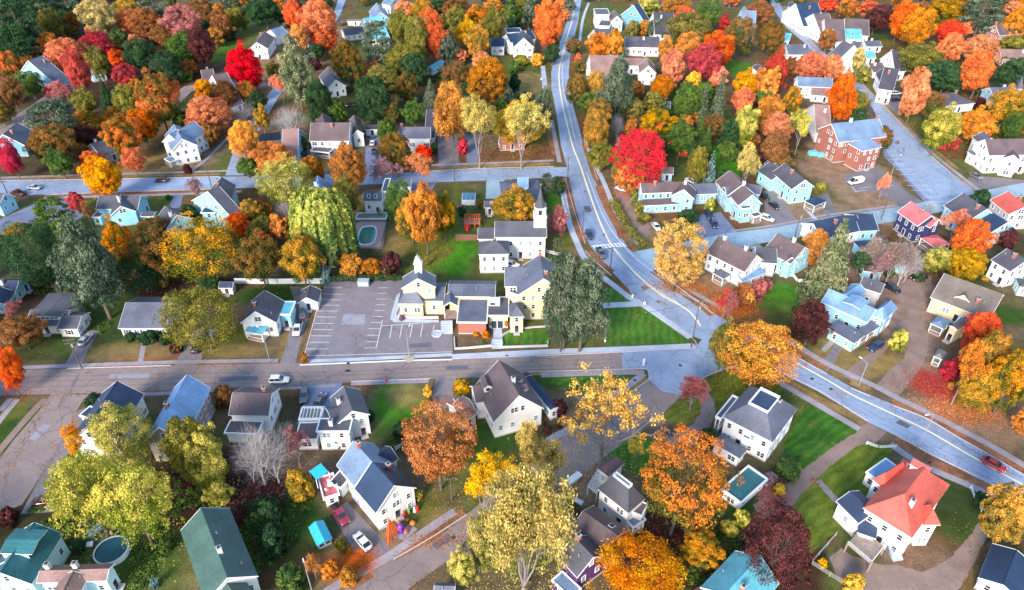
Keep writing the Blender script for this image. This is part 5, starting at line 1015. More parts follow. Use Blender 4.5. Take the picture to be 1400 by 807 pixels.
H('small brown roofed annex at the left side of the taupe roofed house', 'small brown annex', [g((620, 556), (642, 546), (640, 572), 3.4, .5)], 'tan', 'rose')
hal = H('white house dressed for Halloween with navy cross roofs and an open front porch', 'Halloween house', [g((508.8, 631), (539, 664), (517, 706), 5.6, .95), g((483, 603), (508, 631), (463, 640), 5.2, .9, roof='steel'), g((508, 628), (534, 611), (541, 630), 5., .7, roof='deep'), r((449, 660), (466, 668), (475, 645), 3.4, 'flat', roof='grey'), r((442, 683), (464, 676), (447, 650), 3., 'flat', roof='pink', parapet=1)], 'white', 'navy', wskip=0, extra=(('ch', 1, -.2, 0, 'b'), ('ch', 0, -.25, .25, 'b')))
H('tall white house with a hipped slate roof, rooftop deck and flat roofed porches', 'tall white house with roof deck', [r((988.6, 570), (1056, 605), (1107, 567), 6.6, 'deck', 3.4), r((978, 570), (986, 574), (1012, 546), 4.6, 'flat', roof='slate', parapet=1, porch=1), r((974, 605), (1011, 627), (1020, 613), 3.1, 'hip', 1., roof='greyblue'), r((1014, 597), (1025, 602), (1028, 598), 4.6, 'flat', roof='slate')], 'white', 'greyblue', wskip=0, extra=(('ch', 0, .2, -.22, 'b'),))
H('low white garage with a flat teal roof behind a white parapet', 'teal flat roofed garage', [r((986, 669), (1013, 689), (1050, 656), 2.6, 'flat', parapet=1, roof='teal')], 'white', 'teal', door=False)
H('square white house with a grey pyramid roof, cupola deck and pergola', 'square white house', [r((816.6, 668), (859, 702), (883, 683.5), 6.2, 'deck', 3.6, df=.82), r((856, 712), (866, 722), (880, 707), 3., 'flat', porch=1, roof='steel'), r((816, 640), (832, 652), (850, 630), 4., 'hip', 1.6, roof='brown'), r((864, 700), (878, 706), (888, 690), 4.6, 'flat', roof='brown')], 'white', 'grey', wskip=0)
H('purple gabled house with broad grey roofs, a rooftop skylight box and glazed lean-to', 'purple gabled house', [g((784.5, 734), (811.5, 762), (765, 764), 5.2, .75), g((797, 699), (845, 733), (784, 728), 5., .5, roof='brown'), g((815, 731), (838, 752), (836, 764), 4.4, .5, roof='navy'), r((758, 716), (776, 732), (788, 706), 5.4, 'hip', 1.5, roof='brown'), r((754, 793), (780, 818), (794, 804), 3., 'flat', roof='steel')], 'purple', 'grey', wskip=0, extra=(('ch', 0, -.35, .05, 'b'), ('sk', 1, .2, .2)))
H('large house under a many faced coral red hipped roof with a navy roofed left wing', 'coral roofed mansion', [r((1180, 694.5), (1246.8, 736), (1308, 668.6), 6.8, 'hip', 4.3), r((1262, 718), (1286, 718), (1307, 693), 6.6, 'hip', 2.6, roof='salmon'), g((1162, 672), (1193, 702), (1146, 688), 4.6, .45, roof='deep'), r((1184, 645), (1200, 657), (1219, 632), 3.6, 'flat', roof='blue'), r((1172, 728), (1198, 737), (1205, 721), 3.4, 'shed', .8, roof='deep'), r((1193, 656), (1208, 668), (1232, 640), 6.4, 'hip', 2.6, roof='salmon')], 'white', 'salmon', wskip=0, extra=(('do', 0, .32, .25, 1.8, 1.2), ('ch', 0, -.25, -.18, 'w')))
H('small house with a navy roof cut by the bottom right corner', 'navy roofed house bottom right', [g((1384, 753), (1362, 800), (1358, 797), 3.2, .5), g((1390, 752), (1372, 800), (1410, 790), 3.2, .4)], 'white', 'navy')
H('house with a bright cyan and pale green roof cut by the bottom edge', 'cyan roofed house at bottom', [g((1039.7, 760), (992, 812), (1003, 755), 5.5, .75), g((951, 820), (975, 806), (990, 822), 3.5, .6, roof='rose')], 'cyan', 'cyan', extra=(('ch', 0, .2, .15, 'b'),))
H('teal roofed house with a grey shed dormer in the bottom left corner', 'teal roofed house bottom left', [g((46.6, 714.5), (0, 783), (86, 731), 5.2, .75)], 'pale', 'teal', wskip=0, extra=(('do', 0, -.12, -.28, 4.6, 1.6), ('sk', 0, .2, -.2), ('vent', 0, -.3, -.1)))
H('cyan gabled house with a salmon brown roof at the bottom left', 'salmon brown roofed house', [g((54, 781), (149, 778), (172, 769.5), 5.0, .5), g((100, 781), (84, 812), (112, 806), 5.0, .5)], 'pale', 'rose', wskip=0, extra=(('ch', 0, -.4, .2, 'w'), ('ch', 0, .0, .2, 'w')))
H('long barn-like house with a two tone sage and teal roof at the bottom', 'long sage and teal roofed house', [g((274.6, 694.6), (311, 790), (247, 727), 5.2, .75), g((306, 791), (322, 815), (340, 800), 4.6, .8)], 'white', 'green', extra=(('ch', 0, .16, .04, 'w'), ('vent', 0, -.1, .1)))
H('slate roofed house whose ridge just shows at the bottom edge', 'house at bottom edge', [g((594, 801), (622, 802), (606, 812), 4.5, .6)], 'white', 'greyblue')
# ------------------------------------------------------------------ the trees: crown outline in the photograph -> a tree standing in the town
TL = """
0 0 45 62 pdg;40 0 80 35 ptg;0 40 45 80 pdg;57 12 86 52 mol;83 15 109 40 mbn;0 20 44 60 ptg;34 0 86 22 pdg;20 40 57 70 mdg;109 0 159 50 mpy;155 0 193 32 mgo;190 0 230 20 ptg;160 15 198 45 mpk;177 10 224 53 mbn
221 9 276 55 mcp;205 35 240 62 mbn;258 0 295 32 mbn;288 14 318 50 mbn;308 8 336 40 mol;255 40 295 90 mpu;172 55 218 100 mdg;223 46 278 90 mgr;190 78 224 105 mtg;213 70 250 110 mdg;54 46 86 76 mor;67 53 123 98 mpk;108 45 156 84 mcr;120 65 150 107 mol
147 67 170 92 oro;152 88 188 120 mcr;88 67 124 126 mcr;62 112 105 148 hcp;60 114 75 134 mcr;0 72 30 112 mog;22 98 60 131 mgr;0 105 30 147 mbn;100 121 133 158 mol;130 104 162 164 cdg;153 114 193 164 mol;188 103 247 174 mog;96 150 135 182 mgg
42 143 102 187 ptg;36 170 100 222 mob;99 172 135 202 mpu;139 158 194 215 mog;170 150 218 195 mog;266 109 292 138 myo;286 112 325 147 mbn;251 130 312 179 mpk;289 130 310 154 mro;275 165 297 196 mbn;312 135 350 172 bgy;311 166 354 214 myo;307 66 358 121 mrd
0 192 30 240 mmg;335 0 388 32 mdg;305 40 323 56 sdg;238 95 260 113 sgr;330 100 360 120 mrd
386 0 416 37 mro;378 18 402 38 stg;410 0 463 62 mpk;425 35 462 70 mro;396 32 421 80 mor;378 55 430 142 fsg;370 103 398 135 hpk;425 80 440 97 spu;454 53 496 113 mob;418 110 455 165 mdg;446 135 474 168 mgr;348 140 368 182 mgo;360 134 425 194 bgy
497 30 535 90 ptg;540 0 566 22 mpk;532 15 565 62 mol;560 0 590 28 mgo;555 28 592 87 mol;570 17 612 80 oro;587 0 612 20 mdg;602 0 632 27 mbn;598 43 624 85 mtg;610 10 640 48 mol;634 6 668 36 mog;620 28 660 66 myl;636 36 671 80 mgo;660 12 690 56 mol;660 0 688 18 mor;686 0 712 34 mgr
527 57 584 102 mol;550 72 585 113 mdg;496 80 524 106 mpk;496 88 543 124 mol;488 104 538 164 mdg;537 100 572 142 mob;517 140 548 170 mob;550 138 582 171 mgr;574 107 603 148 ctg;522 124 538 147 cbs;605 80 647 127 mob;641 75 697 140 mbo;644 70 672 92 mpk
593 116 645 190 oor;626 135 682 210 hyp;628 138 680 178 myp;678 133 748 212 hyp;680 134 748 196 myl;517 155 543 207 ogr;519 182 565 230 mob;566 198 590 226 mrd;343 192 405 240 mor;450 197 502 264 obo;402 185 420 207 sgr;625 190 641 213 smg;696 80 712 107 sgr;587 190 600 216 sdg;654 122 670 142 cbs
695 0 724 32 mol;712 0 735 34 mtg;723 4 770 64 mro;700 75 725 91 sol;726 74 743 91 syl;695 88 711 138 odg;710 125 728 141 sdg;728 120 757 172 otg;775 99 804 142 mob;786 68 796 93 oro;800 46 836 78 mor;827 40 853 78 mor;856 25 875 52 mol;872 25 890 49 mbo;885 27 906 52 mtg
870 0 905 18 myg;903 0 942 16 mbo;923 6 950 31 mro;915 22 977 57 mol;952 0 995 38 mgr;980 20 1000 43 mcr;988 24 1031 70 mob;1036 27 1073 70 mob;1018 0 1058 30 mbn;921 48 960 82 mor;948 46 1002 96 mro;940 62 989 112 mcr;902 70 940 117 mpk;900 52 922 82 mor;937 95 960 124 myl
820 78 868 160 ftg;796 100 828 137 mgo;858 109 882 132 mor;888 104 922 140 mbo;796 136 836 183 mob;798 155 838 209 mgo;846 135 884 164 mol;880 122 908 152 mol;832 155 857 190 bgy;870 152 925 188 mgg;853 160 873 186 mbo;918 117 958 164 mgr;950 114 974 170 ctg;968 96 998 182 ctg;910 165 950 217 mgr
945 155 970 207 cgr;955 168 978 217 cgr;838 172 921 250 mrd;840 215 880 258 mor;835 186 855 217 cbs;1000 98 1036 134 myo;1000 122 1032 156 mpk;1028 90 1052 138 mor;1045 74 1077 127 mcr;1040 90 1067 142 mor;1038 132 1075 164 mor;997 148 1035 200 myg;1030 145 1062 184 mbo;1042 152 1085 192 mpk;1068 120 1097 158 mgg
1078 152 1113 199 hyg;1040 180 1080 227 mbn;830 200 856 257 hol;939 198 968 252 ool;962 203 984 252 cbs;1002 198 1041 252 hpy;1035 198 1062 224 mpu;985 165 1010 205 mdg;890 185 925 210 mgr
1096 6 1106 26 mor;1118 0 1144 15 mrd;1144 0 1176 26 mog;1178 0 1200 15 mro;1178 8 1220 42 mpu;1213 5 1248 50 mro;1231 16 1275 65 mor;1250 0 1275 20 mbn;1272 0 1322 28 mgo;1320 0 1368 32 ptg;1373 8 1404 52 mor;1280 31 1316 53 mrd;1311 31 1330 50 mpk;1279 47 1319 86 mpk;1316 50 1363 82 mpk;1232 62 1290 102 mol
1268 82 1320 122 mdg;1316 75 1363 127 mro;1360 80 1404 122 mdg;1368 50 1402 70 sol;1120 41 1144 68 mbn;1165 65 1183 99 opy;1168 92 1192 114 sol;1088 72 1128 107 mpk;1122 74 1154 106 mpk;1073 75 1090 107 mbn;1129 102 1168 165 oro;1155 125 1186 158 mol;1231 96 1272 162 mpk;1252 128 1290 165 mob;1260 148 1311 206 myg
1306 150 1359 192 myo;1352 122 1404 172 mgg;1373 155 1404 194 mgr;1357 168 1377 192 sol;1334 130 1347 155 spu;1280 188 1296 206 scr;1298 188 1312 206 scr
113 207 140 232 mro;113 214 168 270 myo;93 262 115 288 mcr;108 275 130 306 hbn;48 283 94 306 pgr;13 300 88 387 mdg;8 302 45 330 mgo;0 325 34 374 mdg;82 300 162 432 ftg;139 304 190 378 mog;176 306 238 384 mob;187 301 228 324 mob;228 296 325 385 mgg;252 245 282 275 hpb;247 280 272 306 sdg;225 266 234 274 sdg;325 270 360 308 mgg;307 290 339 328 mro
322 320 385 387 mob;340 318 372 350 mro;224 382 325 478 mol;336 295 375 332 mol;352 215 424 280 myg;410 214 447 257 mbo;454 242 492 299 mol;500 216 548 252 hpb;555 210 598 252 hpk;394 259 484 360 wwg;368 270 410 299 bgy;345 273 370 299 mor;348 293 377 328 mol;367 292 395 332 mor;385 296 408 330 mol;380 321 442 388 mgg;433 340 449 385 cbs
524 252 566 307 mgr;542 262 580 330 mgg;553 256 608 339 mor;590 262 625 330 mgg;463 347 497 380 sbo;496 353 522 378 sbo;520 343 553 377 spu;523 366 537 380 sol;670 262 738 304 mgg;626 280 637 299 sdg;649 265 661 292 sol;579 346 587 368 ool;739 236 755 264 ptg;755 240 773 266 pdg;748 282 777 323 mcp
741 342 806 470 ftg;762 358 832 475 ftg;890 303 965 392 msy;926 288 955 305 sdg;872 290 893 306 sol;860 256 873 276 sol;867 274 883 292 sol;963 272 979 291 syg;1098 312 1134 359 mor;1105 293 1176 410 csg;1183 315 1228 375 bgy;1215 325 1265 388 bgy;1200 330 1245 380 hgy;1175 325 1210 365 hgy;1225 345 1262 385 bgy;1188 345 1225 385 hpb;1258 275 1285 294 bgy;1290 286 1327 324 hpk;1300 300 1355 357 mro
1300 340 1350 382 mgo;1262 338 1300 372 myg;1328 258 1356 286 sdg;1040 376 1056 402 scp;1198 238 1218 270 hpk;1115 247 1131 267 sol;1370 312 1392 340 mpu;980 396 1005 432 hcr;1005 388 1030 420 srb;1026 380 1052 412 scp;985 400 1012 440 hcp;1165 340 1190 372 mdg;1085 345 1105 362 sdg
-12 472 29 539 mro;0 430 58 479 mbn;115 538 141 558 sdg;2 412 30 440 hcp;118 545 202 645 myg;72 605 160 735 myg;130 622 230 750 myg;82 580 122 640 hyo;222 565 290 665 mol;258 575 318 680 myg;291 525 322 560 sbn;300 560 395 668 bgy;330 575 410 665 bgy;318 600 360 665 bgy;385 575 420 640 hcp;278 660 318 692 syg;389 642 430 686 sgo;350 680 388 720 sdg;356 715 392 762 sdg;372 766 420 812 sgr
415 756 440 790 hor;438 762 462 796 sor;462 775 490 802 sbo;458 736 474 756 sol;551 553 645 668 mrb;566 667 579 689 sygo;578 520 592 550 syl;574 545 588 565 sgo;619 516 645 544 sgo;621 617 700 705 hyl;613 745 652 806 myg;650 640 785 812 hpy;668 645 778 800 mpg;640 690 700 790 mpg;748 508 905 625 Ssy 820 640;700 575 752 660 hpy 722 680;700 600 775 690 hpy 752 682
917 518 963 560 hcp 943 560;968 440 1012 502 mol;974 452 1015 505 mol;988 430 1088 524 Byo;1000 470 1060 512 mgg;955 582 986 608 sdg;855 597 885 632 hyg;874 592 988 732 Bog;926 725 990 779 mgg;984 706 1012 742 sol;1004 688 1026 729 oyg;816 735 932 828 Byo;822 732 842 757 syg;752 678 788 702 sol;1022 680 1112 805 mpu
1057 628 1098 657 sgr;1058 660 1075 680 syl;1040 645 1062 665 spb;1344 660 1410 752 mgo;1152 783 1180 812 syl;1118 756 1131 782 syl;1334 670 1352 697 sdg;1087 410 1134 468 mpu;1144 456 1161 472 scr;1218 449 1243 480 syg;1320 424 1367 480 mro;1300 462 1350 545 hor;1330 448 1378 530 mgo;1355 450 1410 590 Bgg;1310 500 1360 560 mgo;1288 480 1312 532 scr
1385 560 1415 595 mor;205 785 219 807 sbs;341 700 360 722 sgr;0 688 26 724 spu;216 722 236 766 sgr;100 740 118 752 sdg;188 455 215 468 sdg;216 456 238 468 sdg;172 455 186 468 sdg;1188 690 1202 706 sdg;480 560 494 580 spu;498 548 512 590 sdg;535 576 560 600 sdg;590 600 612 640 spu;755 540 775 575 spu;545 430 552 440 spb;646 454 656 462 sor;658 452 670 463 sor;668 432 675 450 odg;689 434 696 449 obo
410 480 422 500 sbo;395 365 420 380 mdg;150 350 232 386 mdg;30 360 80 384 mdg;270 380 300 396 mdg;420 240 440 250 spu;600 90 625 110 mdg;1060 60 1072 78 mbn;1205 360 1222 380 sdg;1246 370 1266 384 sdg;975 232 1000 252 mdg;900 145 920 165 mdg;235 150 262 178 mgr;395 105 420 130 mtg;230 470 250 482 spu;250 225 262 238 spu;545 40 560 60 mol;1330 110 1350 130 mdg;1290 100 1310 124 mgr
"""
_fix = {'sygo': 'syg'}
for ln in TL.replace('\n', ';').split(';'):
    t = ln.split()
    if len(t) < 5: continue
    x0, y0, x1, y1 = map(float, t[:4]); sp = _fix.get(t[4], t[4])
    base = (float(t[5]), float(t[6])) if len(t) > 6 else None
    tree(x0, y0, x1, y1, sp, base)
# woods: gaps between the far crowns hold more trees in the photograph
def inside(p, poly):
    c = False; j = len(poly)-1
    for i in range(len(poly)):
        if (poly[i][1] > p.y) != (poly[j][1] > p.y) and p.x < (poly[j][0]-poly[i][0])*(p.y-poly[i][1])/(poly[j][1]-poly[i][1])+poly[i][0]: c = not c
        j = i
    return c
OPEN = [(330, 5, 395, 55), (300, 55, 360, 120), (425, 90, 480, 140), (436, 20, 500, 80), (700, 90, 765, 215), (640, 195, 770, 232), (790, 0, 842, 60), (1040, 0, 1210, 80), (1150, 60, 1250, 120), (1190, 120, 1245, 190), (1100, 195, 1330, 300), (190, 175, 330, 300), (0, 236, 345, 275), (590, 175, 660, 235), (410, 150, 530, 240), (0, 110, 70, 175), (1310, 170, 1400, 260), (1230, 160, 1262, 200), (1100, 100, 1170, 200), (540, 170, 600, 200), (800, 60, 910, 120)]
_rd = random.Random(11); nfill = 0; occ = [(t[3], t[4], t[5]/2) for t in TREES]
for _ in range(2600):
    x = _rd.uniform(-10, 1410); y = _rd.uniform(-14, 228)
    k = kscale(at(x, max(y, -14), 5)); rr = _rd.uniform(3.2, 5.2)*k
    if any(a < x < c and b < y < d for a, b, c, d in OPEN): continue
    if any((x-a)**2+(1.5*(y-b))**2 < (r_*.85+rr*.75)**2 for a, b, r_ in occ): continue
    if any((x-a)**2+(1.3*(y-b))**2 < (26+rr)**2 for _n, a, b in HOUSE_PX): continue
    g0 = at(x, y+rr*.9)
    if any(inside(g0, q) or inside(at(x, y), q) for q in SHEETS): continue
    near = sorted(occ_c, key=lambda t: (t[0]-x)**2+(t[1]-y)**2)[:3] if 'occ_c' in globals() else []
    tree(x-rr, y-rr*.95, x+rr, y+rr*.95, 'm'+_rd.choice(['dg', 'gr', 'ol', 'bn', 'ob', 'bo', 'tg', 'pk', 'dg', 'ob', 'gr'])); occ.append((x, y, rr)); nfill += 1
print('filled', nfill)
# a few trees just outside the frame, so the town does not stop at its edges
rd = random.Random(3)
for i in range(70):
    if i < 46: x, y = rd.uniform(-350, 350), rd.uniform(475, 560)
    elif i < 58: x, y = rd.uniform(-150, -112)-.0, rd.uniform(90, 150)
    else: x, y = rd.uniform(110, 150), rd.uniform(85, 120)
    p = proj((x, y, 6)); kd = rd.choice(['mgr', 'mol', 'mdg', 'mog', 'mbo', 'ptg', 'mro', 'mgo']); k = kscale(Vector((x, y, 6))); rr = rd.uniform(4, 6.5)*k
    if -40 < p[0] < 1440 and p[1] > -25: continue
    tree(p[0]-rr, p[1]-rr, p[0]+rr, p[1]+rr, kd)
_rd = random.Random(23); side_ = []
for _ in range(900):
    y = _rd.uniform(70, 460); s_ = _rd.choice((-1, 1)); hw_ = (y*cP+CAM_H*sP)*700/FPX; x = s_*(hw_+_rd.uniform(7, 55)); rm = _rd.uniform(3.5, 6.0); v = Vector((x, y, 0))
    if any((x-a)**2+(y-b)**2 < (rm+c+1.5)**2 for a, b, c in side_): continue
    if any((v-b.c).length < max(b.L, b.W)*.6+rm for _r, bl in HOUSES for b in bl): continue
    if any(inside(v, q) or inside(v+Vector((rm, 0, 0)), q) or inside(v-Vector((rm, 0, 0)), q) for q in SHEETS): continue
    if len(side_) > 95: break
    p = proj((x, y, 6)); rr = rm*kscale(Vector((x, y, 6)))
    if -rr < p[0] < 1400+rr: continue
    side_.append((x, y, rm)); tree(p[0]-rr, p[1]-rr, p[0]+rr, p[1]+rr, 'm'+_rd.choice(['gr', 'ol', 'dg', 'og', 'bo', 'pk', 'ob', 'go', 'or', 'gg']))
# labels: colour, size and the nearest landmark
LAND = HOUSE_PX+[('main parking lot', 480, 440), ('five way junction', 925, 495), ('striped crosswalk', 832, 338), ('front street left end', 40, 520), ('main road bottom right', 1330, 640), ('triangular green lawn', 880, 445), ('cross street left end', 30, 258)]
def rel(dx, dy):
    h = 'left of' if dx < 0 else 'right of'; v = 'behind' if dy < 0 else 'in front of'
    if abs(dx) > 2.2*abs(dy): return h
    if abs(dy) > 2.2*abs(dx): return v
    return v.replace(' of', '')+' and '+h
used = {}
WORD = {'m': 'maple', 'o': 'upright tree', 'B': 'broad maple', 'c': 'spruce', 'p': 'pine', 'w': 'weeping willow', 's': 'shrub', 'h': 'thinly leaved tree', 'S': 'tall spreading tree', 'b': 'leafless tree', 'f': 'towering pine'}
rows = []
for T_ in TREES:
    root, kd, col, cx, cy, wpx, Ht, lbl = T_
    if cx < -45 or cx > 1445 or cy < -20: 
        T_.append(True)
    d = sorted(((n, cx-x, cy-y) for n, x, y in LAND), key=lambda t: t[1]**2+(1.6*t[2])**2)
    rows.append((T_, d))
def size(kd, Ht): return ('small', 'low')[kd == 's'] if (Ht < 6 or kd == 's' and Ht < 3) else ('tall' if Ht > 13 else '')
for T_, d in rows:
    root, kd, col, cx, cy, wpx, Ht = T_[:7]
    cw = '' if kd == 'b' else TC[col][1]+' '
    if root.name.startswith('leafy'): WORD['m'] = 'leafy tree'; WORD['B'] = 'broad leafy tree'
    else: WORD['m'] = 'maple'; WORD['B'] = 'broad maple'
    cand = []
    for s_ in ('', size(kd, Ht)):
        for n, dx, dy in d[:2]: cand.append(' '.join(f"{s_} {cw}{WORD[kd]} {rel(dx, dy)} the {n}".split()))
    (n1, a1, b1), (n2, a2, b2) = d[0], d[1]
    cand += [' '.join(f"{cw}{WORD[kd]} {rel(a1, b1)} the {n1}, {rel(a2, b2)} the {n2}".split()), ' '.join(f"{size(kd, Ht)} {cw}{WORD[kd]} between the {n1} and the {n2}".split())]
    cand += [' '.join(f"{cw}{WORD[kd]} {rel(d[j][1], d[j][2])} the {d[j][0]}".split()) for j in (2, 3)]
    cand = [c for c in cand if len(c.split()) <= 16]
    pick = next((c for c in cand if c not in used), None)
    if pick is None:
        base_ = cand[0]; k = used[base_]; base_ = cand[0]
        for w_ in ('wider', 'narrower', 'farther', 'nearer', 'second', 'third', 'fourth', 'fifth'):
            c = w_+' '+base_
            if c not in used and len(c.split()) <= 16: pick = c; break
    used[pick] = 1
    tag(root, pick, {'s': 'shrub'}.get(kd, 'tree'), {'s': 'garden shrubs of the town', 'c': 'conifers of the town', 'p': 'conifers of the town', 'f': 'conifers of the town'}.get(kd, 'broadleaf trees of the town'))
# ------------------------------------------------------------------ vehicles
CARC = dict(white=(.75, .76, .78), black=(.012, .013, .018), navy=(.02, .035, .09), grey=(.12, .13, .15), silver=(.42, .44, .47), red=(.45, .015, .02), maroon=(.11, .012, .015), blue=(.04, .12, .30), winered=(.26, .02, .05))
def carpaint(c):
    n = 'car paint '+c
    if n in MATS: return MATS[n]
    m = mat(n, CARC[c], .3, .04, .5, spec=.6); m.node_tree.nodes['Principled BSDF'].inputs['Coat Weight'].default_value = .5; return m
M_TYRE = mat('tyre rubber', (.02, .02, .022), .9); M_RIM = mat('wheel rim', (.45, .46, .48), .35, metal=.7); M_CGL = mat('car glass', (.015, .02, .03), .06, spec=.8)
M_HL = mat('headlight glass', (.75, .77, .8), .15); M_TL = mat('tail light', (.35, .01, .01), .25)
def loft(mb, st, m=0, close=True):
    n = None
    for j, ring in enumerate(st):
        i = len(mb.v); mb.v += [tuple(p) for p in ring]; n = len(ring)
        if j:
            for k in range(n): q = (k+1) % n; mb.f.append((i-n+k, i+k, i+q, i-n+q)); mb.m.append(m)
    if close:
        i = len(mb.v); mb.f.append(tuple(range(i-n*len(st), i-n*len(st)+n))); mb.m.append(m); mb.f.append(tuple(reversed(range(i-n, i)))); mb.m.append(m)
def ring(x, w, z0, z1, c=.12): return [(x, -w+c, z0), (x, w-c, z0), (x, w, z0+c), (x, w, (z0+z1)/2), (x, w-.03, z1-c), (x, w-c-.05, z1), (x, -w+c+.05, z1), (x, -w+.03, z1-c), (x, -w, (z0+z1)/2), (x, -w, z0+c)]
SPEC = dict(
 sedan=(4.6, .90, [(-2.3, .5, .82), (-2.1, .32, .98), (-1.3, .28, 1.0), (.9, .28, .98), (1.7, .30, .86), (2.15, .34, .74), (2.3, .42, .64)], [(-1.85, 1.0), (-1.05, 1.42), (.25, 1.44), (1.15, .96)]),
 suv=(4.6, .93, [(-2.3, .5, 1.0), (-2.2, .36, 1.1), (-1.3, .32, 1.12), (.9, .32, 1.08), (1.7, .34, 1.0), (2.15, .38, .9), (2.3, .46, .75)], [(-2.15, 1.1), (-1.85, 1.70), (.15, 1.72), (1.05, 1.05)]),
 pickup=(5.5, .98, [(-2.75, .55, 1.02), (-2.65, .45, 1.08), (-1.3, .4, 1.08), (.9, .4, 1.08), (2.0, .4, 1.04), (2.6, .44, .96), (2.75, .5, .8)], [(-.75, 1.08), (-.55, 1.78), (.7, 1.8), (1.45, 1.08)]),
 van=(5.6, 1.0, [(-2.8, .5, 1.3), (-2.75, .4, 1.4), (-1.5, .36, 1.4), (1.4, .36, 1.3), (2.2, .38, 1.1), (2.65, .4, .9), (2.8, .5, .75)], [(-2.76, 1.4), (-2.68, 2.25), (1.1, 2.3), (2.1, 1.2)]))
CARP = {}
def car_proto(kind):
    L, w, prof, cab = SPEC[kind]; P = {}
    mb = MB(); loft(mb, [ring(x, w*(.86 if i in (0, len(prof)-1) else (.96 if i in (1, len(prof)-2) else 1)), a, b_) for i, (x, a, b_) in enumerate(prof)])
    if kind == 'pickup': mb.box(-2.62, -w+.16, 1.05, -.85, w-.16, 1.09, 1); 
    P['body'] = mb.mesh('body', [carpaint('white'), M_TYRE], True)
    mb = MB(); xs = cab; wt = w-.2
    r0, r1, r2, r3 = xs
    lo = w-.07
    loft(mb, [[(r0[0], -lo, r0[1]-.06), (r0[0], lo, r0[1]-.06), (r0[0], lo-.02, r0[1]), (r0[0], -lo+.02, r0[1])], [(r1[0], -lo, r0[1]-.06), (r1[0], lo, r0[1]-.06), (r1[0], wt, r1[1]), (r1[0], -wt, r1[1])],
              [(r2[0], -lo, r0[1]-.06), (r2[0], lo, r0[1]-.06), (r2[0], wt, r2[1]), (r2[0], -wt, r2[1])], [(r3[0], -lo, r3[1]-.06), (r3[0], lo, r3[1]-.06), (r3[0], lo-.05, r3[1]), (r3[0], -lo+.05, r3[1])]])
    P['windows'] = mb.mesh('windows', [M_CGL])
    mb = MB(); mb.hexa([(r1[0]-.06, -wt-.02, r1[1]-.03), (r2[0]+.06, -wt-.02, r2[1]-.03), (r2[0]+.06, wt+.02, r2[1]-.03), (r1[0]-.06, wt+.02, r1[1]-.03), (r1[0]+.04, -wt+.08, r1[1]+.06), (r2[0]-.06, -wt+.08, r2[1]+.06), (r2[0]-.06, wt-.08, r2[1]+.06), (r1[0]+.04, wt-.08, r1[1]+.06)])
    for s in (-1, 1):
        for a, b_ in ((r0, r1), (r3, r2)): mb.tube((a[0], s*(lo-.03), a[1]-.02), (b_[0], s*(wt+.01), b_[1]), .05, .05, 4)
        xm = (r1[0]+r2[0])/2; mb.tube((xm, s*(lo+.0), r0[1]-.04), (xm, s*(wt+.015), r1[1]), .05, .05, 4)
        if kind == 'van': mb.hexa([(-2.7, s*(lo+.01)-.02, 1.36), (.2, s*(lo+.01)-.02, 1.3), (.2, s*(lo+.01)+.02, 1.3), (-2.7, s*(lo+.01)+.02, 1.36), (-2.62, s*(wt+.03)-.02, 2.24), (.2, s*(wt+.03)-.02, 2.26), (.2, s*(wt+.03)+.02, 2.26), (-2.62, s*(wt+.03)+.02, 2.24)])
    P['roof_panel'] = mb.mesh('roof_panel', [carpaint('white')])
    mb = MB(); mb.tube((0, -.13, 0), (0, .13, 0), .34, .34, 14); P['wheel'] = mb.mesh('wheel', [M_TYRE], False)
    mb = MB(); mb.tube((0, -.15, 0), (0, .15, 0), .2, .2, 10); P['rim'] = mb.mesh('rim', [M_RIM])
    mb = MB(); mb.box(-.06, -.2, -.09, .06, .2, .09); P['headlight'] = mb.mesh('headlight', [M_HL]); P['tail_light'] = mb.mesh('tail_light', [M_TL]) if False else mb.mesh('tail_light', [M_TL])
    mb = MB(); mb.box(-.08, -w*.8, -.1, .08, w*.8, .1); P['bumper'] = mb.mesh('bumper', [M_SHUT])
    return P
def car(px, nose, kind, col, label, group='parked cars', len_=None):
    if kind not in CARP: CARP[kind] = car_proto(kind)
    P = CARP[kind]; L, w, prof, cab = SPEC[kind]
    c = at(*px, .7); c.z = 0; q = at(*nose, .7); ang = math.atan2(q.y-c.y, q.x-c.x)
    t = thing('pickup_truck' if kind == 'pickup' else kind+('_car' if kind in ('sedan', 'suv') else ''), label, {'pickup': 'pickup truck', 'van': 'van'}.get(kind, 'car'), (c.x, c.y, .03), ang, group)
    for nm in ('body', 'roof_panel'):
        o = obj(nm, P[nm], t); o.material_slots[0].link = 'OBJECT'; o.material_slots[0].material = carpaint(col)
    obj('windows', P['windows'], t)
    for x in (-L*.31, L*.31):
        for s in (-1, 1): wh = obj('wheel', P['wheel'], t, (x, s*(w-.1), .34)); obj('rim', P['rim'], wh)
    for s in (-1, 1):
        obj('headlight', P['headlight'], t, (L/2-.06, s*(w-.33), .68)); obj('tail_light', P['tail_light'], t, (-L/2+.05, s*(w-.32), .82))
    obj('bumper', P['bumper'], t, (L/2-.02, 0, .42)); obj('bumper', P['bumper'], t, (-L/2+.02, 0, .45))
    return t
mv = 'cars driving on the streets'
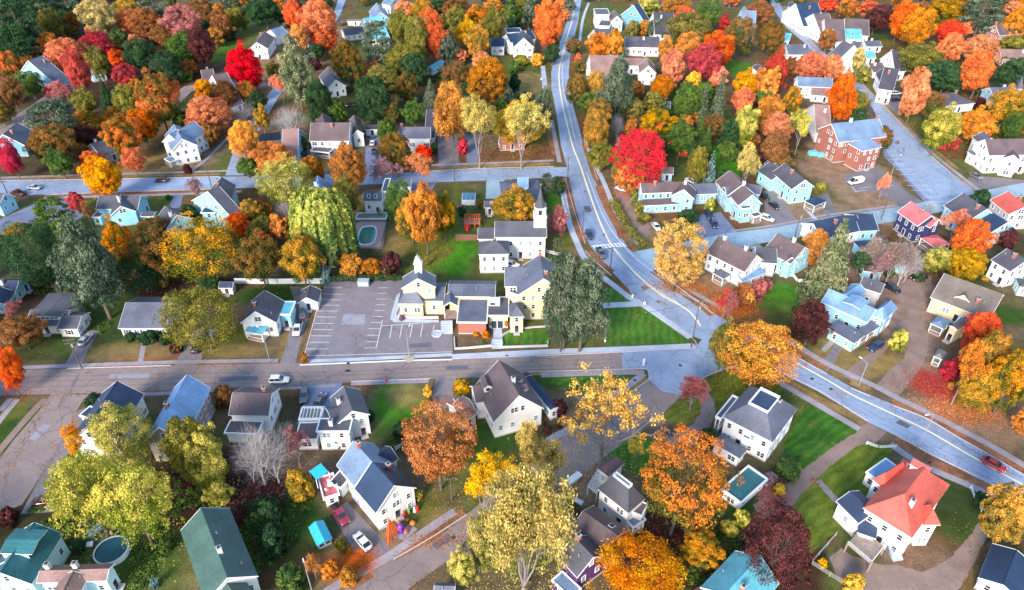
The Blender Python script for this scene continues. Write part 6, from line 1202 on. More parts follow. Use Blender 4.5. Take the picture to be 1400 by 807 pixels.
for a in (
 ((382, 519.5), (396, 519), 'suv', 'white', 'white car with dark windows driving along the front street', mv), ((220.7, 246), (207, 246), 'sedan', 'maroon', 'dark red car driving on the upper cross street', mv),
 ((47, 256), (60, 257), 'sedan', 'silver', 'silver car stopped at the left end of the cross street', mv), ((25, 264), (12, 262), 'pickup', 'maroon', 'dark pickup truck near the left end of the cross street', mv),
 ((69, 273), (71, 267), 'suv', 'black', 'black car nosing out of the wide blue grey drive'), ((411.7, 212.5), (404, 216), 'suv', 'navy', 'navy car beside the mauve roofed house'),
 ((806, 321.5), (809, 330), 'suv', 'navy', 'dark blue car coming down the main road just above the crosswalk', mv), ((821.6, 346), (826, 354), 'pickup', 'grey', 'grey pickup truck just past the crosswalk', mv),
 ((897, 309.5), (902, 316), 'sedan', 'white', 'white car parked on gravel before the light blue farmhouse'), ((849.7, 258), (841, 255), 'suv', 'white', 'white car half hidden at the foot of the scarlet tree'),
 ((944.7, 247), (938, 243), 'suv', 'white', 'white car behind the low navy roofed wing'), ((969, 294), (973, 301), 'suv', 'navy', 'navy car upper of two parked nose to tail'), ((976, 306), (980, 312), 'sedan', 'navy', 'dark car lower of two parked nose to tail'),
 ((1045, 269), (1051, 273), 'suv', 'black', 'black car behind the twin gabled blue house'), ((1058.5, 281), (1064, 285), 'sedan', 'black', 'black car in the middle of the drive by the cyan house'), ((1049, 298.5), (1056, 301), 'suv', 'white', 'white car by the porch of the twin gabled house'),
 ((1047, 223.5), (1052, 226), 'suv', 'black', 'black car behind the cyan two part house'), ((1170, 248.7), (1157, 251), 'van', 'white', 'white panel van alone on the brown yard'), ((1334, 240.5), (1341, 244), 'sedan', 'grey', 'grey car under the white gable of the colonial house'),
 ((1257, 379.6), (1249, 381), 'sedan', 'black', 'black car at the top of the gravel yard'), ((1217, 393), (1225, 397), 'pickup', 'black', 'black pickup truck behind the grey house'), ((1197, 473.7), (1188, 478.5), 'suv', 'navy', 'navy car on the drive beside the vivid blue roofed house'),
 ((1359.5, 634.5), (1373, 641.5), 'sedan', 'red', 'bright red car driving on the main road at the right edge', mv), ((60, 685), (46, 687), 'suv', 'maroon', 'dark maroon car with a light roof at the left side street'),
 ((464.5, 703), (475, 718), 'pickup', 'winered', 'wine red pickup truck on the Halloween house drive'), ((495.8, 740), (487, 730), 'sedan', 'white', 'white car on the drive below the red pickup truck'),
 ((412.5, 428.5), (411, 420), 'suv', 'grey', 'grey car in the drive nearer the small garage'), ((407, 449.5), (404, 460), 'pickup', 'white', 'white pickup truck in the drive beside the gabled house'), ((416, 540.5), (414, 552), 'suv', 'grey', 'dark grey car parked below the front street'),
 ((437, 547), (441, 540), 'sedan', 'grey', 'grey car beside the skylit pergola roof'), ((116, 464.5), (124, 456), 'sedan', 'silver', 'silver car in the drive under the tall pine'), ((270, 472.5), (276, 461), 'pickup', 'navy', 'navy pickup truck by the tree trunk on the front street'),
 ((292, 458), (297, 450), 'suv', 'silver', 'silver car beside the navy pickup truck'), ((905.6, 594), (914, 591), 'suv', 'navy', 'navy car behind the huge orange maple'), ((1225, 127.5), (1232, 127), 'suv', 'white', 'white car by the tall Victorian house drive'), ((1225, 136), (1232, 134.5), 'sedan', 'black', 'black car by the tall Victorian house drive'),
 ((1074, 28), (1068, 23), 'suv', 'black', 'black car farthest up the avenue'), ((1086.5, 39), (1081, 34), 'suv', 'grey', 'grey car second from the top of the avenue'), ((1114, 53), (1108, 49), 'suv', 'black', 'black car in the drive near the avenue top'),
 ((468, 32.5), (468, 28), 'suv', 'black', 'black car on the upper left street near the top'), ((373, 90), (379, 87), 'suv', 'white', 'white car beside the scarlet tree at upper left'), ((479, 144), (487, 144), 'suv', 'black', 'black car between the dark trees at upper left'),
 ((511, 207), (511, 200), 'suv', 'black', 'black car in the drive of the mauve roofed house'), ((509, 195), (510, 189), 'sedan', 'white', 'white car in the drive of the mauve roofed house'), ((147, 207), (156, 205), 'suv', 'black', 'black car under the low brown roofed house'), ((131, 212), (140, 210), 'suv', 'grey', 'grey car under the low brown roofed house'),
 ((700, 361.5), (706, 363), 'suv', 'white', 'white car behind the cream building next to the church annex')):
    car(a[0], a[1], a[2], a[3], a[4], *(a[5:] or ('parked cars',)))
# ------------------------------------------------------------------ poles, lamps, wires
M_POLE = mat('weathered pole', (.11, .085, .075), .9, .2, 4)
POLES = {}
def pole(key, b_, top, label, kind='utility', arms=1, arm_to=None):
    p = at(*b_); h = height_at(p, top[1]); h = min(h, 14.5)
    t = thing('utility_pole' if kind == 'utility' else 'street_lamp', label, 'pole' if kind == 'utility' else 'street lamp', p, 0, 'utility poles' if kind == 'utility' else 'street lamps')
    mb = MB(); mb.tube((0, 0, 0), (0, 0, h), .17 if kind == 'utility' else .11, .11 if kind == 'utility' else .07, 8); mb.build('post', M_POLE if kind == 'utility' else M_METAL, t)
    if kind == 'utility':
        for i in range(arms):
            mb = MB(); z_ = h-.5-i*1.0; mb.box(-1.2, -.06, z_-.07, 1.2, .06, z_+.07, 0); a = mb.build('crossarm', M_POLE, t); a.rotation_euler.z = arm_to or .2
            for x in (-1.05, -.5, .5, 1.05): k = MB(); k.lathe((x, 0, z_+.07), [(.05, 0), (.07, .1), (.04, .2)], 6); k.build('insulator', M_METAL, a)
        if arms and h > 9: k = MB(); k.lathe((.32, 0, h-2.6), [(.02, 0), (.24, .02), (.24, .85), (.05, .95)], 10); k.build('transformer', M_METAL, t)
    else:
        k = MB(); d = Vector((math.cos(arm_to or 0), math.sin(arm_to or 0), 0)); k.tube((0, 0, h-.2), tuple(d*1.6+Vector((0, 0, h+.25))), .05, .04, 5); k.build('lamp_arm', M_METAL, t)
        k = MB(); q = d*1.9+Vector((0, 0, h+.22)); k.tube(tuple(q-d*.45), tuple(q+d*.35), .14, .10, 7); k.build('lamp_head', M_TRIM, t)
    POLES[key] = (p, h); return t
pole('a', (112, 504), (90, 463), 'leaning wooden pole with a crossarm left of the ranch house', arms=2); pole('b', (289, 255), (280, 223), 'wooden pole at the cross street beside the steep gabled house')
pole('c', (10, 264), (0, 247), 'short pole at the left edge of the cross street', arms=1); pole('d', (559.5, 490), (555.6, 452), 'slim lamp post at the bottom of the main parking lot', 'lamp', arm_to=1.2)
pole('e', (766, 481), (768, 441), 'wooden pole in front of the big grey green pine'); pole('f', (944.6, 475.5), (943, 404), 'tall pole at the tip of the triangular lawn', arms=1)
pole('g', (1174, 527.5), (1185, 496), 'slim lamp on the verge below the vivid blue roofed house', 'lamp', arm_to=2.2); pole('h', (1254, 614), (1267.7, 566), 'tall lamp with a long arm left of the coral mansion street side', 'lamp', arm_to=3.4)
pole('i', (834, 373), (835.3, 337), 'pole on the verge just below the crosswalk'); pole('j', (796, 322), (797, 287), 'pole on the verge above the crosswalk'); pole('k', (1204.5, 300), (1210.5, 267), 'pole by the east street beside the pink roofed house')
pole('l', (1085.5, 328), (1089.5, 288), 'pole rising behind the white brown roofed house on the east street'); pole('m', (776, 247), (777, 214), 'pole at the corner of cross street and main road'); pole('n', (621.5, 247), (617.6, 216), 'pole at the lower kerb in the middle of the cross street')
pole('o', (369.5, 496), (358, 452), 'slim white topped lamp in front of the gabled house', 'lamp', arm_to=2.4); pole('p', (618, 685), (606, 653), 'pole at the side street under the rust orange maple'); pole('q', (426, 806), (420, 779), 'slim lamp beside the bottom shrubs', 'lamp', arm_to=2.)
pole('r', (1216, 246), (1212, 214), 'slim post beside the brick hall front', 'lamp', arm_to=.5)
def wire(p, q, sag=.8):
    mb = MB(); pr = None
    for i in range(13):
        t = i/12; v = p.lerp(q, t); v = v-Vector((0, 0, sag*4*t*(1-t)))
        if pr is not None: mb.tube(pr, v, .022, .022, 4, caps=False)
        pr = v
    return mb
M_WIRE = mat('black cable', (.03, .03, .035), .7)
for a, b_ in (('j', 'i'), ('m', 'j'), ('i', 'f'), ('f', 'e'), ('l', 'k')):
    P, Q = POLES[a], POLES[b_]
    for o_, sd_ in ((-1.05, 'western'), (1.05, 'eastern')):
        d = Vector((math.cos(.2), math.sin(.2), 0))*o_
        tag(wire(P[0]+d+Vector((0, 0, P[1]-.3)), Q[0]+d+Vector((0, 0, Q[1]-.3))).build('overhead_wire', M_WIRE), {'ji': 'cable across the road between the two crosswalk poles', 'mj': 'cable along the main road above the crosswalk', 'if': 'cable following the main road towards the triangular lawn', 'fe': 'cable over the triangular green lawn', 'lk': 'cable along the east street'}[a+b_].replace('cable', sd_+' cable', 1), 'wire', 'overhead wires strung between the poles')
# ------------------------------------------------------------------ fences and walls
M_FW = mat('white fence paint', (.74, .78, .80), .7); M_FB = mat('brown fence wood', (.17, .09, .06), .9); M_STONE = mat('light stone wall', (.5, .5, .52), .85, .15)
def fence(label, pts, h, m, kind='board', step=2.4, cat='fence'):
    P = [at(*p) for p in pts]; base = P[0].copy(); t = thing('fence', label, cat, base)
    n = 0
    for a, b_ in zip(P, P[1:]):
        L_ = (b_-a).length; k = max(1, int(L_/step)); d = (b_-a).normalized(); ang = math.atan2(d.y, d.x)
        for i in range(k+1):
            q = a.lerp(b_, i/k)-base; mb = MB(); mb.box(-.06, -.06, 0, .06, .06, h+.1); mb.build('post', m, t, q)
            if i < k:
                s = L_/k; mb = MB()
                if kind == 'board': mb.box(.07, -.03, .05, s-.07, .03, h)
                elif kind == 'picket':
                    for zz_ in (.3, h-.25): mb.box(.07, -.03, zz_, s-.07, .03, zz_+.09)
                    x = .2
                    while x < s-.15: mb.box(x, -.05, .08, x+.1, -.03, h); x += .26
                else:
                    for zz_ in (.35, h*.62, h-.08): mb.box(.07, -.025, zz_, s-.07, .025, zz_+.1)
                pp = mb.build('panel' if kind == 'board' else 'railing', m, t, q); pp.rotation_euler.z = ang
    return t
fence('long white board fence behind the trees below the golden maple', [(322, 388), (380, 388.5), (445, 388)], 1.8, M_FW)
fence('white board fence running up from the parking lot to the willow', [(445, 388), (452, 370), (460, 344)], 1.8, M_FW)
fence('brown wooden fence at the top of the green yard', [(623, 329), (652, 329)], 2.2, M_FB)
fence('white picket fence at the right end of the church', [(747, 346), (768, 351)], 1.2, M_FW, 'picket')
fence('dark wire fence round the swimming pool terrace', [(478, 343), (521, 343), (529, 305)], 1.2, M_SHUT, 'rail')
fence('white rail fence beside the sidewalk above the church maple', [(766, 258), (771, 285), (776, 300)], 1.1, M_FW, 'rail')
fence('grey rail fence round the gravel yard bottom right', [(1160, 805), (1108, 772), (1142, 733)], 1.2, mat('grey fence', (.35, .33, .33), .8), 'rail')
fence('white curved rail fence left of the driveway mouth', [(1184, 608), (1200, 614), (1224, 613)], 1.0, M_FW, 'rail')
fence('white curved rail fence at the right of the coral mansion', [(1326, 668), (1332, 685), (1341, 700)], 1.0, M_FW, 'rail')
fence('white picket fence behind the Halloween house', [(541, 616), (553, 610)], 1.3, M_FW, 'picket')
fence('white low fence beside the white house near the green yard', [(1082, 376), (1090, 386), (1101, 386), (1102, 378)], 1.1, M_FW)
fence('row of pale posts at the bottom right corner', [(1378, 757), (1362, 780), (1346, 806)], .9, M_FW, 'picket')
def lowwall(label, pts, h=.5, w_=.3, m=None, name='retaining_wall'):
    return tag(strip_mb(pts, w_, 0, h, sm=False).build(name, m or M_STONE), label, 'wall')
lowwall('white retaining wall round the brick front bed of the cream building', [(621, 463), (622, 478), (640, 477), (672, 474), (673, 468)], .6)
lowwall('white retaining wall edging the small lawn of the cream building', [(687, 470), (687, 476), (749, 474), (749, 468)], .6)
lowwall('pale kerb wall curving above the small lawn', [(687, 459), (700, 452), (730, 448), (752, 447)], .4)
lowwall('white wall below the pale curved terrace', [(545, 434), (566, 436), (600, 436)], .8)
lowwall('pale terrace wall left of the parking bays', [(553, 399), (548, 415), (541, 432)], .5)
sheet('terrace', [(542, 404), (550, 398), (557, 400), (549, 436), (600, 438), (600, 441), (539, 441), (533, 436)], M_WALKB, .03)
# steps and portico stairs
def steps(label, b_, c_, wdt, n=6, rise=.17):
    p, q = at(*b_), at(*c_); d = (q-p); L_ = d.length; d.normalize(); ang = math.atan2(d.y, d.x); t = thing('stairs', label, 'stairs', p, ang)
    for i in range(n): mb = MB(); mb.box(i*L_/n, -wdt/2, 0, L_, wdt/2, rise*(i+1)); mb = mb if i == 0 else (lambda m_: m_)(mb); mb.build('step', M_WALKB, t, (0, 0, .004*i))
    return t
steps('wide pale stairs under the gabled portico', (611, 457), (611, 444), 3.0, 8)
steps('short pale stairs from the sidewalk to the glass doors', (679.5, 477), (680, 466), 2.6, 4)
sheet('footpath', [(675, 466), (674, 448), (686, 448), (687, 466)], M_WALKB, .026)
p = at(597.5, 457); t = tag(MB().build('planter', M_WALKB), 'round pale planter island at the end of the parking bays', 'planter') if False else None
mb = MB(); mb.lathe((0, 0, 0), [(1.4, 0), (1.4, .35), (1.15, .36), (1.1, .25)], 20); pl = mb.build('planter', M_WALKB, None, p); tag(pl, 'round pale planter at the end of the small parking bays', 'planter')
# patch round lamp foot
p = at(559.5, 490.5); mb = MB(); mb.lathe((0, 0, 0), [(1.3, 0), (1.25, .12), (1.0, .13)], 16); tag(mb.build('lamp_foot_kerb', mat('yellow kerb paint', (.42, .36, .26), .8), None, p), 'small round yellowish kerb island round the parking lot lamp', 'kerb')
# ------------------------------------------------------------------ swimming pool by the willow
c = at(503, 322); t = thing('swimming_pool', 'rounded swimming pool of green water on a pinkish terrace', 'swimming pool', c)
def outline(pts): return [at(*p)-c for p in pts]
deck = outline([(482, 339), (478, 331), (486, 306), (492, 303), (529, 303), (523, 341)]); mb = MB(); mb.face([(p.x, p.y, .06) for p in deck]); 
for a, b_ in zip(deck, deck[1:]+deck[:1]): mb.face([(a.x, a.y, 0), (b_.x, b_.y, 0), (b_.x, b_.y, .06), (a.x, a.y, .06)])
mb.build('terrace', mat('pink terrace', (.42, .30, .28), .85, .12), t)
wl = smooth([(p.x, p.y) for p in outline([(490, 326), (494, 314), (501, 311), (511, 311), (514, 318), (511, 330), (503, 334), (493, 333), (490, 326)])], 5)
mb = MB(); mb.face([(x, y, .085) for x, y in wl[:-1]]); mw = mat('green pool water', (.02, .22, .17), .08, .15, .4, spec=.7); mb.build('water', mw, t)
cx_ = sum(x for x, y in wl)/len(wl); cy_ = sum(y for x, y in wl)/len(wl)
mb = MB()
for (x, y), (x2, y2) in zip(wl, wl[1:]):
    o1 = (cx_+(x-cx_)*1.13, cy_+(y-cy_)*1.13); o2 = (cx_+(x2-cx_)*1.13, cy_+(y2-cy_)*1.13); mb.face([(x, y, .14), (x2, y2, .14), (*o2, .14), (*o1, .14)]); mb.face([(x, y, .14), (x, y, .05), (x2, y2, .05), (x2, y2, .14)]); mb.face([(*o1, .05), (*o1, .14), (*o2, .14), (*o2, .05)])
mb.build('pool_rim', M_FW, t)
# round pool behind the salmon brown roof
p = at(155, 757); R = 2.9; t = thing('round_pool', 'round above ground pool with a dark teal cover at bottom left', 'pool', p)
mb2 = MB(); mb2.lathe((0, 0, 0), [(R, 0), (R, 1.2), (R+.12, 1.22), (R-.12, 1.26)], 32, cap=False); mb2.build('pool_wall', M_FW, t)
mb2 = MB(); mb2.lathe((0, 0, 0), [(R-.1, 1.05), (R-.4, 1.08), (.05, 1.1)], 32); mb2.build('cover', mat('teal cover', (.02, .10, .14), .5), t)
# orange play frame
p = at(646, 309); t = thing('climbing_frame', 'orange timber play frame with a red slide behind the brown fence', 'play frame', p); M_OR = mat('orange timber', (.72, .12, .03), .7); M_RS = mat('red plastic', (.75, .02, .02), .4)
for x in (-2.4, -.8, .8, 2.4):
    for y in (-1.4, 1.4): mb = MB(); mb.box(x-.1, y-.1, 0, x+.1, y+.1, 3.4); mb.build('post', M_OR, t)
for z_ in (1.5, 3.3):
    for y in (-1.4, 1.4): mb = MB(); mb.box(-2.5, y-.07, z_, 2.5, y+.07, z_+.16); mb.build('beam', M_OR, t)
for i in range(8): mb = MB(); mb.box(-2.4+i*.62, -1.4, 3.46, -2.2+i*.62, 1.4, 3.56); mb.build('slat', M_OR, t)
mb = MB(); mb.hexa([(-2, -3.2, .1), (-1.2, -3.2, .1), (-1.2, -1.4, 1.5), (-2, -1.4, 1.5), (-2, -3.2, .2), (-1.2, -3.2, .2), (-1.2, -1.4, 1.6), (-2, -1.4, 1.6)]); mb.build('slide', M_RS, t)
mb = MB(); mb.box(-2.4, -1.4, 1.4, 2.4, 1.4, 1.5); mb.build('platform', M_WOOD, t)
# greenhouse behind it
p = at(641, 276); t = thing('greenhouse', 'small blue glazed greenhouse in the fenced garden below the cross street', 'greenhouse', p); mb = MB(); mb.box(-2.2, -2.4, 0, 2.2, 2.4, 2.0); mb.build('wall', M_FW, t)
for i in range(3):
    for s in (-1, 1): mb = MB(); mb.box(-2.05+i*1.4, -.1 if s > 0 else -2.35, 2.03, -.8+i*1.4, 2.35 if s > 0 else .0-.15, 2.12); mb.build('pane', mat('blue glazing', (.05, .2, .32), .15), t)
for (x, y, l_, w_, lab) in ((630, 283, 2.6, 1.4, 'left'), (655, 281, 2.4, 1.4, 'right')):
    p = at(x, y); mb = MB(); mb.box(-l_/2, -w_/2, 0, l_/2, w_/2, .5, 0); mb.box(-l_/2+.12, -w_/2+.12, .5, l_/2-.12, w_/2-.12, .53, 1); tag(mb.build('garden_bed', [M_WOOD, M_FB], None, p), f'raised wooden garden bed {lab} of the blue greenhouse', 'garden bed')
# ------------------------------------------------------------------ Halloween yard
t = thing('giant_web', 'tall orange pyramid web of rope on the Halloween house lawn', 'decoration', at(534, 741)); MO = mat('orange rope', (.85, .13, .02), .6)
b0 = at(534, 741); apex = Vector((.2, .5, 6.2)); feet = [at(531, 746)-b0, at(548, 728)-b0, at(528, 731)-b0]
legs = []
for f in feet: mb = MB(); mb.tube(tuple(f), tuple(apex), .09, .07, 6); mb.build('rope_leg', MO, t)
mb = MB()
for i in range(3):
    a, b_ = feet[i], feet[(i+1) % 3]
    for k in range(9): s = k/9; mb.tube(tuple(a.lerp(apex, s)), tuple(b_.lerp(apex, s)), .045, .045, 4)
    for k in range(1, 4): mb.tube(tuple(a.lerp(b_, k/4)), tuple(apex), .04, .04, 4)
mb.build('web', MO, t)
def blob(mb, c_, rx, ry, rz, m=0, n=12):
    i = len(mb.v); R_ = 8
    for a in range(1, R_):
        ph = math.pi*a/R_
        for k in range(n): th = 2*math.pi*k/n; mb.v.append((c_[0]+rx*math.sin(ph)*math.cos(th), c_[1]+ry*math.sin(ph)*math.sin(th), c_[2]-rz*math.cos(ph)))
    for a in range(R_-2):
        for k in range(n): j = (k+1) % n; mb.f.append((i+a*n+k, i+a*n+j, i+(a+1)*n+j, i+(a+1)*n+k)); mb.m.append(m)
    mb.f.append(tuple(reversed(range(i, i+n)))); mb.m.append(m); mb.f.append(tuple(range(i+(R_-2)*n, i+(R_-1)*n))); mb.m.append(m)
t = thing('inflatable_spider', 'purple inflatable spider figure beside the orange web', 'decoration', at(548, 728)); MP = mat('purple fabric', (.22, .06, .55), .5); MPD = mat('dark purple fabric', (.10, .03, .30), .5)
t.scale = (.7, .7, .7); mb = MB(); blob(mb, (0, 0, 2.6), .85, .85, .8); mb.build('head', MP, t, smooth=True); mb = MB(); blob(mb, (.2, -.3, 1.1), .75, .7, .9); mb.build('body', MPD, t, smooth=True)
for k in range(6):
    a = k*1.047; d = Vector((math.cos(a), math.sin(a), 0)); mb = MB(); mb.tube(tuple(d*.5+Vector((.2, -.3, 1.2))), tuple(d*1.5+Vector((.2, -.3, 1.8))), .14, .12, 6); mb.tube(tuple(d*1.5+Vector((.2, -.3, 1.8))), tuple(d*1.9+Vector((.2, -.3, .05))), .12, .07, 6); mb.build('leg', MPD, t)
MPK = mat('pumpkin orange', (.85, .20, .02), .5); MG = mat('lime fabric', (.25, .55, .08), .5)
for i, (x, y, s_, lab) in enumerate([(555, 727, .85, 'beside the purple spider'), (564.5, 717, .9, 'at the edge of the front walk'), (543, 707, .75, 'by the porch pillar'), (546, 716, .6, 'in the middle of the front lawn'), (541, 702, .55, 'closest to the porch wall'), (557, 712, .5, 'among the small figures')]):
    s_ *= .62
    t = thing('pumpkin', 'round orange pumpkin '+lab, 'pumpkin', at(x, y), 0, 'pumpkins on the Halloween lawn'); mb = MB()
    n = 16; i0 = len(mb.v)
    for a in range(1, 8):
        ph = math.pi*a/8
        for k in range(n): rr = s_*(1+.07*(1 if k % 2 else -1)); mb.v.append((rr*math.sin(ph)*math.cos(6.283*k/n), rr*math.sin(ph)*math.sin(6.283*k/n), s_*.8-s_*.8*math.cos(ph)))
    for a in range(6):
        for k in range(n): j = (k+1) % n; mb.f.append((a*n+k, a*n+j, (a+1)*n+j, (a+1)*n+k)); mb.m.append(0)
    mb.f.append(tuple(reversed(range(n)))); mb.m.append(0); mb.f.append(tuple(range(6*n, 7*n))); mb.m.append(0)
    mb.build('shell', MPK, t, smooth=True); mb = MB(); mb.tube((0, 0, s_*1.5), (.1, 0, s_*1.5+.35), .1, .05, 6); mb.build('stem', M_FB, t)
for (x, y, m_, lab) in ((559, 701, MG, 'lime green'), (567, 700, M_FW, 'pale'), (571, 699, M_RS, 'red'), (553.5, 705, M_RS, 'orange red')):
    t = thing('yard_figure', f'{lab} standing inflatable figure in front of the Halloween porch', 'decoration', at(x, y)); t.scale = (.7, .7, .8); mb = MB(); mb.lathe((0, 0, 0), [(.45, 0), (.5, .4), (.35, 1.0), (.22, 1.15)], 10); mb.build('body', m_, t, smooth=True); mb = MB(); blob(mb, (0, 0, 1.45), .34, .34, .36); mb.build('head', m_, t, smooth=True)
# porch front of the Halloween house: posts under the gable
sheet('footpath', [(538, 735), (560, 716), (571, 724), (553, 739)], M_WALK, .03)
sheet('footpath', [(480, 678), (490, 674), (531, 720), (519, 726)], M_WALKB, .03)
# canopy and terrace furniture on the red deck
q = at(437, 648, 3.1); t = thing('shade_canopy', 'square bright cyan canopy over the red roof deck', 'canopy', (q.x, q.y, 3.0)); cor = [at(423, 644, 5.6), at(432, 655.6, 5.6), at(449, 645, 5.6), at(438.5, 633.4, 5.6)]
mb = MB(); mb.face([tuple(v-Vector((q.x, q.y, 3.0))) for v in cor]); mb.face([tuple(v-Vector((q.x, q.y, 3.12))) for v in cor][::-1]); mb.build('cloth', mat('cyan cloth', (.03, .48, .66), .6), t)
for v in cor: w_ = v-Vector((q.x, q.y, 3.0)); mb = MB(); mb.box(w_.x-.05, w_.y-.05, 0, w_.x+.05, w_.y+.05, 2.58); mb.build('post', M_FW, t)
p = at(452, 665, 3.2); t = thing('patio_table', 'white patio table with chairs on the red roof deck', 'table', (p.x, p.y, 3.02)); mb = MB(); mb.tube((0, 0, .7), (0, 0, .76), .6, .6, 12); mb.build('top', M_FW, t); mb = MB(); mb.tube((0, 0, 0), (0, 0, .7), .06, .06, 6); mb.build('leg', M_FW, t)
for k in range(3):
    a = k*2.1; t = thing('patio_chair', ['white patio chair on the left of the deck table', 'white patio chair behind the deck table', 'white patio chair on the right of the deck table'][k], 'chair', (p.x+1.1*math.cos(a), p.y+1.1*math.sin(a), 3.02), a, 'chairs on the red deck'); mb = MB(); mb.box(-.25, -.25, .4, .25, .25, .46); mb.build('seat', M_FW, t); mb = MB(); mb.box(.2, -.25, .46, .26, .25, .95); mb.build('backrest', M_FW, t)
    for sx in (-1, 1):
        for sy in (-1, 1): mb = MB(); mb.box(sx*.22-.02, sy*.22-.02, 0, sx*.22+.02, sy*.22+.02, .4); mb.build('leg', M_FW, t)
# cyan roofed playhouse
p = at(440, 737); t = thing('playhouse', 'little grey playhouse with a bright cyan roof on the dark lawn', 'playhouse', p, math.radians(-58)); mb = MB(); mb.box(-2.0, -1.2, 0, 2.0, 1.2, 1.9); mb.build('wall', mat('wall grey', WALLC['grey'], .7), t)
mb = MB()
for s in (-1, 1): mb.face([(-2.4, s*1.5, 1.8), (2.4, s*1.5, 1.8), (2.6, 0, 2.6), (-2.4, 0, 2.6)] if s < 0 else [(2.4, s*1.5, 1.8), (-2.4, s*1.5, 1.8), (-2.4, 0, 2.6), (2.6, 0, 2.6)])
mb.face([(-2.4, -1.5, 1.8), (-2.4, 0, 2.6), (-2.4, 1.5, 1.8)]); mb.face([(2.4, -1.5, 1.8), (2.4, 1.5, 1.8), (2.6, 0, 2.6)]); mb.face([(-2.4, 1.5, 1.79), (2.4, 1.5, 1.79), (2.4, -1.5, 1.79), (-2.4, -1.5, 1.79)]); mb.build('roof', mat('cyan roof paint', (.04, .42, .60), .6), t)
for y in (-.6, .6): mb = MB(); mb.box(2.0, y-.4, .7, 2.05, y+.4, 1.5); mb.build('window', M_GLASS, t)
# hedges
def hedge(label, pts, w_, h_, m, name='hedge'):
    rg = np.random.default_rng(int(pts[0][0])); P = [at(*p) for p in pts]; PP = []; base = P[0].copy()
    for a, b_ in zip(P, P[1:]):
        L_ = (b_-a).length; n = int(L_*w_*h_*26)+40; s = rg.random(n); d = (b_-a)/max(L_, .01); nn = np.array([-d.y, d.x, 0]); ang = rg.random(n)*6.283
        rr = rg.uniform(.78, 1.05, n)*(1+.12*np.sin(s*L_*1.7+rg.random()*6)); off = np.cos(ang)*w_/2*rr; zz_ = np.clip(h_*.5+np.sin(ang)*h_*.55*rr, .05, None)
        q = np.outer(1-s, np.array(a))+np.outer(s, np.array(b_))+off[:, None]*nn; q[:, 2] = zz_; PP.append((q-np.array(base), np.stack([nn[0]*np.cos(ang), nn[1]*np.cos(ang), np.sin(ang)*.8+.3], 1)))
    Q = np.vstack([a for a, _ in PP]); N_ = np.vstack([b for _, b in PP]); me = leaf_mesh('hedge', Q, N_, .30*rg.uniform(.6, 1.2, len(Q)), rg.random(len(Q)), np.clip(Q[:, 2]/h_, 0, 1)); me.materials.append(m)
    return tag(obj(name, me, None, base), label, 'hedge')
hedge('long olive hedge between the gravel drive and the main road sidewalk', [(838, 277), (846, 292), (857, 312), (870, 328), (886, 340)], 3.0, 1.8, TC['ol'][0])
hedge('dark hedge under the windows of the ranch house', [(172, 462), (198, 463)], 1.4, 1.1, TC['dg'][0]); hedge('dark hedge right of the ranch house path', [(207, 463), (236, 462)], 1.4, 1.1, TC['dg'][0])
hedge('dark hedge shading the top of the main parking lot', [(452, 384), (495, 383), (548, 382)], 2.2, 1.6, TC['dg'][0]); hedge('low shrub row before the light blue farmhouse', [(925, 297), (950, 299)], 2., 1.2, TC['dg'][0])
hedge('dark evergreen hedge between the two cross roofed white houses', [(470, 602), (458, 616)], 2.2, 2.6, TC['dg'][0]); hedge('row of low shrubs along the Halloween drive', [(462, 742), (480, 757)], 1.1, .8, TC['bo'][0])
hedge('hedge at the far end of the straw field by the main road', [(700, 97), (740, 96)], 1.5, 1.0, TC['gr'][0]); hedge('dark overgrown hedgerow left of the playhouse lawn', [(352, 690), (362, 720), (384, 762)], 4.0, 2.2, TC['dg'][0])
hedge('hedge along the lawn of the white hipped house', [(1254, 171), (1276, 176)], 1.4, 1., TC['gr'][0]); hedge('rounded hedge before the cyan walled garage', [(248, 290), (272, 291)], 3., 1.6, TC['dg'][0])
# fallen leaves: real little faces lying where the photograph shows carpets of them
def litter(label, cx_, cy_, rx, ry, n, m, seed):
    rg = np.random.default_rng(seed); p = at(cx_, cy_); k = kscale(p); el = math.atan2(CAM_H, p.y); A = rx/k; B = ry/(k*math.sin(el)); q = rg.normal(0, .5, (n, 2))
    Q = np.stack([q[:, 0]*A, q[:, 1]*B, np.full(n, .035)+rg.random(n)*.03], 1); me = leaf_mesh('fallen_leaves', Q, np.tile([0, 0, 4.], (n, 1)), .26*rg.uniform(.6, 1.3, n), rg.random(n), rg.random(n)); me.materials.append(m)
    return tag(obj('fallen_leaves', me, None, p), label, 'leaves', kind='stuff')
litter('carpet of fallen red leaves on the brown lawn at right', 1285, 526, 46, 24, 2600, TC['cr'][0], 1); litter('thinner fallen red leaves spreading over the right lawn', 1320, 560, 60, 24, 2600, TC['pk'][0], 2)
litter('fallen orange leaves beside the white car at the Halloween drive', 488, 768, 24, 18, 2200, TC['ro'][0], 3); litter('fallen leaves under the red brown shrubs', 1000, 420, 34, 18, 2500, TC['ro'][0], 4)
litter('fallen leaves round the base of the yellow tree', 930, 392, 36, 10, 3500, TC['rb'][0], 5); litter('fallen red leaves under the scarlet tree', 875, 258, 30, 10, 3500, TC['rd'][0], 6); litter('fallen leaves at the driveway bend', 1055, 672, 22, 20, 3000, TC['cp'][0], 7)
litter('fallen rust leaves along the side street kerb', 596, 738, 40, 10, 450, TC['rb'][0], 8)
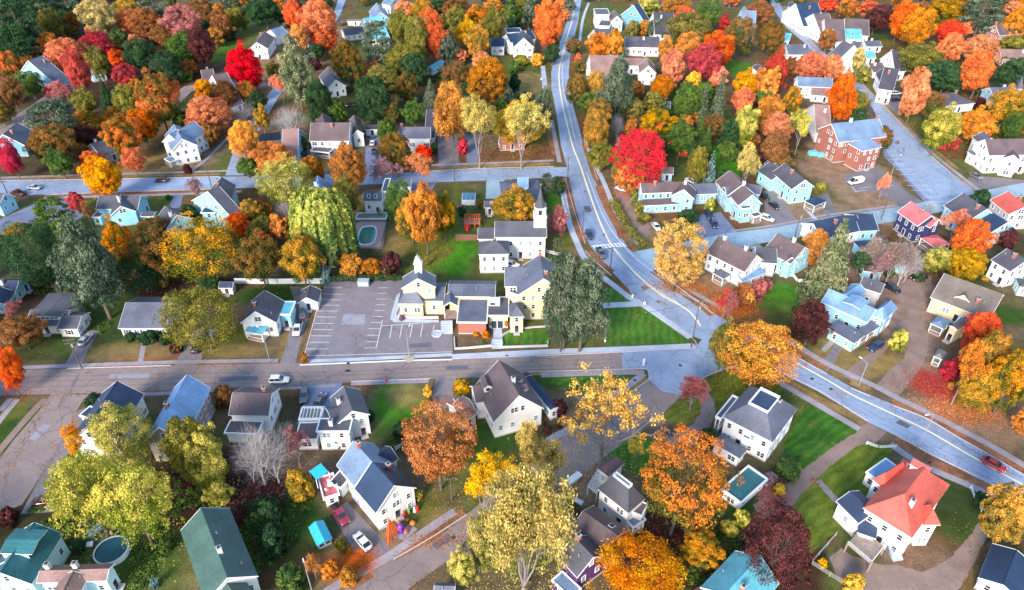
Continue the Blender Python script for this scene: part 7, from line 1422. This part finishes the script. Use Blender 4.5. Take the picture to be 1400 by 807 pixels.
# small things
def sign(label, b_, h, w_, hh, m): 
    t = thing('sign', label, 'sign', at(*b_)); mb = MB(); mb.box(-.04, -.04, 0, .04, .04, h); mb.build('post', M_METAL, t); mb = MB(); mb.box(-w_/2, -.07, h-hh, w_/2, -.045, h); mb.build('board', m, t)
sign('small white sign on the straw field by the main road', (740, 112), 1.8, .8, 1., M_FW); sign('white post sign at the top corner of the triangular lawn', (864, 411), 2., .6, 1.2, M_FW); sign('white sign at the right side of the footpath', (880.5, 420), 1.8, .5, 1., M_FW)
sign('thin sign at the corner of the five way junction', (879, 503), 3., .5, 2.2, M_FW); sign('white sign by the church picket fence', (801, 366), 2.2, 1.2, 1.4, M_FW); sign('second white sign below the church picket fence', (808, 374), 2.0, 1.0, 1.2, M_FW); sign('small sign on the verge beside the coral mansion', (1267, 640), 2.2, .5, .8, M_SHUT)
sign('white sign at the lower left of the triangular lawn', (827, 470), 2., .4, 1.4, M_FW)
def hydrant(label, b_):
    t = thing('fire_hydrant', label, 'hydrant', at(*b_)); mb = MB(); mb.lathe((0, 0, 0), [(.22, 0), (.22, .08), (.14, .1), (.14, .6), (.18, .62), (.10, .8), (.03, .88)], 10); mb.build('barrel', M_RS, t); mb = MB(); mb.tube((-.25, 0, .5), (.25, 0, .5), .07, .07, 8); mb.build('nozzle', M_RS, t)
hydrant('red fire hydrant on the verge above the crosswalk', (797.5, 322.5)); hydrant('red hydrant on the right verge above the crosswalk', (848.5, 322.5)); hydrant('hydrant on the upper verge of the main road right of the orange maple', (1101, 501)); hydrant('hydrant at the lower kerb of the front street', (528, 521.5))
def box_thing(name, label, cat, b_, dims, m, rz=0.):
    t = thing(name, label, cat, at(*b_), rz); l_, w_, h_ = dims; mb = MB(); mb.box(-l_/2, -w_/2, .05, l_/2, w_/2, h_-.12); mb.build('body', m, t); mb = MB(); mb.box(-l_/2-.06, -w_/2-.06, h_-.12, l_/2+.06, w_/2+.06, h_); mb.build('lid', m, t); return t
box_thing('garden_box', 'white garden box under the yellow green tree at bottom left', 'box', (131, 728), (2.6, 1.2, .9), M_FW, 1.1); box_thing('garden_box', 'small white box on the grey patio at bottom left', 'box', (123, 746), (1.2, .8, .6), M_FW, .2)
box_thing('storage_box', 'white storage box on the brown lawn left of the square white house', 'box', (785, 656), (3.2, 1.3, .8), M_FW, .7); box_thing('storage_box', 'small white box beside the purple house path', 'box', (790, 688), (1.9, .9, .7), M_FW, -.6)
box_thing('dumpster', 'cyan container left of two behind the brick hall', 'container', (1110, 212), (2.6, 1.8, 1.5), mat('cyan container', (.15, .55, .62), .6), .2); box_thing('dumpster', 'cyan container right of two behind the brick hall', 'container', (1121, 214), (2.2, 1.6, 1.4), MATS['cyan container'], .2)
box_thing('dumpster', 'grey container in the dark at the top of the parking lot', 'container', (497.5, 389.5), (3.0, 1.8, 1.6), mat('grey container', (.35, .42, .46), .6), 0)
# pergola beams
def pergola(label, P_, Q_, R_, h, n):
    a, b_, c_ = at(*P_, h), at(*Q_, h), at(*R_, h); base = Vector((a.x, a.y, 0)); t = thing('pergola', label, 'pergola', base)
    for i in range(n): p_, q_ = a.lerp(b_, i/(n-1))-base, (a+(c_-b_)).lerp(c_, i/(n-1))-base; mb = MB(); mb.tube(tuple(p_), tuple(q_), .09, .09, 4); mb.build('rafter', M_FW, t)
    for p_, q_ in ((a, b_), (a+(c_-b_), c_)):
        mb = MB(); mb.tube(tuple(p_-base+Vector((0, 0, -.2))), tuple(q_-base+Vector((0, 0, -.2))), .1, .1, 4); mb.build('beam', M_FW, t)
        for v in (p_, q_): w_ = v-base; mb = MB(); mb.box(w_.x-.09, w_.y-.09, 0, w_.x+.09, w_.y+.09, h-.2); mb.build('post', M_FW, t)
pergola('white slatted pergola at the left corner of the square white house', (804, 664), (816, 674), (829, 652), 3.0, 8)
pergola('white slatted pergola roof beside the big cross roofed house', (409, 571), (437, 571), (440, 557), 3.7, 7)
# glazing bars on the lean-to of the purple house are part of the roof; wooden deck of the coral mansion
cD = at(1190, 750, 2.2); t = thing('wooden_deck', 'grey wooden deck on posts behind the coral roofed mansion', 'deck', (cD.x, cD.y, 0)); cor = [at(1158, 745, 2.2), at(1190, 772, 2.2), at(1209, 748, 2.2), at(1177, 722, 2.2)]; B0 = Vector((cD.x, cD.y, 0))
a, b_, c_, d_ = [v-B0 for v in cor]; nb = 16
for i in range(nb):
    p1, p2 = a.lerp(d_, (i+.06)/nb), a.lerp(d_, (i+.94)/nb); q1, q2 = b_.lerp(c_, (i+.06)/nb), b_.lerp(c_, (i+.94)/nb); mb = MB(); dz = Vector((0, 0, .08)); mb.hexa([p1, q1, q2, p2, p1+dz, q1+dz, q2+dz, p2+dz]); mb.build('plank', M_WOOD, t)
for v in (a, b_, c_, d_): mb = MB(); mb.box(v.x-.12, v.y-.12, 0, v.x+.12, v.y+.12, 3.2); mb.build('post', M_WOOD, t)
for p_, q_ in ((a, b_), (b_, c_)): mb = MB(); mb.tube(tuple(p_+Vector((0, 0, 1.0))), tuple(q_+Vector((0, 0, 1.0))), .06, .06, 4); mb.tube(tuple(p_+Vector((0, 0, .5))), tuple(q_+Vector((0, 0, .5))), .04, .04, 4); mb.build('railing', M_FW, t)
steps('grey wooden stairs below the coral mansion wall', (1228, 767), (1216, 750), 2.0, 9, .2)

# loose leaves under the nearer trees, in each tree's own colour
groups_ = {}
for T_ in TREES:
    root, kd, col, cx, cy, wpx, Ht = T_[:7]
    if kd in 'cpfs' or wpx < 34 or col in ('dg', 'tg', 'gr'): continue
    k = kscale(root.location); rr = wpx/2/k; groups_.setdefault(col, []).append((root.location.copy(), rr))
for col, L_ in groups_.items():
    rg = np.random.default_rng(len(L_)*7+3); Q = []
    for p, rr in L_:
        n = int(min(900, 9*rr*rr)); q = rg.normal(0, .62, (n, 2))*rr; Q.append(np.stack([p.x+q[:, 0], p.y+q[:, 1], .04+rg.random(n)*.03], 1))
    Q = np.vstack(Q); me = leaf_mesh('fallen_leaves', Q, np.tile([0, 0, 4.], (len(Q), 1)), .24*rg.uniform(.5, 1.3, len(Q)), rg.random(len(Q)), rg.random(len(Q))); me.materials.append(TC[col][0])
    tag(obj('fallen_leaves', me), f'loose {TC[col][1]} leaves lying on the ground under the trees', 'leaves', kind='stuff')
# rough grass and weeds in the neglected back yards
def weeds(label, L_, m, seed, hmax=.9):
    rg = np.random.default_rng(seed); Q = []; N_ = []
    for cx_, cy_, rx, ry, n in L_:
        p = at(cx_, cy_); k = kscale(p); el = math.atan2(CAM_H, p.y); A = rx/k; B = ry/(k*math.sin(el)); nc = max(6, n//90)
        for c_ in range(nc):
            a = rg.random()*6.283; r_ = math.sqrt(rg.random()); c0 = np.array([p.x+A*r_*math.cos(a), p.y+B*r_*math.sin(a), 0]); sz = rg.uniform(.5, 1.7); m_ = n//nc
            q = rg.normal(0, 1, (m_, 3)); q /= np.linalg.norm(q, axis=1)[:, None]; q[:, 2] = np.abs(q[:, 2]); Q.append(c0+q*np.array([sz, sz, hmax*rg.uniform(.4, 1.1)])*rg.uniform(.5, 1., (m_, 1))); N_.append(q+np.array([0, 0, .4]))
    Q = np.vstack(Q); me = leaf_mesh('weeds', Q, np.vstack(N_), .26*rg.uniform(.5, 1.3, len(Q)), rg.random(len(Q)), rg.random(len(Q))); me.materials.append(m)
    tag(obj('weeds', me), label, 'weeds', kind='stuff')
weeds('dark green weeds and low growth in the shaded back yards', [(350, 740, 40, 46, 5200), (240, 690, 50, 40, 4200), (210, 760, 20, 40, 2600), (90, 705, 70, 14, 2600), (400, 700, 20, 40, 1500), (640, 620, 40, 14, 1600), (560, 605, 30, 12, 1600), (990, 745, 26, 30, 1600), (930, 785, 40, 20, 1600), (200, 390, 110, 10, 3000), (60, 395, 50, 10, 1500), (1100, 430, 26, 30, 800), (1320, 372, 40, 10, 1300), (660, 470, 6, 3, 80), (640, 585, 10, 6, 200), (960, 190, 50, 26, 2000), (870, 170, 40, 20, 1600), (600, 130, 60, 30, 2000), (150, 160, 120, 30, 3000), (300, 420, 20, 26, 700), (130, 450, 40, 14, 900)], TC['gr'][0], 5)
weeds('maroon brown bushes and dead stalks in the shaded back yards', [(330, 690, 60, 36, 3000), (260, 650, 60, 30, 2600), (900, 740, 70, 30, 2600), (1060, 770, 50, 40, 1800), (760, 580, 20, 20, 500), (200, 388, 120, 10, 2400), (1230, 350, 50, 30, 2600), (1300, 365, 40, 14, 900), (140, 120, 120, 40, 2600), (60, 200, 50, 20, 900)], TC['pu'][0], 6)
weeds('tan dry growth on the lot beside the bare trees', [(1225, 350, 46, 26, 2600), (760, 665, 40, 20, 700), (1190, 330, 30, 16, 900), (1380, 710, 20, 50, 500)], TC['gy'][0], 7, .7)

# leaves blown against the kerbs
rg = np.random.default_rng(77); Q = []
for pts in ([(92, 504), (234, 500)], [(24, 541), (224, 536), (420, 527)], [(480, 521.8), (588, 518)], [(722, 508.8), (884, 505.2)], [(638, 704), (538, 765)], [(652, 756), (561, 803)], [(0, 247), (300, 241.7)], [(60, 266.6), (300, 258.5)], [(590, 234), (757, 228)], [(1186, 575.5), (1068, 509.5)], [(1374, 670), (1229, 597)], [(1090, 488.5), (1190, 542), (1310, 598), (1400, 650)], [(893, 365), (976, 430)], [(800, 196), (817, 246), (843, 308)], [(773, 244), (800, 333), (836, 377)], [(70, 540), (0, 660)], [(108, 558), (50, 660)], [(1213, 149.5), (1330, 260)], [(415, 490), (446, 385)]):
    P = [at(*p) for p in pts]
    for a, b_ in zip(P, P[1:]):
        L_ = (b_-a).length; n = int(L_*9); s = rg.random(n); d = (b_-a)/L_; nn = np.array([-d.y, d.x]); off = rg.normal(0, .75, n)
        Q.append(np.stack([a.x+(b_.x-a.x)*s+nn[0]*off, a.y+(b_.y-a.y)*s+nn[1]*off, .045+rg.random(n)*.03], 1))
Q = np.vstack(Q); me = leaf_mesh('fallen_leaves', Q, np.tile([0, 0, 4.], (len(Q), 1)), .22*rg.uniform(.5, 1.3, len(Q)), rg.random(len(Q)), rg.random(len(Q))); me.materials.append(TC['rb'][0])
tag(obj('fallen_leaves', me), 'brown leaves blown along the kerbs of the streets', 'leaves', kind='stuff')
